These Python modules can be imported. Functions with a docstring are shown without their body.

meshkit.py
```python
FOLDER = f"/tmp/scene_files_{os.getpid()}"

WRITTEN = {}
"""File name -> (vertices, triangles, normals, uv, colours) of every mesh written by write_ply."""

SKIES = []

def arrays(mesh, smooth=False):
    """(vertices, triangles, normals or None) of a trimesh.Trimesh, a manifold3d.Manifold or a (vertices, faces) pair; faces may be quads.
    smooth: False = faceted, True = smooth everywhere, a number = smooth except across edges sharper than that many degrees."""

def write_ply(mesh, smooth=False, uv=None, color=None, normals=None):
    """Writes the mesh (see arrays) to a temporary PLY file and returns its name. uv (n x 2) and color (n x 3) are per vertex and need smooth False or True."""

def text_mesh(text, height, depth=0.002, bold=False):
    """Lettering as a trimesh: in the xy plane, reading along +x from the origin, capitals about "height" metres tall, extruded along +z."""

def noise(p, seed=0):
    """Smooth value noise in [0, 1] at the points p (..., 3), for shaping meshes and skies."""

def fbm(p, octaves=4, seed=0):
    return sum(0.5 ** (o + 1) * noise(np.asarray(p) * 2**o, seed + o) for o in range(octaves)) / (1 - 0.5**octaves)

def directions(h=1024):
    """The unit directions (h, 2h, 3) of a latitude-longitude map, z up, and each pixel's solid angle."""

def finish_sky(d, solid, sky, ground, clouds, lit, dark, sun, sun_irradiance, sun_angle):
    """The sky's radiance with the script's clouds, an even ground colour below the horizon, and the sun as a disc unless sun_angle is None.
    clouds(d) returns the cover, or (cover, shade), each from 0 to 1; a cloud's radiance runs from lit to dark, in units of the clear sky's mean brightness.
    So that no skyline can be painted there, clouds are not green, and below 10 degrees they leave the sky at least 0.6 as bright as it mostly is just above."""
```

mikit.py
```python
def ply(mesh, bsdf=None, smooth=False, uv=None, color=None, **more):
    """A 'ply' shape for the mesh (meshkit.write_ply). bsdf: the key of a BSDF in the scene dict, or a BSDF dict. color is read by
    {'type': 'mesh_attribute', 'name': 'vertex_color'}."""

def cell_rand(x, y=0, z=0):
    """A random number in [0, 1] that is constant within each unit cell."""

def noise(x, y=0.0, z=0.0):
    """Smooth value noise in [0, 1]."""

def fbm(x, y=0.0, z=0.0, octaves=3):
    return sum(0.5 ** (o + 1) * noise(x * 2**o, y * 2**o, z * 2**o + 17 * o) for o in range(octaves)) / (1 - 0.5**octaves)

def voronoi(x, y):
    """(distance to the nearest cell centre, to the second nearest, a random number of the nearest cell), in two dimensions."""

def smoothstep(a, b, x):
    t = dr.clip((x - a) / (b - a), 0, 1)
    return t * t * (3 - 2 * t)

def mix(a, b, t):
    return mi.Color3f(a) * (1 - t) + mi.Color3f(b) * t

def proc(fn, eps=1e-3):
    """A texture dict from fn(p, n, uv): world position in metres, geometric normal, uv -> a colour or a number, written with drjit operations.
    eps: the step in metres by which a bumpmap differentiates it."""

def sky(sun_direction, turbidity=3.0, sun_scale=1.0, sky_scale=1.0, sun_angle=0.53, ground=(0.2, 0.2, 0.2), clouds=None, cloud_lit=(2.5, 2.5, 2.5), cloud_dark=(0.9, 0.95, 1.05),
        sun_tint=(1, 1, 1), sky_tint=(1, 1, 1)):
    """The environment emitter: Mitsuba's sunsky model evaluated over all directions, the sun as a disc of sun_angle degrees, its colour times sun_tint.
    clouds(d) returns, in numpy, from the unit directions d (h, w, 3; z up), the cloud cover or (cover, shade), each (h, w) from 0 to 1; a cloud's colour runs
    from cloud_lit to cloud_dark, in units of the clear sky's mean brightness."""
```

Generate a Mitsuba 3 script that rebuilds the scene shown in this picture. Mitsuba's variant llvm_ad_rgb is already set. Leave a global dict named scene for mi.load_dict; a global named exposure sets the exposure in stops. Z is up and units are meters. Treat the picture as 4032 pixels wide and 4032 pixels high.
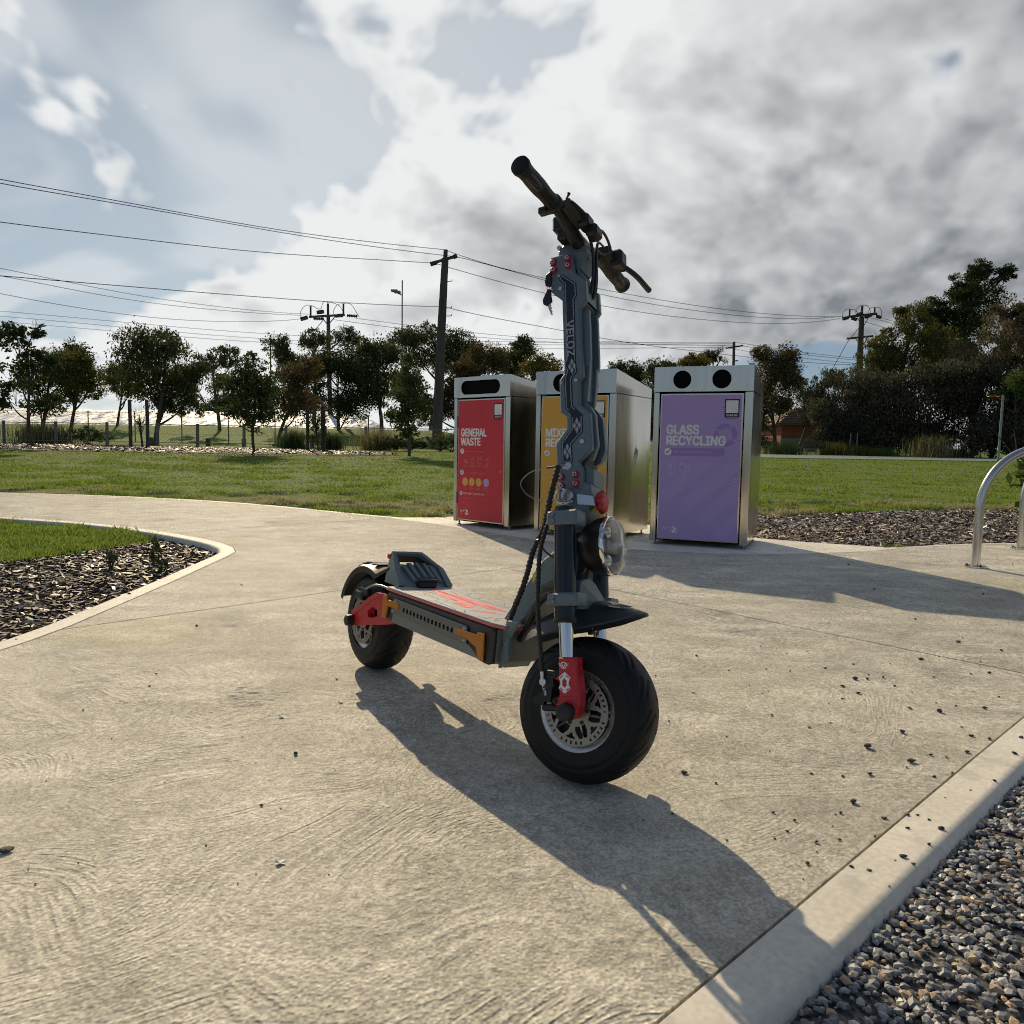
import math
import numpy as np
import trimesh
import drjit as dr
import mitsuba as mi
import mikit
import meshkit
from mikit import proc, noise, fbm, voronoi, smoothstep, mix
from shapely.geometry import Polygon, LineString, MultiPolygon, Point, box as sbox
from shapely.ops import split, unary_union
from shapely import affinity

scene, labels = {}, {}
T4 = mi.ScalarTransform4f

# ------------------------------------------------------------------ camera, sky, exposure
CAM_Z, PITCH, ROLL = 0.8, 0.0871, 0.0168
_f = np.array([0, math.cos(PITCH), -math.sin(PITCH)])
_u = np.array([0, math.sin(PITCH), math.cos(PITCH)])
_up = _u * math.cos(ROLL) - np.array([1.0, 0, 0]) * math.sin(ROLL)
scene['camera'] = {'type': 'perspective', 'fov': 2 * math.degrees(math.atan(2016 / 3027)), 'fov_axis': 'x', 'near_clip': 0.05, 'far_clip': 2000.0,
                   'to_world': T4().look_at(origin=[0, 0, CAM_Z], target=[0.0, float(_f[1]), float(CAM_Z + _f[2])], up=[float(v) for v in _up])}
SUN = np.array([-0.586, 1.734, 1.0])
SUN = SUN / np.linalg.norm(SUN)
exposure = 1.68


def clouds(d):
    az = np.arctan2(d[..., 0], d[..., 1])
    el = np.arcsin(np.clip(d[..., 2], -1, 1))
    z = np.maximum(d[..., 2], 0) + 0.30
    q = np.stack([d[..., 0] / z, d[..., 1] / z, np.zeros_like(z)], -1)
    warp = np.stack([meshkit.fbm(q * 1.3 + 5.2, 3, 11), meshkit.fbm(q * 1.3 + 9.7, 3, 12), np.zeros_like(z)], -1) - 0.5
    n1 = meshkit.fbm(q * 1.5 + warp * 1.2 + 3.1, 5, 1)
    n2 = meshkit.fbm(q * 4.2 + warp * 2.0 + 7.7, 5, 2)
    n3 = meshkit.fbm(q * np.array([2.6, 4.6, 1]) + warp * 3.5 + 1.7, 4, 3)
    z2 = np.maximum(d[..., 2], 0) + 0.55
    q2 = np.stack([d[..., 0] / z2, d[..., 1] / z2 * 0.9, 0.4 * d[..., 2]], -1)
    n4 = meshkit.fbm(q2 * 12.0 + warp * 3.0 + 4.4, 4, 5)
    n5 = meshkit.fbm(q2 * 27.0 + warp * 5 + 2.4, 3, 6)

    def sm(a, b, x):
        t = np.clip((x - a) / (b - a), 0, 1)
        return t * t * (3 - 2 * t)

    def bump(a0, e0, sa, se, rot=0.0):
        x, y = az - a0, el - e0
        c, s = math.cos(rot), math.sin(rot)
        return np.exp(-(((x * c + y * s) / sa) ** 2 + ((-x * s + y * c) / se) ** 2))
    # an overcast deck to the right, a rising cumulus bank in the middle, broken thin cloud to the left
    bank = bump(-0.10, 0.23, 0.34, 0.11, 0.42)
    right = sm(-0.06, 0.20, az - 0.15 * (el - 0.2))
    gap = 1.35 * bump(0.375, 0.100, 0.095, 0.034) + 0.7 * bump(0.47, 0.07, 0.07, 0.025)
    clearing = 1.15 * bump(-0.30, 0.33, 0.16, 0.07, 0.45) + 0.9 * bump(-0.45, 0.19, 0.22, 0.05, 0.25)
    ahead = sm(-0.25, 0.45, d[..., 1] / np.maximum(np.hypot(d[..., 0], d[..., 1]), 1e-6)) * sm(1.1, 0.65, el)
    base = 0.36 + 0.20 * ahead + 0.55 * right * ahead + 0.60 * bank - 0.46 * clearing - 0.95 * gap
    cover = sm(0.40, 0.66, base + 0.9 * (n1 - 0.5) + 0.95 * (n2 - 0.5) + 0.75 * (n4 - 0.5) + 0.35 * (n5 - 0.5))
    veil = (0.20 + 0.34 * sm(0.40, 0.66, n3)) * (0.35 + 0.65 * ahead) * (1 - 0.8 * np.clip(gap, 0, 1))
    cover = np.maximum(cover, veil)
    core = 1.45 * bump(-0.03, 0.245, 0.12, 0.06, -0.1) + 1.0 * bump(-0.12, 0.165, 0.09, 0.025, 0.2) + 0.35 * bump(0.07, 0.36, 0.10, 0.04)
    near_sun = d @ SUN
    glow = sm(0.72, 0.99, near_sun)
    det = 0.8 * (n2 - 0.5) + 0.75 * (n4 - 0.5) + 0.45 * (np.abs(2 * n4 - 1) - 0.25) + 0.6 * (n5 - 0.5)
    shade = 0.45 + 0.33 * right + 0.62 * core - 0.55 * glow + 1.05 * det + 0.7 * (n1 - 0.5) - 0.22 * bank * (1 - np.clip(core, 0, 1))
    shade = shade - 0.25 * sm(0.20, 0.03, el)
    return cover, np.clip(shade, 0, 1)


scene['sky'] = mikit.sky(SUN.tolist(), turbidity=2.4, sun_scale=1.12, sky_scale=0.58, clouds=clouds, cloud_lit=(5.9, 6.0, 6.0), cloud_dark=(1.55, 1.68, 1.85),
                         sun_tint=(0.95, 0.985, 0.98), sky_tint=(0.96, 1.0, 1.10), ground=(0.2, 0.2, 0.17))

# ------------------------------------------------------------------ helpers
rng = np.random.default_rng(7)


def key(name, parent=None):
    k = name if parent is None else parent + '__' + name
    if k not in scene and k not in labels and not any(s.startswith(k + '__') for s in scene):
        return k
    i = 1
    while True:
        kk = '%s_%03d' % (k, i)
        if kk not in scene and kk not in labels:
            return kk
        i += 1


def obj(name, mesh, mat, parent=None, smooth=False, label=None, cat=None, group=None, kind=None, **kw):
    k = key(name, parent)
    if isinstance(mesh, dict):
        scene[k] = mesh
    else:
        scene[k] = mikit.ply(mesh, mat, smooth=smooth, **kw)
    note(k, label, cat, group, kind)
    return k


def note(k, label=None, cat=None, group=None, kind=None):
    e = {}
    for n, v in (('label', label), ('category', cat), ('group', group), ('kind', kind)):
        if v:
            e[n] = v
    if e:
        labels[k] = e


def thing(name, label, cat, group=None):
    k = key(name)
    note(k, label, cat, group)
    return k


def cat(*ms):
    ms = [m for m in ms if m is not None]
    return trimesh.util.concatenate(ms)


def box(x0, x1, y0, y1, z0, z1):
    m = trimesh.creation.box((x1 - x0, y1 - y0, z1 - z0))
    m.apply_translation(((x0 + x1) / 2, (y0 + y1) / 2, (z0 + z1) / 2))
    return m


def cbox(x0, x1, y0, y1, z0, z1, c=0.004):
    """A box with chamfered edges."""
    P = []
    for sx in (0, 1):
        for sy in (0, 1):
            for sz in (0, 1):
                X, Y, Z = (x0, x1)[sx], (y0, y1)[sy], (z0, z1)[sz]
                dx, dy, dz = (1 - 2 * sx) * c, (1 - 2 * sy) * c, (1 - 2 * sz) * c
                P += [(X, Y + dy, Z + dz), (X + dx, Y, Z + dz), (X + dx, Y + dy, Z)]
    return trimesh.convex.convex_hull(np.array(P))


def hull(pts):
    return trimesh.convex.convex_hull(np.array(pts, float))


def prism(poly, y0, y1, c=0.0):
    """A polygon in (x, z) extruded along y from y0 to y1, its outline chamfered by c at both ends."""
    if not hasattr(poly, 'geoms') and not isinstance(poly, Polygon):
        poly = Polygon(poly)
    out = []
    for g in getattr(poly, 'geoms', [poly]):
        if g.is_empty:
            continue
        g = g.buffer(0)
        for h in getattr(g, 'geoms', [g]):
            m = trimesh.creation.extrude_polygon(h, abs(y1 - y0) - 2 * c if c else abs(y1 - y0), engine='earcut')
            v = m.vertices.copy()
            m.vertices = np.stack([v[:, 0], v[:, 2] + min(y0, y1) + c, v[:, 1]], 1)
            m.invert()
            out.append(m)
            if c:
                q = h.buffer(-c, join_style=2)
                for hh in getattr(q, 'geoms', [q]):
                    if hh.is_empty:
                        continue
                    for a, b in ((min(y0, y1), min(y0, y1) + c), (max(y0, y1) - c, max(y0, y1))):
                        m2 = frustum(h, c, a, b, a == min(y0, y1))
                        if m2 is not None:
                            out.append(m2)
    return cat(*out)


def frustum(poly, c, ya, yb, low):
    """A chamfer ring plus its cap: the offset outline at the outer end, the outline at the inner end."""
    q = poly.buffer(-c, join_style=2, mitre_limit=3)
    if q.is_empty or q.geom_type != 'Polygon':
        m = trimesh.creation.extrude_polygon(poly, yb - ya, engine='earcut')
        v = m.vertices.copy()
        m.vertices = np.stack([v[:, 0], v[:, 2] + ya, v[:, 1]], 1)
        m.invert()
        return m
    n = 96

    def ring(p):
        L = p.exterior
        return np.array([L.interpolate(t, normalized=True).coords[0] for t in np.linspace(0, 1, n, endpoint=False)])
    yo, yi = (ya, yb) if low else (yb, ya)
    src = np.array(poly.exterior.coords)[:-1]
    off = np.array([q.exterior.interpolate(q.exterior.project(Point(p))).coords[0] for p in src])
    k = len(src)
    v = np.vstack([np.stack([off[:, 0], np.full(k, yo), off[:, 1]], 1), np.stack([src[:, 0], np.full(k, yi), src[:, 1]], 1)])
    f = []
    for i in range(k):
        j = (i + 1) % k
        f += [[i, j, k + j], [i, k + j, k + i]]
    capv, capf = trimesh.creation.triangulate_polygon(q, engine='earcut')
    m = trimesh.Trimesh(np.vstack([v, np.stack([capv[:, 0], np.full(len(capv), yo), capv[:, 1]], 1)]), np.vstack([f, np.array(capf) + 2 * k]), process=False)
    return m


def zprism(poly, z0, z1):
    out = []
    for g in getattr(poly, 'geoms', [poly]):
        if g.is_empty or g.geom_type != 'Polygon':
            continue
        m = trimesh.creation.extrude_polygon(g, z1 - z0, engine='earcut')
        m.apply_translation((0, 0, z0))
        out.append(m)
    return cat(*out)


def flat(poly, z):
    vs, fs, n = [], [], 0
    for g in getattr(poly, 'geoms', [poly]):
        if g.is_empty or g.geom_type != 'Polygon':
            continue
        v, f = trimesh.creation.triangulate_polygon(g, engine='earcut')
        f = np.array(f)
        a = v[f[:, 1]] - v[f[:, 0]]
        b = v[f[:, 2]] - v[f[:, 0]]
        s = a[:, 0] * b[:, 1] - a[:, 1] * b[:, 0] < 0
        f[s] = f[s][:, ::-1]
        vs.append(np.column_stack([v, np.full(len(v), z)]))
        fs.append(f + n)
        n += len(v)
    return trimesh.Trimesh(np.vstack(vs), np.vstack(fs), process=False)


def cyl(p, q, r, r2=None, n=20, caps=True):
    return tube([p, q], [r, r if r2 is None else r2], n, caps)


def tube(path, r, n=8, caps=True):
    P = np.asarray(path, float)
    k = len(P)
    R = np.full(k, r, float) if np.isscalar(r) else np.asarray(r, float)
    t = np.gradient(P, axis=0)
    t /= np.linalg.norm(t, axis=1, keepdims=True) + 1e-12
    a = np.cross(t[0], [0, 0, 1.0] if abs(t[0][2]) < 0.9 else [1.0, 0, 0])
    a /= np.linalg.norm(a)
    ang = np.arange(n) * 2 * np.pi / n
    V = []
    for i in range(k):
        a = a - t[i] * (a @ t[i])
        a /= np.linalg.norm(a) + 1e-12
        b = np.cross(t[i], a)
        V.append(P[i] + R[i] * (np.cos(ang)[:, None] * a + np.sin(ang)[:, None] * b))
    V = np.vstack(V)
    i, j = np.meshgrid(np.arange(k - 1), np.arange(n), indexing='ij')
    a0, a1 = i * n + j, i * n + (j + 1) % n
    F = np.vstack([np.stack([a0, a1, a1 + n], -1).reshape(-1, 3), np.stack([a0, a1 + n, a0 + n], -1).reshape(-1, 3)])
    if caps:
        V = np.vstack([V, P[:1], P[-1:]])
        m = len(V)
        jj = np.arange(n)
        F = np.vstack([F, np.stack([jj * 0 + m - 2, (jj + 1) % n, jj], 1), np.stack([jj * 0 + m - 1, (k - 1) * n + jj, (k - 1) * n + (jj + 1) % n], 1)])
    return trimesh.Trimesh(V, F, process=False)


def spline(pts, n=40):
    from scipy.interpolate import PchipInterpolator, CubicSpline
    P = np.asarray(pts, float)
    s = np.r_[0, np.cumsum(np.linalg.norm(np.diff(P, axis=0), axis=1))]
    return CubicSpline(s, P, axis=0)(np.linspace(0, s[-1], n))


def lathe_y(profile, n=48, o=(0, 0, 0)):
    """Revolve (radius, y) pairs about the y axis."""
    P = np.asarray(profile, float)
    ang = np.arange(n) * 2 * np.pi / n
    k = len(P)
    V = np.stack([np.outer(P[:, 0], np.cos(ang)), np.repeat(P[:, 1:2], n, 1), np.outer(P[:, 0], np.sin(ang))], -1).reshape(-1, 3)
    i, j = np.meshgrid(np.arange(k - 1), np.arange(n), indexing='ij')
    a0, a1 = i * n + j, i * n + (j + 1) % n
    F = np.vstack([np.stack([a0, a1 + n, a1], -1).reshape(-1, 3), np.stack([a0, a0 + n, a1 + n], -1).reshape(-1, 3)])
    return trimesh.Trimesh(V + np.array(o), F, process=False)


def xf(m, M):
    """The mesh moved by frame M = (origin, rows of axes)."""
    m = m.copy()
    m.vertices = M[0] + m.vertices @ M[1]
    return m


def rotz(a):
    c, s = math.cos(a), math.sin(a)
    return np.array([[c, s, 0], [-s, c, 0], [0, 0, 1.0]])


def frame(x, y, z, a=0.0):
    return (np.array([x, y, z], float), rotz(a))


def pr(color, rough=0.5, metal=0.0, spec=0.5, **kw):
    return {'type': 'twosided', 'bsdf': {'type': 'principled', 'base_color': {'type': 'rgb', 'value': list(color)} if not isinstance(color, dict) else color,
                                         'roughness': rough, 'metallic': metal, 'specular': spec, **kw}}


# ------------------------------------------------------------------ procedural materials
def swirl(x, y):
    """Distance and angle about the nearest of many scattered centres, and that centre's random number."""
    best, ang, which = mi.Float(9), mi.Float(0), mi.Float(0)
    for a in (-1, 0, 1):
        for b in (-1, 0, 1):
            cx, cy = dr.floor(x) + a, dr.floor(y) + b
            ox, oy = x - cx - mikit.cell_rand(cx, cy, 1), y - cy - mikit.cell_rand(cx, cy, 2)
            d = dr.sqrt(ox * ox + oy * oy)
            near_ = d < best
            ang = dr.select(near_, dr.atan2(oy, ox), ang)
            which = dr.select(near_, mikit.cell_rand(cx, cy, 3), which)
            best = dr.minimum(best, d)
    return best, ang, which


def concrete_height(p, n, uv):
    wx, wy = noise(p.x * 2.3, p.y * 2.3, 1.0) - 0.5, noise(p.x * 2.3, p.y * 2.3, 7.0) - 0.5
    d1, t1, w1 = swirl(p.x * 1.9 + wx * 0.8, p.y * 1.9 + wy * 0.8)
    d2, t2, w2 = swirl(p.x * 1.1 + 11.3 + wy * 0.7, p.y * 1.1 - 4.7 + wx * 0.7)
    s1 = noise(d1 / 1.9 / 0.0062, t1 * 7.0, w1 * 50)
    s2 = noise(d2 / 1.1 / 0.0078, t2 * 11.0, w2 * 50)
    amp = smoothstep(0.3, 0.65, noise(p.x * 5.1, p.y * 5.1, 9.0))
    r = s1 * amp + s2 * (1 - amp)
    pits = noise(p.x * 190, p.y * 190, 5.0)
    return (1.5 * (r - 0.5) + 0.9 * (pits - 0.5)) * (0.5 + 0.8 * noise(p.x * 3.1, p.y * 3.1, 12.0)) + 0.5 * (noise(p.x * 9, p.y * 9, 2.0) - 0.5)


def concrete_colour(p, n, uv):
    a = fbm(p.x * 1.1, p.y * 1.6, 0.3, octaves=4)
    b = fbm(p.x * 7.0, p.y * 12.0, 4.1, octaves=3)
    c = noise(p.x * 230, p.y * 230, 1.0)
    c2 = noise(p.x * 75, p.y * 75, 2.0)
    h = concrete_height(p, n, uv)
    base = mix((0.350, 0.332, 0.282), (0.505, 0.480, 0.415), smoothstep(0.25, 0.75, 0.5 * a + 0.5 * b))
    base = base * (0.60 + 0.52 * c + 0.28 * c2) * (1.0 + 0.30 * h)
    streak = smoothstep(0.62, 0.78, fbm(p.x * 3.0 + 3.3, p.y * 9.0, 8.0, octaves=3))
    stain = smoothstep(0.58, 0.85, fbm(p.x * 0.7 + 9, p.y * 0.7, 2.0, octaves=3))
    moss = smoothstep(0.62, 0.8, fbm(p.x * 1.3 + 2, p.y * 1.3 + 5, 6.0, octaves=3))
    base = mix(base, base * mi.Color3f(0.98, 0.99, 0.80), moss * 0.6)
    return mix(base, base * 1.2 + 0.02, streak * 0.7) * (1 - 0.2 * stain)


def kerb_colour(p, n, uv):
    a = fbm(p.x * 5.0, p.y * 5.0, p.z * 5.0, octaves=4)
    c = noise(p.x * 130, p.y * 130, p.z * 130)
    s = smoothstep(0.6, 0.75, fbm(p.x * 14.0, p.y * 14.0, 3.0, octaves=3))
    return mix((0.56, 0.53, 0.465), (0.72, 0.69, 0.62), a) * (0.90 + 0.2 * c) * (1 - 0.16 * s)


def lawn_colour(p, n, uv):
    a = fbm(p.x * 0.55, p.y * 0.9, 0.0, octaves=4)
    b = noise(p.x * 9, p.y * 9, 0.0)
    green = mix((0.085, 0.120, 0.026), (0.140, 0.190, 0.042), b)
    return mix(green, (0.160, 0.150, 0.075), smoothstep(0.58, 0.74, a) * 0.4)


def soil_colour(p, n, uv):
    a = fbm(p.x * 6, p.y * 6, p.z * 6, octaves=3)
    b = noise(p.x * 55, p.y * 55, 0.0)
    return mix((0.020, 0.015, 0.012), (0.075, 0.056, 0.043), 0.5 * a + 0.5 * b)


def mulch_far_colour(p, n, uv):
    d, e, w = voronoi(p.x * 11, p.y * 11)
    return mix((0.028, 0.021, 0.018), (0.19, 0.155, 0.13), smoothstep(0.62, 1.0, w)) * (0.7 + 0.6 * noise(p.x * 2, p.y * 2, 0))


def grit_colour(p, n, uv):
    d, e, w = voronoi(p.x * 140, p.y * 140)
    return mix((0.03, 0.03, 0.03), (0.15, 0.145, 0.14), w)


def court_colour(p, n, uv):
    a = fbm(p.x * 0.4, p.y * 0.4, 0.0, octaves=3)
    return mix((0.135, 0.195, 0.165), (0.165, 0.235, 0.200), a)


def sheet_colour(p, n, uv):
    a = fbm(p.x * 0.6, p.y * 0.6, p.z, octaves=3)
    return mix((0.66, 0.66, 0.67), (0.80, 0.80, 0.80), a)


def sheet_height(p, n, uv):
    return fbm(p.x * 1.5, p.y * 0.4, 0.0, octaves=3)


def wood_colour(p, n, uv):
    a = fbm(p.x * 14, p.y * 14, p.z * 0.8, octaves=3)
    return mix((0.050, 0.046, 0.044), (0.13, 0.122, 0.115), a)


def bark_colour(p, n, uv):
    a = fbm(p.x * 6, p.y * 6, p.z * 1.5, octaves=3)
    return mix((0.035, 0.028, 0.022), (0.15, 0.125, 0.10), a)


def steel_rough(p, n, uv):
    return 0.11 + 0.11 * fbm(p.x * 60, p.y * 60, p.z * 1.5, octaves=2)


def steel_colour(p, n, uv):
    a = fbm(p.x * 3.0, p.y * 3.0, p.z * 2.0, octaves=3)
    s = smoothstep(0.58, 0.8, fbm(p.x * 11.0, p.y * 11.0, p.z * 1.3, octaves=3))
    return mix((0.50, 0.485, 0.45), (0.60, 0.585, 0.55), a) * (1 - 0.22 * s)


def brick_colour(p, n, uv):
    row = dr.floor(p.z / 0.086)
    r = mikit.cell_rand(dr.floor(p.x / 0.24 + 0.37 * row), 3, row)
    return mix((0.16, 0.055, 0.035), (0.26, 0.095, 0.06), r)


scene['m_concrete'] = {'type': 'twosided', 'bsdf': {'type': 'bumpmap', 'arbitrary': proc(concrete_height, 8e-4), 'scale': 0.00135,
                       'bsdf': {'type': 'principled', 'base_color': proc(concrete_colour), 'roughness': 0.75, 'specular': 0.2}}}
scene['m_kerb'] = pr(proc(kerb_colour), 0.7, spec=0.3)
scene['m_lawn'] = pr(proc(lawn_colour), 0.9, spec=0.1)
scene['m_soil'] = pr(proc(soil_colour), 0.95, spec=0.1)
scene['m_mulch_far'] = pr(proc(mulch_far_colour), 0.8, spec=0.3)
scene['m_grit'] = pr(proc(grit_colour), 0.8, spec=0.3)
scene['m_court'] = pr(proc(court_colour), 0.55, spec=0.45)
scene['m_sheet'] = {'type': 'twosided', 'bsdf': {'type': 'bumpmap', 'arbitrary': proc(sheet_height, 0.05), 'scale': 0.6,
                    'bsdf': {'type': 'principled', 'base_color': proc(sheet_colour), 'roughness': 0.6, 'specular': 0.3}}}
scene['m_wood'] = pr(proc(wood_colour), 0.85, spec=0.2)
scene['m_bark'] = pr(proc(bark_colour), 0.85, spec=0.2)
scene['m_steel'] = {'type': 'twosided', 'bsdf': {'type': 'principled', 'base_color': proc(steel_colour), 'roughness': proc(steel_rough), 'metallic': 1.0, 'specular': 0.5}}
scene['m_brick'] = pr(proc(brick_colour), 0.8, spec=0.2)


def plain(name, color, rough=0.5, metal=0.0, spec=0.5, **kw):
    scene['m_' + name] = pr(color, rough, metal, spec, **kw)


plain('black', (0.010, 0.010, 0.011), 0.45)
plain('rubber', (0.008, 0.009, 0.011), 0.52, spec=0.3)
plain('void', (0.004, 0.004, 0.005), 0.8, spec=0.1)
plain('steel_dark', (0.30, 0.29, 0.28), 0.35, 1.0)
plain('tube_steel', (0.58, 0.57, 0.55), 0.24, 1.0)
plain('chrome', (0.78, 0.78, 0.78), 0.07, 1.0)
plain('alloy', (0.62, 0.61, 0.59), 0.22, 1.0)
plain('rim_alloy', (0.72, 0.71, 0.68), 0.42, 1.0)
plain('disc_steel', (0.30, 0.29, 0.26), 0.42, 1.0)
plain('red', (0.46, 0.010, 0.020), 0.38, clearcoat=0.4)
plain('red_sticker', (0.58, 0.022, 0.045), 0.42)
plain('yellow_sticker', (0.70, 0.38, 0.055), 0.42)
plain('purple_sticker', (0.44, 0.31, 0.62), 0.42)
plain('purple_dark', (0.33, 0.205, 0.52), 0.42)
plain('purple_light', (0.465, 0.335, 0.64), 0.42)
plain('white', (0.78, 0.78, 0.76), 0.45)
plain('pale_red', (0.66, 0.24, 0.24), 0.45)
plain('pale_yellow', (0.68, 0.45, 0.17), 0.45)
plain('pale_purple', (0.60, 0.50, 0.72), 0.45)
plain('tick', (0.012, 0.10, 0.07), 0.45)
plain('grey_paint', (0.125, 0.170, 0.188), 0.36, clearcoat=0.3)
plain('dark_paint', (0.030, 0.038, 0.044), 0.42)
plain('navy', (0.008, 0.016, 0.030), 0.32)
plain('tube_blue', (0.008, 0.014, 0.022), 0.22)
plain('line_grey', (0.36, 0.38, 0.40), 0.4)
plain('mat_grey', (0.26, 0.268, 0.275), 0.45, spec=0.8)
plain('mat_red', (0.62, 0.11, 0.11), 0.45, spec=0.8)
plain('amber', (0.50, 0.17, 0.012), 0.25)
plain('label_yellow', (0.62, 0.50, 0.06), 0.45)
plain('panel_grey', (0.165, 0.175, 0.165), 0.45)
plain('strip_clear', (0.125, 0.130, 0.122), 0.30, clearcoat=1.0)
plain('wire', (0.035, 0.034, 0.036), 0.6)
plain('roof', (0.10, 0.06, 0.045), 0.8)
plain('green_post', (0.22, 0.29, 0.28), 0.4)
plain('ring_red', (0.35, 0.05, 0.02), 0.4)
plain('fence_grey', (0.20, 0.19, 0.175), 0.7)
plain('bench', (0.055, 0.035, 0.025), 0.6)
plain('lamp_metal', (0.24, 0.25, 0.26), 0.16, 1.0)
scene['m_clear'] = {'type': 'thindielectric', 'int_ior': 1.45}
scene['m_glass'] = {'type': 'dielectric', 'int_ior': 1.49, 'ext_ior': 1.0}
LEAF = {'dark': (0.050, 0.074, 0.030), 'olive': (0.110, 0.112, 0.034), 'gum': (0.062, 0.082, 0.040), 'mid': (0.076, 0.112, 0.046), 'rust': (0.120, 0.096, 0.042),
        'gold': (0.165, 0.140, 0.038), 'grey': (0.078, 0.082, 0.060), 'pine': (0.038, 0.062, 0.030), 'brown': (0.135, 0.118, 0.066), 'shadow': (0.056, 0.060, 0.046),
        'fresh': (0.088, 0.150, 0.040), 'straw': (0.24, 0.215, 0.100), 'tip': (0.150, 0.150, 0.062), 'tan_highlight': (0.200, 0.158, 0.088)}  # last two tints paint sun highlights into the crowns
for k_, c_ in LEAF.items():
    scene['m_leaf_' + k_] = {'type': 'principledthin', 'base_color': {'type': 'rgb', 'value': list(c_)}, 'roughness': 0.5, 'diff_trans': 0.55, 'spec_trans': 0.0, 'eta': 1.35}
for k_, c_ in {'a': (0.230, 0.305, 0.058), 'b': (0.135, 0.205, 0.040), 'c': (0.34, 0.32, 0.18), 'd': (0.130, 0.165, 0.095)}.items():
    scene['m_grass_' + k_] = {'type': 'principledthin', 'base_color': {'type': 'rgb', 'value': list(c_)}, 'roughness': 0.45, 'diff_trans': 0.9, 'spec_trans': 0.0, 'eta': 1.35}
plain('bank_green', (0.135, 0.19, 0.045), 0.9, spec=0.1)
plain('chip_dark', (0.040, 0.028, 0.021), 0.62, spec=0.4)
plain('chip_mid', (0.135, 0.100, 0.078), 0.5, spec=0.5)
plain('chip_pale', (0.50, 0.43, 0.36), 0.5, spec=0.5)
plain('stone_a', (0.15, 0.155, 0.165), 0.5)
plain('stone_b', (0.30, 0.30, 0.30), 0.5)
plain('stone_c', (0.36, 0.26, 0.17), 0.6)
plain('pebble', (0.055, 0.053, 0.052), 0.7)
plain('dried', (0.72, 0.71, 0.68), 0.6)


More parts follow.
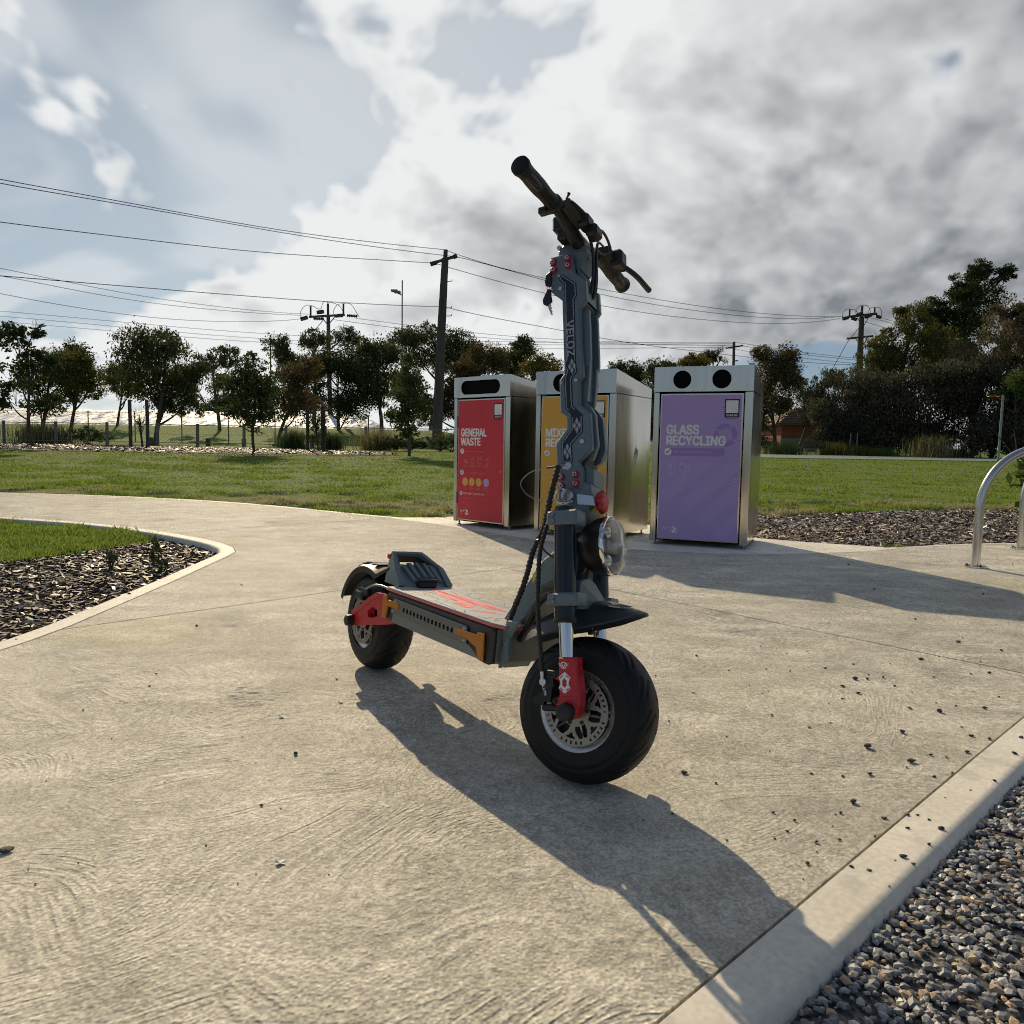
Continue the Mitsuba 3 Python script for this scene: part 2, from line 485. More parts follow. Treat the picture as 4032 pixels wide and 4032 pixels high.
# ------------------------------------------------------------------ the setting
def terr(y):
    t = np.clip((np.asarray(y, float) - 12) / 22, 0, 1)
    return 0.42 * t * t * (3 - 2 * t) + 0.005 * np.maximum(0, np.asarray(y, float) - 34)


def smooth_line(pts, n=60):
    return [tuple(p) for p in spline(pts, n)]


far_edge = [(-16, 11.2), (-11, 11.25), (-7.29, 10.91), (-6.34, 10.82), (-5.32, 10.6), (-4.3, 10.24), (-3.27, 9.71), (-2.48, 9.17), (-1.76, 8.62), (-1.2, 8.24)]
arc = [(-1.2, 8.2), (-0.53, 7.46), (0.19, 6.66), (1.09, 6.02), (1.55, 5.91), (1.95, 5.92), (2.38, 6.02), (2.86, 6.2), (3.14, 6.37)]
bark_edge = [(3.14, 6.38), (3.41, 6.46), (3.7, 6.6), (4.11, 6.74), (4.6, 6.85), (6.5, 7.0), (12.0, 7.1)]
bed_out = [(-16, 8.2), (-11, 8.15), (-7.5, 8.05), (-5.09, 7.6), (-4.15, 7.28), (-3.16, 6.71), (-2.5, 6.18), (-2.24, 5.92), (-2.05, 5.65), (-1.98, 5.46), (-1.96, 5.27), (-1.94, 4.88), (-1.91, 4.36),
           (-1.88, 3.48), (-1.885, 3.0), (-1.91, 2.83), (-2.05, 1.6), (-2.3, 0.2), (-2.6, -2)]
kerb_in = [(6.6, 7.0 - 0.45), (4.2, 4.72), (2.6, 3.24), (1.57, 2.28), (0.92, 1.67), (0.55, 1.32), (-0.35, 0.47), (-1.3, -0.5), (-2.6, -2)]
s_far, s_arc, s_bark, s_bed = smooth_line(far_edge, 50), smooth_line(arc, 50), smooth_line(bark_edge, 30), smooth_line(bed_out, 90)
kerb_line = LineString(smooth_line(kerb_in, 40))
path_poly = Polygon(s_far + s_arc[1:] + s_bark[1:] + [(12.0, 6.55 + 0.0)] + smooth_line(kerb_in, 40) + s_bed[::-1]).buffer(0)
pad_poly = Polygon([(-1.2, 8.24), (-0.62, 8.46), (0.6, 8.35), (1.5, 7.9), (2.25, 6.86), (2.61, 6.63), (3.02, 6.43), (3.14, 6.38)] + s_arc[::-1]).buffer(0)
bed_band_out = LineString(s_bed)
bed_zone = Polygon(s_bed + [(-16, -2)]).buffer(0)
bed_inner = bed_zone.buffer(-0.10)
bed_kerb = bed_zone.difference(bed_inner).intersection(sbox(-15.5, -1.9, 5, 12))
grav_zone = Polygon(smooth_line(kerb_in, 40) + [(8, -2)]).buffer(0)
# band between path and gravel is 0.29 m wide
gk = kerb_line.buffer(0.29).intersection(grav_zone)
grav_inner = grav_zone.difference(kerb_line.buffer(0.100))
edge_band = LineString(s_far).buffer(0.09).intersection(path_poly)
arc_band = LineString(s_arc).buffer(0.085).intersection(path_poly)
bark_band = LineString(s_bark).buffer(0.05).intersection(path_poly)
bands = unary_union([edge_band, arc_band, bark_band])
joint_lines = [[(-2.4, 2.63), (-2.0, 3.03), (-1.27, 3.75), (-0.97, 4.06), (-0.39, 4.6), (0.12, 5.09), (1.2, 6.2)], [(-2.6, 7.95), (-2.02, 7.27), (-0.96, 6.01), (0.1, 4.79), (0.56, 4.28), (1.88, 2.75), (2.4, 2.1)],
               [(-2.95, 6.44), (-2.86, 6.54), (-2.39, 7.1), (-1.19, 8.3)], [(2.2, 6.2), (2.75, 4.6), (3.4, 3.6)]]
body = path_poly.difference(bands)
pieces = [body]
for jl in joint_lines:
    nxt = []
    for p_ in pieces:
        nxt += [g for g in split(p_, LineString(jl)).geoms]
    pieces = nxt
struct = dict(kind='structure')
ground_base = flat(sbox(-60, -30, 60, 12), -0.125)
obj('ground', ground_base, 'm_soil', **struct)
root = obj('concrete_path', zprism(path_poly.union(pad_poly).buffer(-0.01), -0.118, -0.012), 'm_soil', label='pale swirl finished concrete path and plaza', **struct)
for p_ in sorted(pieces, key=lambda g: -g.area):
    if p_.area > 0.02:
        q_ = p_.buffer(-0.0048, join_style=2)
        obj('slab', zprism(q_, -0.05, 0.0), 'm_concrete', root)
for b_ in getattr(bands, 'geoms', [bands]):
    obj('edge_strip', zprism(b_.buffer(-0.0015), -0.05, 0.001), 'm_kerb', root)
obj('bin_pad', zprism(pad_poly.buffer(-0.003), -0.05, 0.0), 'm_kerb', root, label='paler concrete pad under the bins')


def kerb_mesh(line, width, side, z_drop, n, r=0.025):
    """A kerb strip along a line: flat top, rounded inner shoulder, face down to the bed."""
    L = np.array(LineString(line).segmentize(0.08).coords)
    t = np.gradient(L, axis=0)
    t /= np.linalg.norm(t, axis=1, keepdims=True)
    nrm = np.stack([-t[:, 1], t[:, 0]], 1) * side
    prof = [(0.001, -0.05), (0.001, 0.0), (0.002, 0.0015)] + [(width - r + r * math.sin(a), -r + r * math.cos(a) + 0.0015) for a in np.linspace(0, math.pi / 2, 7)] + [(width + 0.006, -z_drop)]
    k = len(prof)
    V = np.array([[L[i, 0] + nrm[i, 0] * w, L[i, 1] + nrm[i, 1] * w, z] for i in range(len(L)) for w, z in prof])
    F = []
    for i in range(len(L) - 1):
        for j in range(k - 1):
            a, b = i * k + j, (i + 1) * k + j
            F += [[a, b, b + 1], [a, b + 1, a + 1]]
    return trimesh.Trimesh(V, F, process=False)


kb = key('garden_kerb')
scene[kb] = mikit.ply(kerb_mesh(s_bed, 0.115, -1, 0.12, 0), 'm_kerb', smooth=35)
note(kb, 'pale rounded concrete kerb curving round the bark bed at left', kind='structure')
kb2 = key('gravel_kerb')
scene[kb2] = mikit.ply(kerb_mesh(smooth_line(kerb_in, 40), 0.108, 1, 0.12, 0, r=0.03), 'm_kerb', smooth=35)
note(kb2, 'pale rounded concrete kerb between path and gravel at lower right', kind='structure')

# lawns, beds, gravel, court
near = sbox(-60, -2, 60, 12)
hard = unary_union([path_poly, pad_poly, bed_zone, grav_zone])
bark_bed = Polygon([(2.25, 6.80), (2.61, 6.60), (3.1, 6.40)] + s_bark[1:] + [(12, 11.4), (7.38, 11.05), (6.4, 10.9), (5.41, 10.65), (4.8, 10.2), (4.21, 9.9), (3.5, 9.5), (2.97, 9.24), (2.2, 9.0), (1.6, 8.4), (1.7, 7.7)]).buffer(0).difference(unary_union([path_poly, pad_poly]))
lawn_near = near.difference(hard).difference(bark_bed).difference(sbox(-60, -2, -1, 5))
obj('lawn', flat(lawn_near, -0.014), 'm_lawn', label='short green lawn behind the path and the bins', **struct)
bed_lawn = bed_inner.intersection(Polygon([(-16, 4.2), (-3.9, 4.8), (-3.46, 5.15), (-3.33, 5.36), (-3.12, 5.8), (-2.98, 6.25), (-2.9, 6.6), (-3.3, 7.2), (-16, 9)]))
bed_soil = bed_inner.difference(bed_lawn)
obj('bed_soil', flat(bed_soil, -0.062), 'm_soil', **struct)
obj('bed_lawn', flat(bed_lawn, -0.045), 'm_lawn', label='patch of lawn inside the left bed', **struct)
obj('bark_bed', flat(bark_bed, -0.02), 'm_soil', **struct)
obj('gravel_bed', flat(grav_inner.buffer(0.02), -0.028), 'm_grit', **struct)


def sheet_grid(x0, x1, y0, y1, nx, ny, dz=0.0, jitter=0.0):
    xs, ys = np.linspace(x0, x1, nx), y0 + (y1 - y0) * np.linspace(0, 1, ny) ** 1.7
    X, Yg = np.meshgrid(xs, ys)
    Z = terr(Yg) + dz + (jitter * (meshkit.fbm(np.stack([X * 0.15, Yg * 0.15, X * 0], -1), 3, 4) - 0.5) if jitter else 0)
    V = np.stack([X, Yg, Z], -1).reshape(-1, 3)
    i, j = np.meshgrid(np.arange(ny - 1), np.arange(nx - 1), indexing='ij')
    a = i * nx + j
    F = np.vstack([np.stack([a, a + 1, a + nx + 1], -1).reshape(-1, 3), np.stack([a, a + nx + 1, a + nx], -1).reshape(-1, 3)])
    return trimesh.Trimesh(V, F, process=False)


obj('far_lawn', sheet_grid(-420, 420, 12.0, 700, 120, 160, -0.014), 'm_lawn', label='lawn rising gently towards the trees', **struct)


def strip_mesh(near_line, far_line, dz, n=60, bulge=0.0):
    A, B = spline(near_line, n), spline(far_line, n)
    rows = 7
    V = []
    for r in range(rows):
        t = r / (rows - 1)
        P = A * (1 - t) + B * t
        z = terr(P[:, 1]) + dz + bulge * math.sin(math.pi * t)
        V.append(np.column_stack([P[:, 0], P[:, 1], z]))
    V = np.vstack(V)
    i, j = np.meshgrid(np.arange(rows - 1), np.arange(n - 1), indexing='ij')
    a = i * n + j
    F = np.vstack([np.stack([a, a + 1, a + n + 1], -1).reshape(-1, 3), np.stack([a, a + n + 1, a + n], -1).reshape(-1, 3)])
    return trimesh.Trimesh(V, F, process=False)


mulch_near = [(-30, 26.5), (-20, 27), (-14, 27.2), (-9, 27.2), (-6.6, 27.6), (-4.4, 28.6)]
mulch_far = [(-30, 35.5), (-20, 35), (-14, 33.5), (-9, 32.0), (-6.6, 30.5), (-4.4, 29.2)]
obj('mulch_strip', strip_mesh(mulch_near, mulch_far, 0.0, bulge=0.06), 'm_mulch_far', smooth=True, label='strip of bark mulch across the far side of the lawn', **struct)
obj('sports_court', strip_mesh([(9, 34), (16, 34.2), (23, 34.6), (40, 35.5)], [(9, 50), (16, 50.5), (23, 51), (40, 52)], 0.012), 'm_court', smooth=True, label='pale green hard court at the far right', **struct)


# ------------------------------------------------------------------ ground cover: grass blades, bark chips, gravel
def inside(poly, P):
    import shapely
    return shapely.contains_xy(poly, P[:, 0], P[:, 1])


def blades(P, hgt, wid, lean=0.5, z=None, seed=1):
    """Three grass blades (one bent triangle pair each) at every point."""
    r = np.random.default_rng(seed)
    n = len(P)
    z0 = np.full(n, -0.02) if z is None else z
    V, F, m = [], [], 0
    for b in range(3):
        a = r.uniform(0, 2 * np.pi, n)
        h = hgt * r.uniform(0.5, 1.25, n)
        w = wid * r.uniform(0.7, 1.3, n)
        ln = lean * h * r.uniform(0.2, 1.3, n)
        o = P + r.normal(0, 1, (n, 2)) * hgt[:, None] * 0.35 if not np.isscalar(hgt) else P + r.normal(0, hgt * 0.35, (n, 2))
        c, s = np.cos(a), np.sin(a)
        b0 = np.stack([o[:, 0] - s * w / 2, o[:, 1] + c * w / 2, z0], 1)
        b1 = np.stack([o[:, 0] + s * w / 2, o[:, 1] - c * w / 2, z0], 1)
        mid = np.stack([o[:, 0] + c * ln * 0.35 + s * w * 0.35, o[:, 1] + s * ln * 0.35 - c * w * 0.35, z0 + h * 0.6], 1)
        tip = np.stack([o[:, 0] + c * ln, o[:, 1] + s * ln, z0 + h], 1)
        V.append(np.stack([b0, b1, mid, tip], 1).reshape(-1, 3))
        k = np.arange(n)[:, None] * 4 + m
        F.append(np.vstack([k + [[0, 1, 2]], k + [[0, 2, 3]]]))
        m += 4 * n
    return trimesh.Trimesh(np.vstack(V), np.vstack(F), process=False)


def scatter_view(n, y0, y1, seed, margin=1.05):
    """Points spread so that nearer ground gets more per square metre, as far to the sides as the photograph sees and a bit beyond."""
    r = np.random.default_rng(seed)
    t = r.uniform(0, 1, n)
    y = y0 * (y1 / y0) ** t
    half = y * 0.70 * margin + 0.6
    x = r.uniform(-1, 1, n) * half
    return np.stack([x, y], 1)


def patchy(P, f, seed):
    return meshkit.fbm(np.column_stack([P * f, np.zeros(len(P))]), 3, seed)


P = scatter_view(270000, 6.0, 12.0, 21)
P = P[inside(lawn_near, P)]
q = patchy(P, 0.75, 8)
tuft = patchy(P, 3.2, 14)
P = P[q < 0.62 + 0.25 * rng.random(len(P))]
tuft = patchy(P, 3.2, 14)
hv = (0.016 + 0.055 * np.clip((tuft - 0.35) / 0.4, 0, 1) ** 2) * rng.uniform(0.5, 1.5, len(P))
c1 = rng.random(len(P))
dry = patchy(P, 0.6, 8) + 0.22 * (c1 - 0.5)
weed = patchy(P, 1.7, 17)
for nm, sel, mt in (('', (dry < 0.53) & (weed < .60) & (c1 < 0.55), 'm_grass_a'), ('__darker_blades', (dry < 0.53) & (weed < .60) & (c1 >= 0.55), 'm_grass_b'), ('__dry_blades', (dry >= 0.53) & (weed < .60), 'm_grass_c'), ('__weed_leaves', weed >= .60, 'm_grass_d')):
    wd = 0.012 if 'weed' in nm else 0.0055
    scene['lawn_grass' + nm] = mikit.ply(blades(P[sel], hv[sel] * (.7 if 'weed' in nm else 1), wd, seed=31), mt)
note('lawn_grass', 'short mown grass with clover and dry patches behind the bins', 'grass', kind='stuff')
P = scatter_view(2600, 6.0, 30.0, 26)
P = P[(inside(lawn_near, P) & (P[:, 1] < 12)) | ((P[:, 1] >= 12) & (P[:, 1] < 26))]
P = P[patchy(P, 0.5, 23) > rng.uniform(0.38, 0.6, len(P))]
n_ = len(P)
a_ = rng.uniform(0, 2 * np.pi, n_)
rf_ = 0.008 + 0.0006 * P[:, 1]
zf_ = terr(P[:, 1]) + rng.uniform(0.02, 0.05, n_)
V = np.stack([np.stack([P[:, 0] + rf_ * np.cos(a_ + k * 1.2566), P[:, 1] + 0.5 * rf_ * np.sin(a_ + k * 1.2566), zf_ + 0.7 * rf_ * np.sin(a_ + k * 1.2566 + .6)], 1) for k in range(5)], 1).reshape(-1, 3)
k5 = np.arange(n_)[:, None] * 5
scene['lawn_grass__flowers'] = mikit.ply(trimesh.Trimesh(V, np.vstack([k5 + [[0, 1, 2]], k5 + [[0, 2, 3]], k5 + [[0, 3, 4]]]), process=False), 'm_white')
P = scatter_view(150000, 12.0, 36.0, 22)
mul_poly = Polygon(smooth_line(mulch_near, 40) + smooth_line(mulch_far, 40)[::-1])
P = P[~inside(mul_poly, P) & ~inside(Polygon([(9, 33.9), (40, 35.4), (40, 48), (9, 46)]), P)]
hv = (0.018 + (0.062 - 0.0022 * (P[:, 1] - 12)) * np.clip((patchy(P, 1.6, 9) - .35) / .4, 0, 1) ** 2) * rng.uniform(0.5, 1.4, len(P))
c1 = rng.random(len(P)) + 0.9 * (patchy(P, 0.8, 19) - 0.5)
for nm, sel, mt in (('a', c1 < 0.6, 'm_grass_a'), ('b', c1 >= 0.6, 'm_grass_b')):
    k_ = 'far_lawn_grass' if nm == 'a' else 'far_lawn_grass__darker_blades'
    scene[k_] = mikit.ply(blades(P[sel], hv[sel], 0.010 + 0.0008 * (P[sel, 1] - 12), z=terr(P[sel, 1]) - 0.02, seed=32), mt)
note('far_lawn_grass', 'sunlit mown grass further back towards the fence and the court', 'grass', kind='stuff')
P = np.stack([rng.uniform(-7.5, -2.4, 45000), rng.uniform(4.2, 8.0, 45000)], 1)
P = P[inside(bed_lawn.buffer(0.05), P)]
edge_d = np.array([0.0])
hv = (0.018 + 0.05 * np.clip((patchy(P, 3.0, 12) - .3) / .5, 0, 1)) * rng.uniform(0.5, 1.4, len(P))
c1 = rng.random(len(P))
scene['bed_grass'] = mikit.ply(blades(P[c1 < 0.55], hv[c1 < 0.55], 0.006, z=np.full((c1 < 0.55).sum(), -0.047), seed=33), 'm_grass_a')
scene['bed_grass__darker_blades'] = mikit.ply(blades(P[c1 >= 0.55], hv[c1 >= 0.55], 0.006, z=np.full((c1 >= 0.55).sum(), -0.047), seed=34), 'm_grass_b')
note('bed_grass', 'grass patch inside the kerb of the left bed', 'grass', kind='stuff')


def chips(P, z, length, seed):
    """Thin splintered slabs of bark, each tilted its own way."""
    r = np.random.default_rng(seed)
    n = len(P)
    L = length * r.uniform(0.35, 1.5, n) ** 1.15
    Wd = L * r.uniform(0.12, 0.42, n)
    H_ = 0.003 + 0.006 * r.random(n)
    C = np.array([[-.5, -.35, -.5], [.42, -.5, -.5], [.55, .28, -.5], [-.4, .5, -.5], [-.48, -.30, .5], [.40, -.42, .5], [.48, .25, .5], [-.42, .42, .5]])
    V = C[None] * np.stack([L, Wd, H_], 1)[:, None, :] * r.uniform(0.8, 1.2, (n, 8, 3))
    a, b, c = r.uniform(0, 2 * np.pi, n), r.normal(0, 0.20, n), r.normal(0, 0.25, n)
    ca, sa, cb, sb, cc, sc = np.cos(a), np.sin(a), np.cos(b), np.sin(b), np.cos(c), np.sin(c)
    y2, z2 = V[..., 1] * cc[:, None] - V[..., 2] * sc[:, None], V[..., 1] * sc[:, None] + V[..., 2] * cc[:, None]
    x3, z3 = V[..., 0] * cb[:, None] + z2 * sb[:, None], -V[..., 0] * sb[:, None] + z2 * cb[:, None]
    x4, y4 = x3 * ca[:, None] - y2 * sa[:, None], x3 * sa[:, None] + y2 * ca[:, None]
    V = np.stack([x4 + P[:, :1], y4 + P[:, 1:2], z3 + (z + 0.012 * r.random(n))[:, None]], -1).reshape(-1, 3)
    Fq = np.array([[4, 5, 6, 7], [0, 1, 5, 4], [1, 2, 6, 5], [2, 3, 7, 6], [3, 0, 4, 7]])
    F = (np.arange(n)[:, None, None] * 8 + np.vstack([Fq[:, [0, 1, 2]], Fq[:, [0, 2, 3]]])[None]).reshape(-1, 3)
    return trimesh.Trimesh(V, F, process=False)


def bark(name, label, P, z, length, seed, split_=(0.52, 0.84)):
    r = np.random.default_rng(seed)
    u = r.random(len(P))
    for nm, sel, mt in (('', u < split_[0], 'm_chip_dark'), ('__weathered_chips', (u >= split_[0]) & (u < split_[1]), 'm_chip_mid'), ('__pale_chips', u >= split_[1], 'm_chip_pale')):
        scene[name + nm] = mikit.ply(chips(P[sel], z[sel], length, seed + len(nm)), mt)
    note(name, label, 'bark', kind='stuff')


P = np.stack([rng.uniform(-6.5, -1.9, 30000), rng.uniform(2.3, 7.4, 30000)], 1)
P = P[inside(bed_soil.buffer(0.015), P)]
bark('bark_chips', 'loose grey brown bark chips filling the left bed', P, np.full(len(P), -0.055), 0.046, 41, (0.62, 0.92))
P = np.stack([rng.uniform(1.7, 9.5, 26000), rng.uniform(6.4, 11.3, 26000)], 1)
P = P[inside(bark_bed.buffer(-0.02), P)]
bark('bark_chips_strip', 'sunlit bark chips between the path and the lawn at right', P, np.full(len(P), -0.012), 0.070, 42, (0.42, 0.72))
P = np.stack([rng.uniform(-24, -4.4, 16000), rng.uniform(26.5, 35.2, 16000)], 1)
P = P[inside(mul_poly, P)]
bark('far_mulch', 'far strip of bark mulch glittering in the sun below the left trees', P, terr(P[:, 1]) + 0.05, 0.15, 43, (0.62, 0.93))

# gravel at the lower right
P = np.vstack([np.stack([rng.uniform(-1.2, 3.2, 26000), rng.uniform(-0.6, 3.0, 26000)], 1), np.stack([rng.uniform(0.4, 1.9, 16000), rng.uniform(0.8, 2.6, 16000)], 1)])
dcam = np.hypot(P[:, 0] - 1.0, P[:, 1] - 1.7)
P = P[inside(grav_inner, P) & (rng.random(len(P)) < np.exp(-0.25 * dcam ** 2) + 0.12)]
ico = trimesh.creation.icosahedron()


def stones(P, z, size, seed):
    r = np.random.default_rng(seed)
    n = len(P)
    s = size * r.uniform(0.45, 1.3, n) ** 1.3
    V = ico.vertices[None] * r.uniform(0.7, 1.25, (n, 12, 1)) * np.stack([s, s * r.uniform(.55, .95, n), s * r.uniform(.4, .75, n)], 1)[:, None]
    a = r.uniform(0, 2 * np.pi, n)
    c, sn = np.cos(a)[:, None], np.sin(a)[:, None]
    X, Y_, Z = V[..., 0] * c - V[..., 1] * sn, V[..., 0] * sn + V[..., 1] * c, V[..., 2]
    V = np.stack([X + P[:, :1], Y_ + P[:, 1:2], Z + (z + s * 0.25)[:, None]], -1).reshape(-1, 3)
    F = (np.arange(n)[:, None, None] * 12 + ico.faces[None]).reshape(-1, 3)
    return trimesh.Trimesh(V, F, process=False)


u = rng.random(len(P))
for nm, sel, mt in (('', u < 0.55, 'm_stone_a'), ('__light_stones', (u >= 0.55) & (u < 0.88), 'm_stone_b'), ('__tan_stones', u >= 0.88, 'm_stone_c')):
    scene['gravel' + nm] = mikit.ply(stones(P[sel], np.full(sel.sum(), -0.024), 0.0085, 51 + len(nm)), mt)
note('gravel', 'dark crushed stone gravel beyond the kerb at the lower right corner', 'gravel', kind='stuff')


# ------------------------------------------------------------------ recycling bins
BW, BD, BH, BLID, BBACK, BZ = 0.779, 0.766, 1.448, 1.249, 1.33, 0.038


def text(s, h, bold=True, depth=0.0012, condense=1.0):
    m = meshkit.text_mesh(s, h, depth, bold)
    m.apply_scale((condense, 1, 1))
    return m


def on_front(m, x, z, y=0.0):
    """A mesh drawn in the (x, y) plane put on a front face that looks towards -y: x to the right, y up."""
    v = m.vertices
    out = m.copy()
    out.vertices = np.stack([v[:, 0] + x, y - v[:, 2], v[:, 1] + z], 1)
    return out


def shape_front(poly, y, d=0.0012):
    return on_front(zprism(poly, 0, d), 0, 0, y)


def ring_poly(cx, cz, r0, r1, n=48):
    return Point(cx, cz).buffer(r1, n).difference(Point(cx, cz).buffer(r0, n))


def line_poly(pts, w):
    return LineString(pts).buffer(w / 2, 2)


def tick_poly(cx, cz, s):
    return line_poly([(cx - 0.45 * s, cz - 0.02 * s), (cx - 0.12 * s, cz - 0.38 * s), (cx + 0.48 * s, cz + 0.45 * s)], 0.2 * s)


def cross_poly(cx, cz, s):
    return unary_union([line_poly([(cx - .3 * s, cz - .4 * s), (cx + .3 * s, cz + .4 * s)], .2 * s), line_poly([(cx - .3 * s, cz + .4 * s), (cx + .3 * s, cz - .4 * s)], .2 * s)])


def bottle(cx, z, w, h):
    pts = [(cx - w / 2, z), (cx - w / 2, z + .55 * h), (cx - w * .18, z + .75 * h), (cx - w * .18, z + h), (cx + w * .18, z + h), (cx + w * .18, z + .75 * h), (cx + w / 2, z + .55 * h), (cx + w / 2, z), (cx - w / 2, z)]
    return unary_union([line_poly(pts, .0032), line_poly([(cx - w / 2, z + .3 * h), (cx + w / 2, z + .3 * h)], .0028)])


def jar(cx, z, w, h):
    return unary_union([line_poly([(cx - w / 2, z), (cx - w / 2, z + .8 * h), (cx + w / 2, z + .8 * h), (cx + w / 2, z), (cx - w / 2, z)], .0032),
                        line_poly([(cx - w * .45, z + .8 * h), (cx - w * .45, z + h), (cx + w * .45, z + h), (cx + w * .45, z + .8 * h)], .0032)])


def cup(cx, z, w, h):
    return unary_union([line_poly([(cx - w * .36, z), (cx - w / 2, z + .8 * h), (cx + w / 2, z + .8 * h), (cx + w * .36, z), (cx - w * .36, z)], .003),
                        line_poly([(cx - w * .55, z + .82 * h), (cx + w * .55, z + .82 * h)], .004), line_poly([(cx, z + .82 * h), (cx + .1 * w, z + 1.1 * h)], .003)])


def bag(cx, z, w, h):
    return line_poly([(cx - w * .25, z + .55 * h), (cx - w * .28, z + h), (cx - w * .45, z + h), (cx - w * .5, z), (cx + w * .5, z), (cx + w * .45, z + h), (cx + w * .28, z + h), (cx + w * .25, z + .55 * h), (cx - w * .25, z + .55 * h)], .0032)


def scraps(cx, z, w, h):
    return unary_union([ring_poly(cx - .2 * w, z + .3 * h, .16 * h, .16 * h + .003, 12), line_poly([(cx, z), (cx + .1 * w, z + .9 * h), (cx + .45 * w, z + .2 * h), (cx, z)], .003),
                        line_poly([(cx - .45 * w, z), (cx - .3 * w, z + .8 * h), (cx + .05 * w, z + .1 * h)], .003)])


def bird_logo(x, z, s):
    """The council emblem: five wing feathers above an L shaped swoosh."""
    f = []
    for i in range(5):
        f.append(Polygon([(x + .46 * s, z + .30 * s), (x + (.02 + .13 * i) * s, z + (.95 + .05 * (i % 2)) * s), (x + (.11 + .13 * i) * s, z + (.98 - .09 * i) * s), (x + .56 * s, z + .34 * s)]))
    f.append(Polygon([(x + .08 * s, z + .42 * s), (x + .60 * s, z + .20 * s), (x + 1.05 * s, z + .34 * s), (x + .62 * s, z + .10 * s), (x + .08 * s, z)]))
    f.append(Polygon([(x, z), (x, z + .45 * s), (x + .06 * s, z + .45 * s), (x + .06 * s, z + .045 * s), (x + .85 * s, z + .045 * s), (x + .85 * s, z)]))
    return unary_union([p.buffer(0.0003) for p in f])


def arrows(cx, cz, r):
    """A circle of four chasing arrows."""
    out = []
    for k in range(4):
        a0 = math.radians(62 + 90 * k)
        out_pts = [(cx + r * math.cos(a0 - t), cz + r * math.sin(a0 - t)) for t in np.linspace(0.06, 1.36, 14)]
        in_pts = [(cx + .56 * r * math.cos(a0 - t), cz + .56 * r * math.sin(a0 - t)) for t in np.linspace(1.36, 0.06, 14)]
        tip = (cx + .78 * r * math.cos(a0 - 1.62), cz + .78 * r * math.sin(a0 - 1.62))
        notch = (cx + .78 * r * math.cos(a0 - 0.30), cz + .78 * r * math.sin(a0 - 0.30))
        out.append(Polygon(out_pts + [tip] + in_pts + [notch]).buffer(0))
    return unary_union(out)


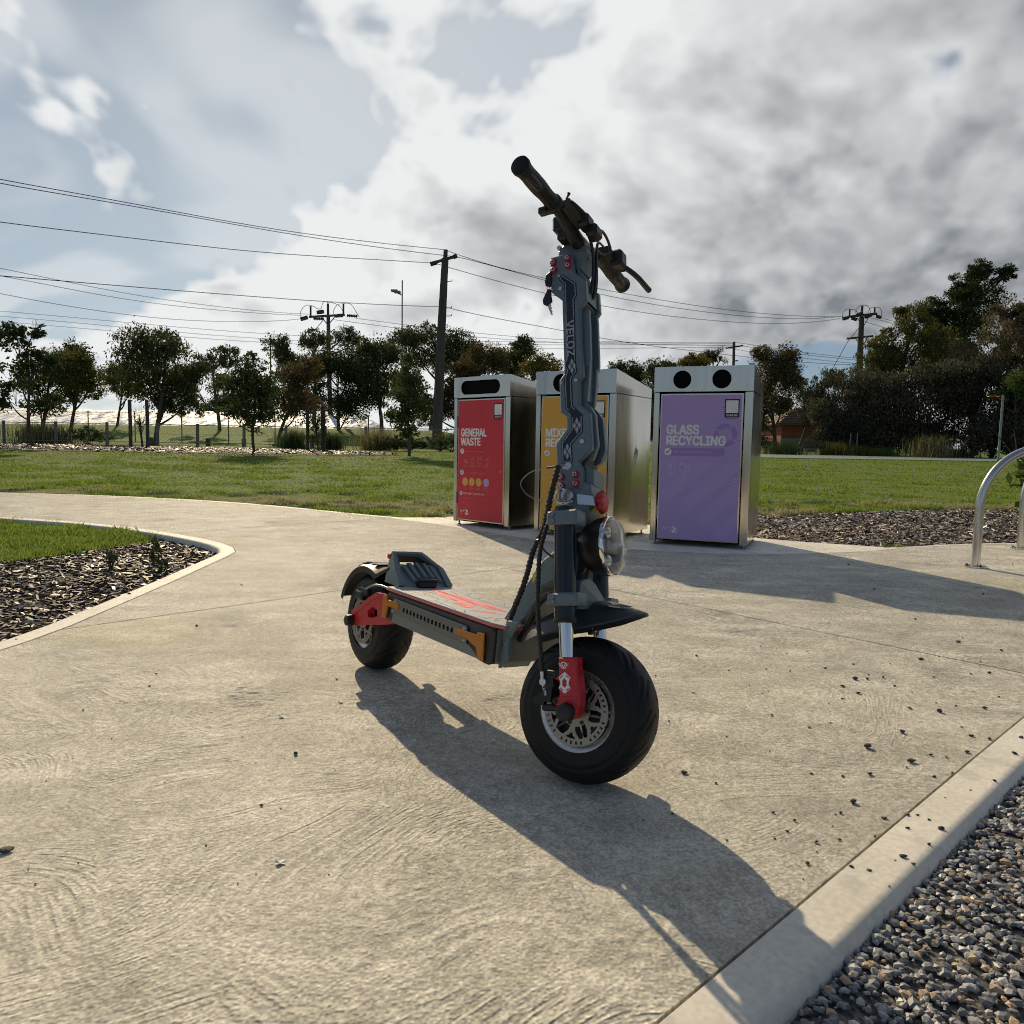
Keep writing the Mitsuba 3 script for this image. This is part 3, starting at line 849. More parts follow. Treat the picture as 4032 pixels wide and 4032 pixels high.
def make_bin(label, x, y, ang, sticker, kind, fade, extra):
    M = frame(x, y, 0, ang)
    t = thing('recycling_bin' if kind != 'general' else 'waste_bin', label, 'bin')
    st = 'm_steel'

    def put(name, mesh, mat, parent=t, smooth=False, **kw):
        return obj(name, xf(mesh, M), mat, parent, smooth, **kw)
    # shell: side panels, back, top frame
    put('side_panel', cbox(0.0, 0.010, 0.012, BD, BZ, BLID - 0.004, 0.002), st)
    # the right side panel bows a little, so that its reflection bends
    n, k = 14, 14
    V = []
    for i in range(n):
        for j in range(k):
            u_, v_ = i / (n - 1), j / (k - 1)
            b = 0.0055 * math.sin(math.pi * u_) * math.sin(math.pi * v_) + 0.0035 * math.sin(2.2 * math.pi * v_ + kind.__len__()) * math.sin(math.pi * u_)
            V.append((BW + b, 0.03 + u_ * (BD - 0.034), BZ + 0.004 + v_ * (BLID - 0.010 - BZ)))
    F = [[i * k + j, (i + 1) * k + j, (i + 1) * k + j + 1] for i in range(n - 1) for j in range(k - 1)] + [[i * k + j, (i + 1) * k + j + 1, i * k + j + 1] for i in range(n - 1) for j in range(k - 1)]
    put('side_panel', trimesh.Trimesh(V, F, process=False), st, smooth=True)
    put('back_panel', cbox(0.012, BW - 0.012, BD - 0.012, BD, BZ, BLID - 0.004, 0.002), st)
    put('base', cbox(0.012, BW - 0.012, 0.014, BD - 0.014, BZ + 0.002, BZ + 0.04, 0.002), 'm_void')
    put('inner_shell', box(0.02, BW - 0.02, 0.045, BD - 0.02, BZ + 0.045, BLID - 0.01), 'm_void')
    put('post', cbox(0.0, 0.046, -0.002, 0.030, BZ - 0.004, BLID - 0.004, 0.003), st)
    put('post', cbox(BW - 0.062, BW, -0.002, 0.030, BZ - 0.004, BLID - 0.004, 0.003), st)
    # door with a steel frame, sticker, hinges and lock
    dx0, dx1, dz0, dz1 = 0.056, BW - 0.070, BZ + 0.012, BLID - 0.014
    door = put('door', cbox(dx0, dx1, 0.000, 0.018, dz0, dz1, 0.003), st)
    sx0, sx1, sz0, sz1 = dx0 + 0.010, dx1 - 0.012, dz0 + 0.012, dz1 - 0.012
    put('sticker', shape_front(sbox(sx0, sz0, sx1, sz1), 0.0, 0.0010), sticker, door)
    for hz in (dz0 + 0.22, dz1 - 0.22):
        put('hinge', cyl((0.051, -0.006, hz - 0.055), (0.051, -0.006, hz + 0.055), 0.006, n=10), 'm_steel_dark', door, smooth=40)
    lk = put('lock', lathe_y([(0.0, -0.006), (0.011, -0.006), (0.013, -0.002), (0.013, 0.0)], 20, (sx1 - 0.030, 0, dz0 + 0.50)), 'm_alloy', door, smooth=40)
    put('keyhole', lathe_y([(0.0, -0.0075), (0.005, -0.0075), (0.005, -0.005)], 12, (sx1 - 0.030, 0, dz0 + 0.50)), 'm_void', door)
    # lid with an opening, sloping to the back
    op = Polygon()
    zc = (BLID + BH) / 2 - 0.004
    if kind == 'general':
        op = LineString([(0.17, zc), (0.58, zc)]).buffer(0.066, 16)
    elif kind == 'mixed':
        op = unary_union([Point(0.25, zc).buffer(0.078, 24), Point(0.53, zc).buffer(0.078, 24)])
    else:
        op = unary_union([Point(0.225, zc).buffer(0.072, 24), Point(0.535, zc).buffer(0.074, 24)])
    lf = sbox(0.0, BLID, BW, BH).difference(op)
    lid = put('lid', prism(lf, -0.006, -0.002), st)
    z0 = BLID
    sides = hull([(0, -0.002, z0), (0, BD, z0), (0, BD, BBACK), (0, -0.002, BH), (0.004, -0.002, z0), (0.004, BD, z0), (0.004, BD, BBACK), (0.004, -0.002, BH)])
    s2 = sides.copy()
    s2.apply_translation((BW - 0.004, 0, 0))
    topp = hull([(0.004, -0.002, BH - .004), (BW - 0.004, -0.002, BH - .004), (0.004, BD, BBACK - .004), (BW - 0.004, BD, BBACK - .004), (0.004, -0.002, BH), (BW - 0.004, -0.002, BH), (0.004, BD, BBACK), (BW - 0.004, BD, BBACK)])
    put('lid_side', sides, st, lid)
    put('lid_side', s2, st, lid)
    put('lid_top', topp, st, lid)
    bk = box(0.004, BW - .004, BD - .004, BD, z0, BBACK - .004)
    put('lid_back', bk, st, lid)
    put('chute', box(0.02, BW - 0.02, 0.012, 0.30, BLID + 0.004, BH - 0.03), 'm_void', lid)
    for fx in (0.035, BW - 0.035):
        for fy in (0.05, BD - 0.06):
            put('foot', cat(cyl((fx, fy, 0.0), (fx, fy, 0.008), 0.020, n=12), cyl((fx, fy, 0.008), (fx, fy, BZ + 0.004), 0.008, n=10)), 'm_steel_dark', smooth=30)
    # print on the sticker
    Y = -0.0012

    def ink(name, polyorm, mat, d=0.0):
        m = polyorm if isinstance(polyorm, trimesh.Trimesh) else shape_front(polyorm, Y - d, 0.0006)
        put(name, m, mat, door)

    def words(s, x_, z_, h_, bold=True, cond=1.0, mat='m_white', name='lettering'):
        m = text(s, h_, bold, 0.0006, cond)
        if h_ > 0.05:
            ms = []
            for i, (ox, oz) in enumerate(((-.0026, -.0012), (.0026, -.0012), (-.0026, .0012), (.0026, .0012))):
                c = m.copy()
                c.apply_translation((ox, oz, .0001 * i))
                ms.append(c)
            m = cat(*ms)
        put(name, on_front(m, x_, z_, Y - 0.0008), mat, door)
    # information card (its code square is left out)
    cx0 = sx1 - 0.128
    card = sbox(cx0, sz1 - 0.175, cx0 + 0.106, sz1 - 0.040)
    ink('card', card.buffer(0.004), 'm_navy')
    ink('card_face', sbox(cx0 + 0.006, sz1 - 0.145, cx0 + 0.100, sz1 - 0.046), 'm_white', 0.0007)
    words('SCAN ME', cx0 + 0.012, sz1 - 0.169, 0.0145, True, 0.92)
    words('For more information', cx0 + 0.002, sz1 - 0.190, 0.0075, False, 1.0, 'm_navy')
    logo_x, logo_z = sx0 + 0.038, sz0 + 0.045
    words('HOBSONS', logo_x, logo_z + 0.034, 0.0105, True, 0.95)
    words('BAY', logo_x, logo_z + 0.019, 0.0105, True, 0.95)
    words('CITY', logo_x + 0.032, logo_z + 0.019, 0.0105, False, 0.95, fade)
    words('COUNCIL', logo_x, logo_z + 0.004, 0.0105, False, 0.95, fade)
    ink('emblem', bird_logo(logo_x + 0.075, logo_z, 0.055), 'm_white')
    extra(put, ink, words, sx0, sx1, sz0, sz1, Y)
    return t


def general_print(put, ink, words, x0, x1, z0, z1, Y):
    words('GENERAL', x0 + 0.036, z1 - 0.345, 0.070, True, 0.83)
    words('WASTE', x0 + 0.036, z1 - 0.433, 0.070, True, 0.83)
    for i, (zz, w_, tail) in enumerate(((z1 - 0.492, 'CAN', ' go in the general waste bin'), (z1 - 0.700, 'CAN\'T', ' go in the general waste bin'))):
        ink('badge', Point(x0 + 0.058, zz).buffer(0.026, 20), 'm_white')
        ink('badge_mark', tick_poly(x0 + 0.058, zz, 0.030) if i == 0 else cross_poly(x0 + 0.058, zz, 0.034), 'm_tick' if i == 0 else 'm_navy', 0.0006)
        words('What ' + w_ + tail, x0 + 0.094, zz - 0.006, 0.0125, False, 0.9, 'm_pale_red')
    zi = z1 - 0.610
    for f_, cx, w_, h_ in ((scraps, 0.115, .062, .052), (cup, 0.212, .040, .062), (bag, 0.310, .050, .070), (cup, 0.415, .032, .050)):
        ink('pictogram', f_(x0 + cx, zi, w_, h_), 'm_pale_red')
    for cx, a, b in ((.085, 'FOOD', 'WASTE'), (.165, 'POLYSTYRENE', 'FOAM CUPS'), (.285, 'PLASTIC', 'BAGS'), (.370, 'COFFEE CUPS', 'AND LIDS')):
        words(a, x0 + cx, zi - 0.020, 0.0095, True, 0.85, 'm_pale_red')
        words(b, x0 + cx, zi - 0.034, 0.0095, True, 0.85, 'm_pale_red')
    zc = z1 - 0.790
    for i, cx in enumerate((.105, .200, .300, .405)):
        ink('disc', Point(x0 + cx, zc).buffer(0.041, 28), 'm_yellow_sticker' if i < 3 else 'm_purple_sticker')
        ink('pictogram', (bottle, jar, scraps, bottle)[i](x0 + cx, zc - .022, .022 if i != 2 else .04, .046), 'm_pale_yellow' if i < 3 else 'm_pale_purple', 0.0006)
    for cx, a, b in ((.082, 'PLASTIC', 'BOTTLES'), (.170, 'ALUMINIUM', 'PACKAGING'), (.270, 'PAPER &', 'MAGAZINES'), (.372, 'GLASS JARS', '& BOTTLES')):
        words(a, x0 + cx, zc - 0.062, 0.0088, True, 0.85, 'm_pale_red')
        words(b, x0 + cx, zc - 0.075, 0.0088, True, 0.85, 'm_pale_red')
    zr = z1 - 0.905
    ink('badge', ring_poly(x0 + 0.048, zr, 0.011, 0.020, 20), 'm_white')
    words("Recycle right - it's up to all of us", x0 + 0.078, zr - 0.006, 0.0175, False, 0.80)
    words("If there's no recycling or glass bins, please take your recyclables home.", x0 + 0.030, zr - 0.048, 0.0088, False, 0.95, 'm_pale_red')
    for sx, top, bot in ((0.285, z1 - 0.01, z0 + 0.05), (0.330, z1 - 0.05, z0 + 0.01), (0.362, z1 - 0.10, z0 + 0.02)):
        pts = [(x0 + sx + 0.006 * math.sin(3 * t + sx * 50), top + (bot - top) * t) for t in np.linspace(0, 1, 16)]
        ink('drip_stain', LineString(pts).buffer(0.0016), 'm_red')


def mixed_print(put, ink, words, x0, x1, z0, z1, Y):
    words('MIXED', x0 + 0.036, z1 - 0.345, 0.070, True, 0.84)
    words('RECYCLING', x0 + 0.036, z1 - 0.433, 0.070, True, 0.84)
    ink('bar', sbox(x0 + 0.060, z1 - 0.518, x0 + 0.50, z1 - 0.462).buffer(0.004), 'm_yellow_sticker')
    ink('badge', Point(x0 + 0.058, z1 - 0.490).buffer(0.027, 20), 'm_white', 0.0006)
    ink('badge_mark', tick_poly(x0 + 0.058, z1 - 0.490, 0.030), 'm_tick', 0.0012)
    words('What CAN go in the mixed recycling bin', x0 + 0.098, z1 - 0.496, 0.0125, False, 0.95, 'm_pale_yellow')
    zi = z1 - 0.640
    for cx, w_, h_ in ((.075, .026, .075), (.112, .030, .100)):
        ink('pictogram', bottle(x0 + cx, zi, w_, h_), 'm_pale_yellow')
    words('PLASTIC', x0 + 0.055, zi - 0.024, 0.0125, True, 0.9, 'm_pale_yellow')
    words('BOTTLES', x0 + 0.055, zi - 0.043, 0.0125, True, 0.9, 'm_pale_yellow')


def glass_print(put, ink, words, x0, x1, z0, z1, Y):
    for i in range(7):
        a = 0.14 * i
        st = Polygon([(x0 + .02 + a, z0 + .38 - a * .75), (x0 + .08 + a, z0 + .30 - a * .75), (x0 + .60 + a, z0 + .78 - a * .75), (x0 + .54 + a, z0 + .86 - a * .75)]).intersection(sbox(x0 + .002, z0 + .002, x1 - .002, z0 + .62))
        if not st.is_empty:
            put('faint_stripe', shape_front(st, -0.0010, 0.0003), 'm_purple_light', None or pdoor[0])
    ink('arrow_ring', arrows(x1 - 0.118, z1 - 0.318, 0.092), 'm_purple_dark')
    words('GLASS', x0 + 0.042, z1 - 0.312, 0.071, True, 0.83)
    words('RECYCLING', x0 + 0.042, z1 - 0.400, 0.071, True, 0.83)
    ink('bar', sbox(x0 + 0.064, z1 - 0.482, x0 + 0.505, z1 - 0.430).buffer(0.006), 'm_purple_dark')
    ink('badge', Point(x0 + 0.062, z1 - 0.456).buffer(0.029, 20), 'm_white', 0.0006)
    ink('badge_mark', tick_poly(x0 + 0.062, z1 - 0.456, 0.032), 'm_tick', 0.0012)
    words('What CAN go in the glass recycling bin', x0 + 0.108, z1 - 0.462, 0.0125, False, 0.95, 'm_pale_purple')
    zi = z1 - 0.610
    for cx, w_, h_ in ((.078, .026, .072), (.110, .030, .100)):
        ink('pictogram', bottle(x0 + cx, zi, w_, h_), 'm_pale_purple')
    for cx, w_, h_ in ((.182, .034, .062), (.224, .034, .044)):
        ink('pictogram', jar(x0 + cx, zi, w_, h_), 'm_pale_purple')
    for cx, a, b in ((.062, 'GLASS', 'BOTTLES'), (.163, 'GLASS', 'JARS')):
        words(a, x0 + cx, zi - 0.026, 0.0125, True, 0.9, 'm_pale_purple')
        words(b, x0 + cx, zi - 0.045, 0.0125, True, 0.9, 'm_pale_purple')


pdoor = [None]
make_bin('stainless steel bin with a red general waste door and a wide slot opening', -0.588, 7.680, -0.7755, 'm_red_sticker', 'general', 'm_pale_red', general_print)
make_bin('stainless steel bin with a yellow mixed recycling door, half hidden behind the scooter stem', 0.199, 6.907, -0.5642, 'm_yellow_sticker', 'mixed', 'm_pale_yellow', mixed_print)
pdoor[0] = 'recycling_bin_001__door'
make_bin('stainless steel bin with a purple glass recycling door and two round openings', 1.144, 6.335, -0.4058, 'm_purple_sticker', 'glass', 'm_pale_purple', glass_print)
# the shell cut-out emblem on the yellow bin's right side
Mm = frame(0.199, 6.907, 0, -0.5642)
fe = [LineString([(0.30 + 0.016 * i, 0.56), (0.42 + 0.012 * i, 0.80 - 0.006 * i)]).buffer(0.0016) for i in range(6)]
fe += [LineString([(0.30, 0.42 + 0.013 * i), (0.40, 0.42 + 0.013 * i)]).buffer(0.0015) for i in range(6)] + [LineString([(0.30 - 0.012 * i, 0.54 - 0.004 * i), (0.36, 0.57 - 0.010 * i)]).buffer(0.0014) for i in range(4)]
mm = zprism(unary_union(fe), 0, 0.0012)
mm.vertices = np.stack([BW + 0.0075 + mm.vertices[:, 2], mm.vertices[:, 0], mm.vertices[:, 1]], 1)
obj('cut_emblem', xf(mm, Mm), 'm_steel_dark', 'recycling_bin')


# ------------------------------------------------------------------ bicycle hoops
def hoop(label, x, y, ang, wid=0.86, hgt=0.865, r=0.029):
    M = frame(x, y, 0, ang)
    t = thing('bike_hoop', label, 'bike rack')
    R_ = wid / 2
    z1 = hgt - r - R_
    pts = [(0, 0, 0.004), (0, 0, z1 * 0.5), (0, 0, z1)] + [(R_ - R_ * math.cos(a), 0, z1 + R_ * math.sin(a)) for a in np.linspace(0, math.pi, 40)[1:-1]] + [(wid, 0, z1), (wid, 0, z1 * 0.5), (wid, 0, 0.004)]
    obj('tube', xf(tube(pts, r, 24), M), 'm_tube_steel', t, 50)
    for fx in (0.0, wid):
        fl = cyl((fx, 0, 0.002), (fx, 0, 0.010), 0.072, n=32)
        k = obj('flange', xf(fl, M), 'm_tube_steel', t, 30)
        for a in (0.5, 2.6, 4.7):
            bx, by = fx + 0.052 * math.cos(a), 0.052 * math.sin(a)
            obj('bolt', xf(cat(cyl((bx, by, 0.008), (bx, by, 0.018), 0.0085, n=6), cyl((bx, by, 0.018), (bx, by, 0.024), 0.005, n=8)), M), 'm_wire', k)
    return t


hoop('bent stainless steel bike hoop standing on the path at the right edge', 3.255, 5.34, 0.06)
hoop('second stainless steel bike hoop further back, only its leg in view at the right edge', 4.285, 6.43, 0.06)


# ------------------------------------------------------------------ background: sheeting, fence, poles, wires, house
def sheeting(label, x0, x1, y0, y1, top, seed, edge=0.0):
    nx, ny = 160, 26
    xs = np.linspace(x0, x1, nx)
    V = []
    for j in range(ny):
        t = j / (ny - 1)
        y = y0 + (y1 - y0) * t
        for i, x in enumerate(xs):
            p = np.array([x * 0.22, y * 0.22, seed])
            e = math.sin(math.pi * min(1.0, (x - x0 + 0.01) / 6.0) / 2) * math.sin(math.pi * min(1.0, (x1 - x + 0.01) / 6.0) / 2)
            s = 1 - (1 - t) ** 1.35 if t < 0.8 else (1 - 0.2 ** 1.35) - (t - 0.8) ** 2 * 6
            h = (top - terr(y0)) * s * max(e, 0.0)
            h += 0.16 * (meshkit.fbm(p, 3, 3) - 0.5) * s * 2 + 0.045 * math.sin(x * 2.1 + 4 * meshkit.noise(p * 3)) * s + edge * (meshkit.noise(np.array([x * .5, 0, seed])) - .5) * (1 - t)
            V.append((x, y + (0.8 * (meshkit.noise(np.array([x * .35, 3.3, seed])) - .5) if j == 0 else 0), terr(y0) + h + 0.02))
    F = [[j * nx + i, j * nx + i + 1, (j + 1) * nx + i + 1] for j in range(ny - 1) for i in range(nx - 1)] + [[j * nx + i, (j + 1) * nx + i + 1, (j + 1) * nx + i] for j in range(ny - 1) for i in range(nx - 1)]
    k = thing('plastic_sheeting', label, 'sheeting')
    scene[k] = mikit.ply(trimesh.Trimesh(V, F, process=False), 'm_sheet', smooth=True)


sheeting('long low mound covered in white plastic sheeting behind the fence at left', -70, -10.4, 61, 80, 3.95, 1.5, 0.2)
sheeting('small end piece of white plastic sheeting just left of the red bin', -9.6, -2.5, 60, 72, 2.25, 5.5)

# rising grass bank in front of the sheeting
nx_, ny_ = 90, 14
X_, Y_ = np.meshgrid(np.linspace(-80, 2, nx_), np.linspace(45, 63, ny_))
S_ = np.clip((Y_ - 45) / 16, 0, 1)
Zb = terr(Y_) + 1.32 * S_ ** 1.6 * np.clip((2 - X_) / 8, 0, 1) + 0.25 * (meshkit.fbm(np.stack([X_ * .12, Y_ * .12, X_ * 0], -1), 3, 9) - .5) * S_
a_ = (np.arange(ny_ - 1)[:, None] * nx_ + np.arange(nx_ - 1)[None]).ravel()
obj('grass_bank', trimesh.Trimesh(np.stack([X_, Y_, Zb], -1).reshape(-1, 3), np.vstack([np.stack([a_, a_ + 1, a_ + nx_ + 1], 1), np.stack([a_, a_ + nx_ + 1, a_ + nx_], 1)]), process=False), 'm_bank_green', smooth=True,
    label='low grass bank between the fence and the white sheeting', **struct)

# post and wire fence
ft = thing('wire_fence', 'post and wire mesh fence with squat grey posts beyond the left lawn', 'fence')
fy = 40.0
posts = [-37.2, -34.5, -31.8, -29.1, -26.4, -23.7, -21.05, -18.44, -16.36, -13.95, -11.78, -9.74, -7.64, -5.3, -3.0, -0.6, 1.8]
for x in posts:
    obj('post', cyl((x, fy, terr(fy) - 0.1), (x + 0.01, fy, terr(fy) + 1.17), 0.085, 0.075, 10), 'm_fence_grey', ft, 40)
for h, r_ in ((1.08, 0.022), (0.60, 0.006), (0.16, 0.018)):
    pts = [(x, fy - 0.09, terr(fy) + h + (0.02 if i % 2 else 0)) for i, x in enumerate(posts)]
    obj('rail' if r_ > 0.01 else 'wire', tube(pts, r_, 6), 'm_fence_grey', ft)
mesh_w = []
for x in np.arange(-37, 1.8, 0.22):
    mesh_w.append(tube([(x, fy - 0.08, terr(fy) + 0.08), (x + 1.05, fy - 0.08, terr(fy) + 1.08)], 0.0022, 3, False))
    mesh_w.append(tube([(x + 1.05, fy - 0.075, terr(fy) + 0.08), (x, fy - 0.075, terr(fy) + 1.08)], 0.0022, 3, False))
k_ = obj('mesh_panel', cat(*mesh_w), 'm_fence_grey', ft)
labels[k_] = {'kind': 'stuff', 'label': 'fine wire mesh between the posts'}
t2 = thing('steel_fence', 'taller fence of thin steel posts behind the post and wire fence', 'fence')
for i, x in enumerate(np.arange(-38, -8, 2.9)):
    obj('post', cyl((x, 48, terr(48)), (x, 48, terr(48) + 2.0), 0.035, n=6), 'm_fence_grey', t2)
obj('wire', tube([(x, 47.95, terr(48) + 1.9) for x in np.arange(-38, -8, 2.9)], 0.012, 5), 'm_fence_grey', t2)
for i, (x, lab) in enumerate(((-20.2, 'leftmost short dark bollard'), (-17.0, 'second short dark bollard from the left'), (-15.0, 'middle one of five short dark bollards'), (-13.0, 'second short dark bollard from the right'), (-11.2, 'rightmost short dark bollard'))):
    k_ = thing('bollard', lab + ' in the grass behind the wire fence', 'bollard', 'short bollards behind the wire fence')
    scene[k_] = mikit.ply(cbox(x - .1, x + .1, 42.9, 43.1, terr(43) - .05, terr(43) + .42, .02), 'm_wood')
for x, top, lab in ((-15.37, 2.35, 'tall square timber stake left of the bare sapling'), (-14.68, 2.36, 'tall square timber stake right of the bare sapling'),
                    (-8.25, 2.12, 'left one of three timber stakes around the sapling in front of the looped wire power pole'),
                    (-7.74, 2.13, 'middle one of three timber stakes around the sapling in front of the looped wire power pole'),
                    (-7.60, 2.09, 'right one of three timber stakes around the sapling in front of the looped wire power pole')):
    yy = 31.0 + (0.35 if 'middle' in lab else 0)
    k_ = thing('timber_stake', lab.replace('in front of the looped wire power pole', 'before the looped wire pole'), 'stake')
    scene[k_] = mikit.ply(cbox(x - .055, x + .055, yy - .055, yy + .055, terr(31) - .1, top, .012), 'm_wood')


def sapling(label, x, y, h, seed, spread):
    r = np.random.default_rng(seed)
    t = thing('sapling', label, 'tree')
    z0 = terr(y)
    obj('trunk', tube([(x + .12, y, z0 - .05), (x + .03, y, z0 + .45 * h), (x + .06, y, z0 + .6 * h)], [.045, .035, .02], 6), 'm_bark', t, 40)
    tw = []
    for i in range(46):
        a, e = r.uniform(0, 2 * np.pi), r.uniform(.5, 1.25)
        L = h * r.uniform(.3, .62)
        b = np.array([x + .05, y, z0 + h * r.uniform(.28, .58)])
        d = np.array([math.cos(a) * math.cos(e) * spread, math.sin(a) * math.cos(e) * spread, math.sin(e)])
        tw.append(tube([b, b + d * L * .5 + r.normal(0, .03, 3), b + d * L + np.array([0, 0, .05])], [.011, .007, .003], 3, False))
    obj('branch', cat(*tw), 'm_bark', t)
    if 'bare' not in label:
        obj('crown', leaf_cloud([(x, y, z0 + h * .45, .55, .6), (x + .2, y, z0 + h * .62, .5, .5)], 500, .09, r, .7), 'm_leaf_mid', t)


def leaf_cloud(blobs, n, size, r, droop, clump=.26, per=60, fill=.18):
    """n small pointed leaves gathered in dense clumps inside the blobs (x, y, z, r, rz), with larger ones deeper in."""
    B = np.array(blobs, float)
    w = B[:, 3] * B[:, 4]
    ncl = max(3 * len(B), int(n / per))
    cb = r.choice(len(B), ncl, p=w / w.sum())
    dirn = r.normal(0, 1, (ncl, 3))
    dirn /= np.linalg.norm(dirn, axis=1, keepdims=True)
    rad = r.uniform(0.05, 1.0, ncl) ** 0.5 * .92
    C = B[cb, :3] + dirn * rad[:, None] * np.stack([B[cb, 3], B[cb, 3], B[cb, 4]], 1)
    cs = clump * np.minimum(B[cb, 3], B[cb, 4]) * r.uniform(0.45, 1.25, ncl)
    pick = r.integers(0, ncl, n)
    g = r.normal(0, 1, (n, 3))
    g *= np.minimum(1, 1.9 / np.maximum(np.linalg.norm(g, axis=1, keepdims=True), 1e-6))
    P = C[pick] + g * cs[pick][:, None] * np.array([1, 1, .62])
    P[:, 2] -= droop * size * r.random(n) * 1.6
    deep = r.random(n) < fill
    nb = r.choice(len(B), n, p=w / w.sum())
    u3 = r.normal(0, 1, (n, 3))
    u3 /= np.linalg.norm(u3, axis=1, keepdims=True)
    inner = B[nb, :3] + u3 * (r.random(n) ** .4 * .62)[:, None] * np.stack([B[nb, 3], B[nb, 3], B[nb, 4]], 1)
    P[deep] = inner[deep]
    f_ = 0.9 / max(.05, float(np.median(B[:, 3])))
    hole = meshkit.noise(P * f_ * 1.3, 5) * .6 + meshkit.noise(P * f_ * 3.1, 6) * .4
    ok = hole > r.uniform(.25, .44, n)
    P, deep = P[ok], deep[ok]
    n = len(P)
    a = r.uniform(0, 2 * np.pi, n)
    el = r.normal(-0.9 * droop, 0.55, n)
    L = size * r.uniform(.6, 1.3, n) * np.where(deep, 1.6, 1)
    Wd = L * r.uniform(.30, .55, n)
    d = np.stack([np.cos(a) * np.cos(el), np.sin(a) * np.cos(el), np.sin(el)], 1)
    u = r.normal(0, 1, (n, 3))
    s = np.cross(d, u)
    s /= np.linalg.norm(s, axis=1, keepdims=True) + 1e-9
    V = np.stack([P - d * L[:, None] * .5, P + s * Wd[:, None] * .5 - d * L[:, None] * .05, P + d * L[:, None] * .5, P - s * Wd[:, None] * .5 - d * L[:, None] * .05], 1).reshape(-1, 3)
    k = np.arange(n)[:, None] * 4
    return trimesh.Trimesh(V, np.vstack([k + [[0, 1, 2]], k + [[0, 2, 3]]]), process=False)


sapling('bare twiggy sapling between two tall stakes in the mulch strip', -15.0, 31.0, 1.75, 3, .7)
sapling('thin wispy sapling inside three stakes in front of the looped wire power pole', -7.95, 31.0, 1.9, 4, 1.0)


def wood_pole(x, y, lean, top, r0, r1):
    return tube([(x - lean * .2, y, terr(y) - .3), (x - lean * .2 + lean * .6, y, top * .6), (x - lean * .2 + lean, y, top)], [r0, (r0 + r1) / 2, r1], 14)


def insulator(p, d, n=5, r=.07, s=.09):
    d = np.array(d, float) / np.linalg.norm(d)
    return cat(*[tube([np.array(p) + d * (i * s), np.array(p) + d * (i * s + s * .5), np.array(p) + d * (i * s + s * .98)], [r * .45, r, r * .45], 8) for i in range(n)])


pt = thing('power_pole', 'tall timber power pole with a single tilted crossarm, just left of the bins', 'power pole')
obj('pole', tube([(-4.36, 44, terr(44) - .2), (-4.18, 44, 6.46), (-3.97, 44, 11.1)], [.30, .25, .19], 14), 'm_wood', pt, 40)
obj('pole_top', cyl((-3.97, 44, 11.0), (-3.94, 44, 11.58), .13, .12, 10), 'm_wood', pt, 40)
obj('crossarm', tube([(-4.68, 43.85, 10.80), (-3.36, 43.85, 11.20)], .085, 6), 'm_wood', pt, 30)
obj('insulator', cyl((-4.78, 43.85, 10.74), (-4.40, 43.85, 10.86), .12, n=10), 'm_wire', pt, 30)
obj('insulator', cyl((-3.52, 43.85, 11.14), (-3.30, 43.85, 11.24), .12, n=10), 'm_wire', pt, 30)
for z_ in (9.85, 8.4, 7.95):
    obj('step_bolt', cat(cyl((-3.9, 44, z_), (-3.58, 43.9, z_), .02, n=6), cyl((-3.58, 43.9, z_), (-3.56, 43.9, z_ + .1), .02, n=6)), 'm_wire', pt)

pt = thing('power_pole', 'timber power pole left of centre with looping jumper wires over its crossarm', 'power pole')
D2 = 75.0
obj('pole', tube([(-17.70, D2, terr(D2) - .2), (-17.84, D2, 6.65), (-17.93, D2, 12.9)], [.26, .22, .17], 12), 'm_wood', pt, 40)
obj('pole_top', cyl((-17.93, D2, 12.8), (-17.95, D2, 13.98), .12, .10, 10), 'm_wood', pt, 40)
obj('crossarm', tube([(-19.7, D2 - .2, 12.66), (-16.3, D2 - .2, 12.90)], .12, 6), 'm_wood', pt, 30)
for xx, zz in ((-19.55, 12.75), (-16.42, 13.0)):
    obj('pin', cyl((xx, D2 - .2, zz), (xx, D2 - .2, zz + .95), .09, n=8), 'm_wire', pt, 30)
obj('insulator', cyl((-20.5, D2 - .2, 12.42), (-19.85, D2 - .2, 12.62), .19, n=10), 'm_wire', pt, 30)
obj('insulator', cyl((-18.95, D2 - .2, 13.08), (-18.3, D2 - .2, 13.18), .19, n=10), 'm_wire', pt, 30)
obj('insulator', cyl((-17.2, D2 - .2, 12.78), (-16.5, D2 - .2, 12.86), .17, n=10), 'm_wire', pt, 30)
obj('insulator', insulator((-19.3, D2 - .2, 12.5), (1, 0, -.02), 6, .16, .17), 'm_wire', pt, 30)
obj('insulator', insulator((-16.1, D2 - .2, 12.85), (1, 0, -.05), 6, .17, .17), 'm_wire', pt, 30)
for ps in ([(-20.5, 12.5), (-20.35, 13.4), (-19.9, 13.75), (-19.55, 13.7)], [(-19.55, 13.7), (-19.0, 13.5), (-18.6, 13.4), (-18.4, 13.9), (-17.9, 14.05)], [(-17.95, 14.0), (-17.1, 13.9), (-16.6, 13.5), (-16.45, 13.0)],
           [(-17.3, 12.9), (-17.2, 13.6), (-16.9, 13.85), (-16.4, 13.95)], [(-16.4, 13.95), (-15.6, 13.8), (-15.2, 13.2), (-14.9, 12.75)]):
    obj('jumper', tube(spline([(a, D2 - .25, b) for a, b in ps], 14), .028, 5), 'm_wire', pt)
for ps in ([(-17.9, 11.9), (-18.5, 12.65)], [(-17.9, 11.9), (-17.2, 12.75)]):
    obj('brace', tube([(a, D2 - .2, b) for a, b in ps], .05, 5), 'm_wood', pt)
obj('stay', tube([(-18.3, D2 - .1, 12.5), (-19.3, D2 - .1, 11.3)], .035, 5), 'm_wire', pt)

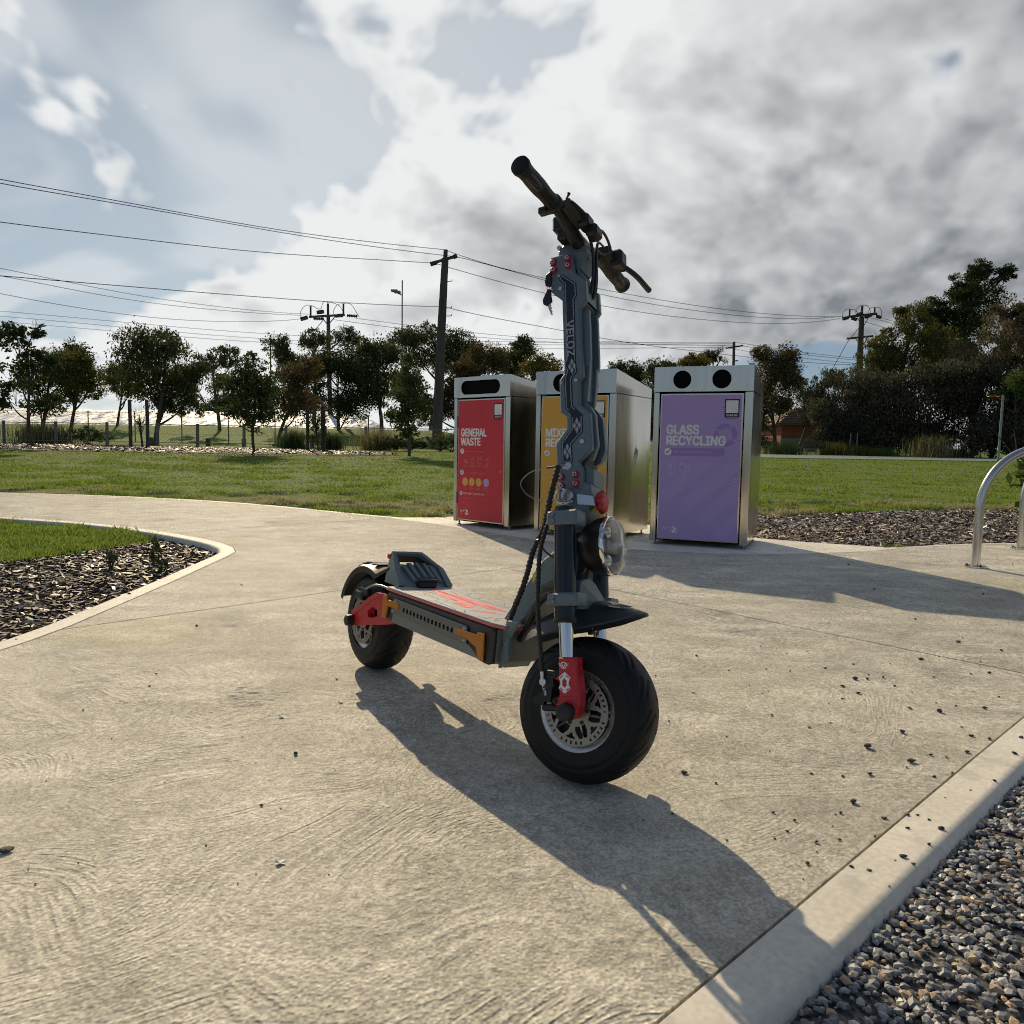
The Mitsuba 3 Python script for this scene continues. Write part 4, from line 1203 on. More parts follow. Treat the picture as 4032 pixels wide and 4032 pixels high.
pt = thing('power_pole', 'timber power pole with two crossarms rising from the stand of trees at right', 'power pole')
D3 = 65.0
obj('pole', tube([(29.0, D3, terr(D3) - .2), (28.78, D3, 8.0), (28.74, D3, 11.85)], [.30, .26, .20], 12), 'm_wood', pt, 40)
obj('pole_top', cyl((28.72, D3, 11.8), (28.74, D3, 12.75), .11, .09, 8), 'm_wood', pt, 40)
obj('crossarm', tube([(27.45, D3 - .25, 11.80), (29.85, D3 - .25, 12.10)], .11, 6), 'm_wood', pt, 30)
obj('crossarm', tube([(27.5, D3 - .25, 10.03), (29.63, D3 - .25, 10.28)], .09, 6), 'm_wood', pt, 30)
for xx, zz in ((27.62, 11.85), (29.68, 12.05)):
    obj('pin', cyl((xx, D3 - .25, zz), (xx, D3 - .25, zz + .55), .07, n=8), 'm_wire', pt, 30)
for a, b in (((27.05, 11.62), (27.5, 11.74)), ((27.75, 11.70), (28.2, 11.58)), ((28.25, 11.95), (28.65, 12.15)), ((28.9, 11.78), (29.4, 11.98)), ((29.75, 11.92), (30.2, 11.78))):
    obj('insulator', cyl((a[0], D3 - .3, a[1]), (b[0], D3 - .3, b[1]), .14, n=8), 'm_wire', pt, 30)
for ps in ([(27.08, 11.7), (27.08, 12.2), (27.35, 12.42), (27.65, 12.40)], [(27.65, 12.40), (28.1, 12.3), (28.25, 12.1), (28.22, 11.8)], [(28.2, 11.9), (28.2, 12.5), (28.45, 12.72), (28.74, 12.76)],
           [(28.74, 12.76), (29.1, 12.66), (29.28, 12.3), (29.22, 11.95)], [(29.15, 12.0), (29.15, 12.35), (29.35, 12.58), (29.68, 12.58)], [(29.68, 12.58), (30.1, 12.5), (30.22, 12.3), (30.2, 11.85)]):
    obj('jumper', tube(spline([(a, D3 - .3, b) for a, b in ps], 12), .024, 5), 'm_wire', pt)
for ps in ([(28.78, 11.0), (28.25, 11.75)], [(28.78, 11.0), (29.2, 11.8)], [(28.8, 9.4), (28.2, 10.05)], [(28.8, 9.4), (29.2, 10.15)]):
    obj('brace', tube([(a, D3 - .28, b) for a, b in ps], .035, 5), 'm_wood', pt)
obj('stay', tube([(28.7, D3 - .35, 11.3), (27.45, D3 - .6, 9.75), (26.2, D3 - 1, 7.6), (25.4, D3 - 1.2, 6.2)], .026, 5), 'm_wire', pt)

pt = thing('power_pole', 'small distant pole with one slanting crossarm seen over the purple bin', 'power pole')
obj('pole', cyl((25.5, 90, terr(90)), (25.25, 90, 13.05), .22, .15, 8), 'm_wood', pt, 40)
obj('crossarm', tube([(24.3, 89.8, 12.29), (26.25, 89.8, 12.62)], .10, 6), 'm_wood', pt)
obj('crossarm', tube([(25.2, 89.8, 10.85), (25.75, 89.8, 10.9)], .08, 6), 'm_wood', pt)

for (lab, x, y, z0_, z1_, zl, arms) in (('tall thin floodlight mast with a lamp cluster on its left, between the two power poles', -17.34, 120, .9, 25.55, 23.3, ((-1.2, .55), (-.75, .35))),
                                        ('distant floodlight mast with short arms on both sides, over the left young tree', -56.4, 180, 1.2, 24.5, 21.6, ((-1.5, 0.0), (1.2, 0.0)))):
    pt = thing('floodlight_mast', lab, 'floodlight')
    obj('mast', cyl((x, y, z0_), (x, y, z1_), .14 if y < 150 else .2, .09 if y < 150 else .13, 8), 'm_wire', pt, 40)
    for dx, dz in arms:
        obj('arm', tube([(x, y, zl), (x + dx, y, zl + dz)], .08, 5), 'm_wire', pt)
        obj('lamp', xf(cbox(-.5, .5, -.35, .35, -.16, .16, .05), (np.array([x + dx, y, zl + dz + .12]), np.eye(3))), 'm_fence_grey', pt)

WIRES = [
('upper twin line from top left to the top of the tall power pole',[(-18.88,27,9.74),(-18.9,29,10.15),(-16.75,34,10.88),(-12.8,38.5,11.22),(-6.03,43.2,11.56),(-4.04,44,11.59)]),
('lower twin line from top left to the right arm of the tall power pole',[(-18.89,27,9.62),(-18.91,29,10.01),(-16.75,34,10.77),(-12.8,38.5,11.12),(-6,43,11.24),(-3.44,44,11.22)]),
('single line from upper left to the left arm of the tall power pole',[(-18.95,27,8.25),(-18.96,29,8.63),(-16.78,34,9.42),(-12.82,38.5,10),(-7.3,42.5,10.62),(-4.55,44,10.84)]),
('lowest line reaching the shaft of the tall power pole from the left',[(-19.04,27,6.38),(-19.04,29,6.7),(-16.84,34,7.36),(-12.84,38.5,7.84),(-7.29,42.5,8.26),(-4.1,44,8.46)]),
('topmost of three left lines ending at the looped wire power pole',[(-36.02,50,12.04),(-34.78,53,12.08),(-32.83,57,12.09),(-29.65,64,12.28),(-23.37,70,12.39),(-19.56,75,12.95)]),
('middle one of three left lines ending at the looped wire power pole',[(-36.05,50,11.41),(-34.8,53,11.58),(-32.85,57,11.61),(-29.66,64,11.85),(-23.37,70,12.17),(-20.42,75,12.84)]),
('lowest sagging one of three left lines ending at the looped wire power pole',[(-36.09,50,10.46),(-34.85,53,10.41),(-33.09,59,10.57),(-29.69,64,10.69),(-26.02,68,11.07),(-23.38,70,11.41),(-20.42,75,12.53)]),
('highest of the three faint far lines at left',[(-68,90,15.56),(-59.26,90,15.14),(-44.69,90,14.09),(-30.08,90,13.15),(-19.25,90,12.78),(-0.8,90,12.62),(25.11,90,12.88)]),
('middle one of the three faint far lines at left',[(-69.55,92,15.31),(-60.6,92,14.87),(-45.69,92,13.79),(-30.75,92,12.83),(-15.78,92,12.46),(8.17,92,12.68),(24.93,92,12.9)]),
('lowest of the three faint far lines at left',[(-71.09,94,14.99),(-61.95,94,14.54),(-46.7,94,13.53),(-31.43,94,12.64),(-16.12,94,12.29),(8.36,94,12.52),(25.79,94,12.93)]),
('upper line falling right from the tall power pole top behind the scooter stem',[(-4.04,44,11.59),(-2.41,46,11.5),(-0.5,48,11.44),(5.3,53,11.44),(12.48,57.5,11.3),(19.19,61,11.32),(26.99,65,11.85)]),
('second line falling right from the right arm end of the tall power pole',[(-3.36,44,11.22),(-0.5,48,11.41),(5.39,53,11.1),(12.49,57.5,10.92),(19.21,61,11.01),(27.41,65,11.92)]),
('third line falling right from the left arm end of the tall power pole',[(-4.55,44,10.84),(-3.95,45,10.87),(-0.48,48,10.59),(5.84,53,10.27),(12.52,57.5,10.3),(19.23,61,10.56),(26.96,65,11.7)]),
('twisted line falling right from the shaft of the tall power pole to the far trees',[(-3.89,44,8.43),(-0.45,48,8.39),(3.1,51,8.28),(5.9,53,8.11),(13.66,58,7.95),(19.67,62,7.97),(28.49,66,8.02)]),
('upper line running right from the looped wire pole to the small far pole',[(-15.3,75,12.64),(-11.21,77,12.44),(-0.74,82,12.18),(9.59,86,12.32),(24.95,90,13.02)]),
('lower line running right from the looped wire power pole over the trees',[(-17.5,75,12.48),(-11.96,77,12.11),(-0.73,82,11.81),(9.59,86,12.08),(25.85,90,12.6)]),
('upper far line from the small far pole down to the stand of trees at right',[(25.25,90,13.03),(30.04,86,11.72),(34.59,80,10.28),(38.98,78,9.72)]),
('lower far line from the small far pole down to the stand of trees at right',[(26.29,90,12.61),(30.05,86,11.45),(34.5,80,10.1),(39,78,9.45)]),
('lowest far line leaving the left arm of the small far pole to the right',[(24.45,90,12.38),(26.74,88,11.69),(31.11,85,10.78),(34.36,80,9.76),(39.01,78,9.2)]),
('upper short line leaving the third power pole to the right',[(30.28,65,11.84),(30.81,62,10.81),(31.5,58,9.39)]),
('middle short line leaving the third power pole to the right',[(29.53,65,11.77),(30.07,63,11.11),(31.02,60,9.89)]),
('lower short line leaving the third power pole to the right',[(28.8,65,11.53),(29.6,63,10.74),(31.05,60,9.42)]),
]
for lab, ps in WIRES:
    d = np.mean([p[1] for p in ps])
    k_ = thing('power_line', lab, 'wire')
    scene[k_] = mikit.ply(tube(spline(ps, 26), 0.013 + 0.00010 * d, 5), 'm_wire')

# brick house, bench, ring post, stakes at the right
ht = thing('brick_house', 'low red brick house with a tiled roof behind the trees at right', 'house')
obj('wall', box(26.0, 36.0, 75, 81, .3, 3.3), 'm_brick', ht)
obj('base_wall', box(25.9, 36.1, 74.85, 75, .3, 1.9), 'm_fence_grey', ht)
rf = hull([(25.4, 74.3, 3.3), (36.6, 74.3, 3.3), (25.4, 81.7, 3.3), (36.6, 81.7, 3.3), (28.2, 77.8, 4.9), (33.8, 77.8, 4.9), (25.4, 74.3, 3.15), (36.6, 74.3, 3.15), (25.4, 81.7, 3.15), (36.6, 81.7, 3.15)])
rk = obj('roof', rf, 'm_roof', ht)
for i in range(9):
    t0 = i / 9
    obj('tile_course', tube([(25.4 + 2.8 * t0, 74.3 + 3.5 * t0 - .02, 3.32 + 1.6 * t0), (36.6 - 2.8 * t0, 74.3 + 3.5 * t0 - .02, 3.32 + 1.6 * t0)], .035, 5), 'm_roof', rk)
for xx in (29.2, 32.6):
    wk = obj('window', box(xx, xx + 1.5, 74.95, 75.0, 2.05, 3.0), 'm_navy', ht)
    obj('frame', cat(box(xx - .05, xx + 1.55, 74.92, 74.96, 1.99, 2.05), box(xx - .05, xx + 1.55, 74.92, 74.96, 3.0, 3.06), box(xx - .05, xx, 74.92, 74.96, 2.05, 3.0), box(xx + 1.5, xx + 1.55, 74.92, 74.96, 2.05, 3.0)), 'm_white', wk)
bt = thing('bench', 'dark slatted park bench beside the court, left of the dense trees', 'bench')
zb = terr(48)
for i in range(4):
    obj('back_slat', cbox(17.75, 19.25, 47.4 + .03 * i, 47.43 + .03 * i, zb + .46 + .10 * i, zb + .54 + .10 * i, .008), 'm_bench', bt)
for i in range(4):
    obj('seat_slat', cbox(17.75, 19.25, 47.5 + .11 * i, 47.59 + .11 * i, zb + .42, zb + .46, .008), 'm_bench', bt)
for xx in (18.05, 18.9):
    obj('leg', cbox(xx, xx + .1, 47.5, 47.9, zb, zb + .42, .01), 'm_fence_grey', bt)
    obj('arm_post', cbox(xx, xx + .06, 47.43, 47.47, zb + .4, zb + .92, .008), 'm_bench', bt)
gt = thing('goal_post', 'pale green netball post with a red ring at the far right', 'goal post')
obj('post', cyl((22.02, 35, terr(35) - .05), (22.04, 35, 3.40), .052, .048, 14), 'm_green_post', gt, 40)
rg = [(21.60 + .24 * math.cos(a), 34.98 + .24 * math.sin(a), 3.34) for a in np.linspace(0, 2 * math.pi, 29)]
obj('ring', tube(rg, .014, 6), 'm_ring_red', gt, 40)
obj('arm', cat(cyl((21.84, 34.98, 3.34), (22.02, 35, 3.34), .014, n=6), cyl((21.76, 34.98, 3.33), (22.02, 35, 3.14), .012, n=6)), 'm_ring_red', gt)
for x, top, lab in ((20.95, 1.86, 'left one of two thin stakes standing before the weeping tree beyond the court'), (21.37, 1.90, 'right one of two thin stakes standing before the weeping tree beyond the court')):
    k_ = thing('timber_stake', lab.replace('in front of the looped wire power pole', 'before the looped wire pole'), 'stake')
    scene[k_] = mikit.ply(cbox(x - .03, x + .03, 47.97, 48.03, terr(48) - .05, top, .008), 'm_fence_grey')


# ------------------------------------------------------------------ trees
TREES = [
('young_tree','slim leaning young tree with big round leaves in the mulch strip at far left',-17.98,29,'dark',0.17,0.65,[(-18.76,4.45,0.67,0.67),(-17.89,4.84,0.38,0.48),(-18.61,3.43,0.86,0.77),(-17.56,3.63,0.67,0.67),(-18.93,2.39,0.57,0.57),(-17.99,2.31,0.67,0.48)]),
('broadleaf_tree','dark spreading tree behind the fence beside the leaning young tree at far left',-28.33,46,'dark',0.16,1.1,[(-27.41,5,1.37,1.06),(-26.19,5.77,0.91,0.76),(-28.2,4.1,1.22,1.06),(-27.64,2.77,1.22,0.76)]),
('wattle_tree','olive crowned tree with a bent forked trunk behind the fence at left',-25.21,44,'olive',0.15,1,[(-24.79,4.56,1.38,1.16),(-23.95,4.01,0.87,1.02),(-25.4,3.56,0.87,0.73),(-24.48,5.28,0.87,0.58)]),
('wattle_tree','small thin trunked olive tree before the white sheeting, left of the big drooping gum',-30.92,60,'olive',0.17,0.9,[(-31.08,5.59,0.99,0.89),(-29.89,5.8,1.19,0.99),(-30.52,4.43,1.39,0.79),(-29.53,4.84,0.79,0.79)]),
('gum_tree','big drooping gum tree with a pale leaning trunk behind the two tall stakes',-20.43,44,'gum',0.17,1,[(-20.45,5.91,1.31,1.31),(-19.16,5.79,1.16,1.16),(-21.06,4.34,1.16,1.16),(-19.63,4.08,1.6,1.31),(-18.46,4.81,1.02,0.87),(-20.23,3.07,0.87,0.73),(-18.93,2.95,1.02,0.73),(-19.86,6.62,0.87,0.58)]),
('gum_tree','airy umbrella shaped gum tree with bare forking limbs right of the big drooping gum',-22.06,58,'gum',0.18,0.75,[(-22.81,7.04,1.34,0.77),(-21.48,7.44,1.15,0.86),(-20.73,6.52,0.67,0.67),(-23.2,6.48,0.96,0.57),(-22.27,5,0.77,0.96),(-24.18,4.78,0.77,1.15)]),
('broadleaf_tree','low dark dome shaped tree far behind the white sheeting',-40.57,110,'dark',0.25,1.2,[(-41.21,5.92,2.18,1.45),(-42.66,5.18,1.82,1.27),(-39.4,6.31,1.82,1.45)]),
('young_tree','bushy grey green young tree on the lawn edge, left of the rust tinged wattle',-9.33,28,'mid',0.13,0.95,[(-9.37,3.3,0.56,0.56),(-9.75,2.57,0.74,0.74),(-9.02,2.58,0.69,0.74),(-9.39,1.76,0.74,0.56),(-9.28,3.71,0.28,0.37),(-10.04,1.84,0.46,0.37)]),
('wattle_tree','rust tinged wattle tree left of the looped wire power pole',-14.01,46,'rust',0.15,1,[(-13.45,4.79,0.91,0.68),(-12.55,4.66,0.91,0.91),(-13.16,3.61,1.22,1.06),(-14.14,3.44,0.76,0.91),(-12.56,2.87,1.37,0.91),(-12.09,5.26,0.61,0.61)]),
('gum_tree','tall airy gum tree with tufts on both sides of the looped wire power pole',-16.74,66,'gum',0.18,0.8,[(-19.92,8.85,1.31,1.09),(-17.55,9.53,1.2,1.09),(-16.48,9.76,1.09,0.98),(-14.54,9.79,1.31,1.09),(-13.69,9.27,0.87,0.76),(-18.64,7.6,1.31,1.09),(-19.28,8.02,0.87,0.87)]),
('broadleaf_tree','wide dense dark tree right behind the looped wire power pole',-13.64,60,'dark',0.17,1.1,[(-14.79,6.83,1.78,1.19),(-12.64,6.48,1.78,1.59),(-11.46,5.14,1.39,1.59),(-15.19,5.85,1.19,0.79),(-12.25,3.76,1.78,1.39),(-15,4.3,1.19,1.19)]),
('gum_tree','upright dark gum tree whose bare trunk stands against the white sheeting',-10.13,58,'gum',0.17,1,[(-10.33,7.81,1.34,1.15),(-9.19,7.27,1.15,1.15),(-10.51,6.32,1.15,1.53),(-9.38,5.77,1.15,1.15),(-11.08,7.8,0.77,0.96),(-9.94,4.45,0.96,0.96)]),
('young_tree','narrow light green young tree on the lawn just left of the tall power pole',-3.78,28,'mid',0.12,0.95,[(-3.89,3.66,0.42,0.42),(-3.98,2.94,0.65,0.56),(-3.7,2.31,0.69,0.56),(-3.97,1.76,0.65,0.46),(-3.52,2.85,0.46,0.56),(-3.83,1.3,0.42,0.28)]),
('gum_tree','high dome crowned gum tree behind the tall power pole',-7.18,66,'gum',0.18,1,[(-9.18,9.67,1.74,1.09),(-7.03,9.91,2.18,1.09),(-5.09,9.31,1.74,1.31),(-8.09,8.2,1.74,1.09),(-6.15,7.81,1.53,1.31),(-4.43,7.84,1.31,1.31),(-3.8,8.7,1.09,0.98)]),
('wattle_tree','brownish green tree just right of the tall power pole, above the red bin',-3.64,58,'rust',0.17,1.1,[(-3.88,5.86,1.15,1.53),(-2.94,6.44,1.34,1.15),(-2.39,7.38,1.34,0.96),(-1.44,7.03,1.15,1.15),(-4.63,4.72,1.15,1.15),(-5.19,3.59,1.15,0.96),(-3.67,3.61,1.15,1.15),(-6.52,3.56,0.96,1.53)]),
('broadleaf_tree','dark green rounded tree above the gap between the red and the yellow bins',0.38,60,'dark',0.17,1.1,[(0.64,8.43,0.99,0.89),(0.27,7.46,1.19,0.99),(-0.7,7.25,0.79,0.89),(0.1,6.3,1.19,0.99)]),
('wattle_tree','golden olive bushy tree above the yellow bin, left of the scooter stem',1.98,55,'gold',0.15,1.1,[(1.87,6.4,1.27,0.82),(2.96,6.07,0.73,0.73),(1.16,5.86,0.91,0.73)]),
('broadleaf_tree','dark tree above the right end of the yellow bin',10.57,70,'dark',0.18,1.1,[(9.46,7.82,1.16,0.93),(10.85,7.39,1.16,1.16),(11.57,6.05,1.04,1.39),(12.3,4.93,1.39,1.62),(12.37,2.65,1.62,1.62)]),
('broadleaf_tree','dark tree behind the left edge of the purple bin',11.81,62,'dark',0.17,1.1,[(11.22,6.87,1.23,1.02),(12.42,7.29,0.82,0.61),(12.05,6.08,1.43,1.02)]),
('wattle_tree','golden olive tree peeping over the middle of the purple bin',15.18,66,'gold',0.16,1.1,[(14.93,8.16,1.31,0.61),(14.3,7.72,1.09,0.61),(15.79,8.07,0.98,0.55)]),
('gum_tree','airy grey green gum tree peeping over the purple bin beside the small far pole',18.45,72,'gum',0.18,0.8,[(18.14,9.44,1.19,0.62),(17.45,9.08,0.95,0.48),(18.85,9.1,0.71,0.48)]),
('wattle_tree','brown green tree just right of the purple bin',19.63,58,'rust',0.16,1.15,[(18.57,7.92,0.86,0.86),(19.92,7.38,1.15,1.15),(19.11,6.43,1.44,1.34),(20.37,5.89,0.96,1.15),(18.9,4.74,1.34,1.34),(18.4,3.23,0.96,1.15),(19.69,4.19,0.96,0.96)]),
('gum_tree','crooked thin gum tree in front of the brick house',22.71,62,'gum',0.17,0.85,[(24.6,6.29,1.43,0.82),(23.42,5.67,1.23,1.02),(25.8,6.71,1.13,0.82),(23.09,4.05,1.02,0.82),(25.07,5.09,1.43,1.02)]),
('she_oak','grey brown weeping tree at the left end of the dense stand at right',22.38,52,'grey',0.16,1.3,[(20.08,3.03,1.2,1.37),(21.05,4.06,1.55,1.37),(22.54,4.76,1.72,1.55),(21.82,2.38,2.06,1.37),(23.92,4.45,1.72,1.72),(24.2,2.42,2.06,1.72),(23.29,3.43,2.06,1.72)]),
('gum_tree','yellow green gum tree with fine branches just right of the third power pole',27.23,56,'olive',0.16,1.0,[(27.84,9.63,1.48,1.39),(26.45,8.53,1.3,1.2),(29.02,8.21,1.85,1.57),(25.61,7.26,1.39,1.2),(27.62,7.29,1.67,1.39),(30.07,8.77,1.39,1.3),(27.95,10.7,0.93,0.74),(26.59,6.19,1.48,1.11),(29.13,6.42,1.67,1.11),(31.08,7.35,1.48,1.3)]),
('pine_tree','tall dark conifer topping the dense stand at right',40.66,68,'pine',0.2,1.5,[(40.73,16.59,1.12,0.9),(38.8,15.92,1.01,1.12),(41.65,15.96,0.9,0.9),(37.81,14.4,1.35,1.35),(40.22,14.44,2.47,1.57),(37.23,13.09,1.35,1.35),(39.07,12.04,2.7,1.8),(36.89,11.57,1.35,1.35),(35.5,12.63,0.56,0.9),(39.88,9.88,2.47,1.8)]),
('gum_tree','brownish gum tree with pale forked limbs at the far right of the stand',32.2,50,'brown',0.15,1.0,[(31.27,9.74,1.32,0.99),(30.41,8.13,1.49,1.16),(32.2,8.16,0.99,1.65),(29.68,7,1.49,1.16),(31.65,6.71,1.49,1.16),(28.91,6.34,1.16,0.83),(32.51,10.56,0.83,0.83),(33.3,8.66,1.16,1.49),(33.63,6.42,1.16,1.32)]),
('she_oak','dark brown weeping tree in the middle of the dense stand at right',26.61,50,'grey',0.16,1.4,[(24.47,4.33,1.49,1.65),(25.71,5.33,1.82,1.49),(27.32,5.67,1.82,1.49),(26.16,3.39,2.15,1.65),(28.41,4.08,1.98,1.82),(25.26,2.07,1.98,1.32),(27.91,1.79,2.15,1.32),(28.98,5.38,1.32,1.32)]),
('she_oak','dark shadowed weeping tree behind the red ring post at far right',29.03,47,'shadow',0.16,1.4,[(28.18,4.82,1.71,1.55),(29.76,4.23,1.4,1.71),(28.73,5.74,1.4,1.09),(28.66,2.38,1.86,1.4),(31.34,3.65,1.4,1.86),(30.27,1.49,1.71,0.93),(27.8,1.45,1.4,0.93)]),
('shrub','fresh green shrub high at the right edge of the stand',29.27,45,'fresh',0.13,0.9,[(28.87,4.97,0.82,0.67),(29.64,4.4,0.74,0.74),(28.64,4.09,0.59,0.59)]),
('broadleaf_tree','dark background tree low behind the brick house',30.49,80,'dark',0.2,1.2,[(28.79,4.2,1.59,1.32),(31.12,4.76,1.59,1.32),(27.27,3.13,1.59,1.32)]),
]


def make_tree(name, label, bx, D, leaf, size, dens, blobs, seed):
    r = np.random.default_rng(seed)
    t = thing(name, label, 'tree' if name != 'shrub' else 'shrub')
    z0 = float(terr(D))
    B = [(x, D + r.uniform(-1.2, 1.2) * rx, z, rx * 1.08, rz * 1.08) for x, z, rx, rz in blobs]
    cx, top = np.mean([b[0] for b in B]), max(b[2] for b in B)
    low = min(b[2] - b[4] for b in B)
    pale = name == 'gum_tree'
    r0 = 0.022 * (top - z0) * (0.55 if name == 'young_tree' else 1.0) + .02
    fork = max(z0 + .8, min(low + .15 * (top - low), z0 + .45 * (top - z0)))
    tk = [(bx, D, z0 - .15), (bx + (cx - bx) * .25 + r.normal(0, .12), D, z0 + (fork - z0) * .5), (bx + (cx - bx) * .55, D, fork), (cx, D, fork + (top - fork) * .75)]
    main = spline(tk, 14)
    parts = [tube(main, np.linspace(r0, r0 * .28, 14), 8)]
    for b in B:
        j = min(12, max(3, int(np.argmin(np.abs(main[:, 2] - (b[2] - b[4] * 1.3 - .3))))))
        s = main[j]
        e = np.array(b[:3])
        mid = s + (e - s) * .55 + np.array([0, 0, -.08]) * np.linalg.norm(e - s) + r.normal(0, .06, 3)
        parts.append(tube(spline([s, mid, e], 8), np.linspace(r0 * .48, r0 * .12, 8), 5))
        for _ in range(7):
            d = r.normal(0, 1, 3)
            d /= np.linalg.norm(d)
            d[2] = abs(d[2]) * .8
            tip = e + d * np.array([b[3], b[3], b[4]]) * .85
            st = s + (e - s) * r.uniform(.5, 1.0)
            parts.append(tube([st, (st + tip) / 2 + r.normal(0, .05, 3) * b[3], tip], [r0 * .17, r0 * .10, r0 * .04], 4, False))
    obj('trunk', cat(*parts), 'm_bark', t, 45)
    area = sum(math.pi * b[3] * b[4] for b in B)
    size = size * 1.1
    n = min(int(area * dens * 21.0 / size ** 2), 42000)
    droop = {'gum_tree': 1.0, 'she_oak': 1.25, 'pine_tree': -.5}.get(name, .45)
    airy = dens < .9
    if name in ('she_oak', 'pine_tree') or D in (50, 56):
        full = leaf_cloud(B, int(n * .85), size, r, droop, .24, 150, .12)
    else:
        full = leaf_cloud(B, n if name != 'gum_tree' else int(n * .85), size, r, droop, .25 if airy else .28, 75 if airy else 60, .02 if airy else .06)
    nl = len(full.vertices) // 4
    young = r.random(nl) < (.16 if leaf in ('dark', 'pine', 'shadow') else .26)  # random share of leaves tinted paler, sun highlights put into the colour
    # stray leaves and twig ends soften the outline
    Vq = full.vertices.reshape(nl, 4, 3)
    for nm, sel, mt in (('crown', ~young, leaf), ('highlight_leaves', young, 'tan_highlight' if leaf in ('rust', 'brown', 'grey', 'shadow') else 'tip')):
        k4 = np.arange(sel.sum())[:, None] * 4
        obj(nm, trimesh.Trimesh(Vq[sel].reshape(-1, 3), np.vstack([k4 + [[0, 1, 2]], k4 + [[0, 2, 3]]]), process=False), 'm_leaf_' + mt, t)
    return n


tot = 0
for i_, (n_, l_, bx_, D_, lf_, sz_, dn_, bl_) in enumerate(TREES):
    tot += make_tree(n_, l_, bx_, D_, lf_, sz_, dn_, bl_, 500 + i_)


# ------------------------------------------------------------------ shrubs, tussocks, small plants
def tussock(name, label, x, y, h, w, n, leaf, seed, lean=0.5, group=None, c='grass tussock', wid=.02):
    r = np.random.default_rng(seed)
    P = np.array([x, y]) + r.normal(0, 1, (n, 2)) * w * .28
    a = r.uniform(0, 2 * np.pi, n)
    L = h * r.uniform(.5, 1.15, n)
    ln = L * r.uniform(.1, 1.0, n) * lean
    z = float(terr(y)) if y > 12 else -0.05
    c_, s_ = np.cos(a), np.sin(a)
    W_ = wid * r.uniform(.6, 1.3, n)
    b0 = np.stack([P[:, 0] - s_ * W_ / 2, P[:, 1] + c_ * W_ / 2, np.full(n, z)], 1)
    b1 = np.stack([P[:, 0] + s_ * W_ / 2, P[:, 1] - c_ * W_ / 2, np.full(n, z)], 1)
    m0 = np.stack([P[:, 0] + c_ * ln * .4 - s_ * W_ * .4, P[:, 1] + s_ * ln * .4 + c_ * W_ * .4, z + L * .65], 1)
    m1 = np.stack([P[:, 0] + c_ * ln * .4 + s_ * W_ * .4, P[:, 1] + s_ * ln * .4 - c_ * W_ * .4, z + L * .65], 1)
    tp = np.stack([P[:, 0] + c_ * ln * 1.25, P[:, 1] + s_ * ln * 1.25, z + L * .95], 1)
    V = np.stack([b0, b1, m1, m0, tp], 1).reshape(-1, 3)
    k = np.arange(n)[:, None] * 5
    k_ = thing(name, label, c, group)
    scene[k_] = mikit.ply(trimesh.Trimesh(V, np.vstack([k + [[0, 1, 2]], k + [[0, 2, 3]], k + [[3, 2, 4]]]), process=False), 'm_leaf_' + leaf)


def bush(label, x, y, w, h, n, leaf, seed, size=.1, name='shrub'):
    r = np.random.default_rng(seed)
    z = float(terr(y)) if y > 12 else -.05
    t = thing(name, label, 'shrub')
    stems = [tube([(x + r.normal(0, .05), y, z - .05), (x + r.normal(0, w * .2), y + r.normal(0, w * .2), z + h * .4), (x + r.normal(0, w * .4), y + r.normal(0, w * .4), z + h * .85)], [.02, .012, .004], 4, False) for _ in range(9)]
    obj('stem', cat(*stems), 'm_bark', t)
    obj('foliage', leaf_cloud([(x, y, z + h * .5, w * .5, h * .5), (x - w * .3, y, z + h * .38, w * .3, h * .36), (x + w * .3, y, z + h * .4, w * .32, h * .38)], n, size, r, .1), 'm_leaf_' + leaf, t)


tussock('grass_tussock', 'wide straw coloured grass clump behind the fence at the far left', -25.2, 41.5, 1.15, 2.6, 900, 'straw', 61, wid=.03)
bush('dark low bush beside the straw clump at the far left', -23.0, 41.8, 2.2, 1.1, 1500, 'dark', 62, .12)
for i_, (x, y, h, w, lf, lab) in enumerate(((-10.4, 36.5, .95, 1.0, 'mid', 'spiky green tussock in front of the fence, below the looped wire power pole'), (-8.6, 36.5, .85, .9, 'mid', 'spiky green tussock right of the looped wire power pole'),
                                            (-6.5, 37.0, 1.1, 1.5, 'straw', 'pale spiky tussock left of the right young tree'), (24.1, 44.5, 1.35, 2.0, 'straw', 'tall arching straw coloured tussock on the far edge of the court'),
                                            (20.9, 46.9, .7, 1.6, 'olive', 'low grey green tussock on the far edge of the court, left of the arching one'), (16.5, 47.0, .9, 2.2, 'dark', 'dark tussock beside the court, left of the bench'),
                                            (19.6, 47.2, .9, 1.5, 'olive', 'tussock just right of the bench'), (22.3, 46.6, .55, 1.8, 'fresh', 'bright green low tussock on the far court edge'), (26.5, 46.0, .6, 1.6, 'dark', 'dark low tussock at the right end of the court edge'))):
    tussock('grass_tussock', lab, x, y, h, w, 700, lf, 63 + i_, .75, wid=.022)
bush('low spreading dark green bush at the foot of the tall power pole', -4.9, 36.0, 2.6, .75, 2600, 'dark', 71, .11)
bush('rounded green bush left of the red bin base line', -2.9, 36.5, 1.8, .95, 1800, 'mid', 72, .11)
bush('dry brownish bush between the right young tree and the tall power pole', -3.6, 38.0, 1.7, 1.2, 900, 'brown', 73, .12)
bush('olive bush behind the three stakes', -9.4, 38.5, 1.6, 1.0, 1300, 'olive', 74, .12)
bush('glossy leaved shrub poking in at the right edge behind the hoop', 6.20, 9.0, .80, 1.35, 700, 'fresh', 75, .09)
bush('reddish flowering bush in front of the white sheeting', -13.0, 44.0, 1.6, .35, 500, 'rust', 76, .1)
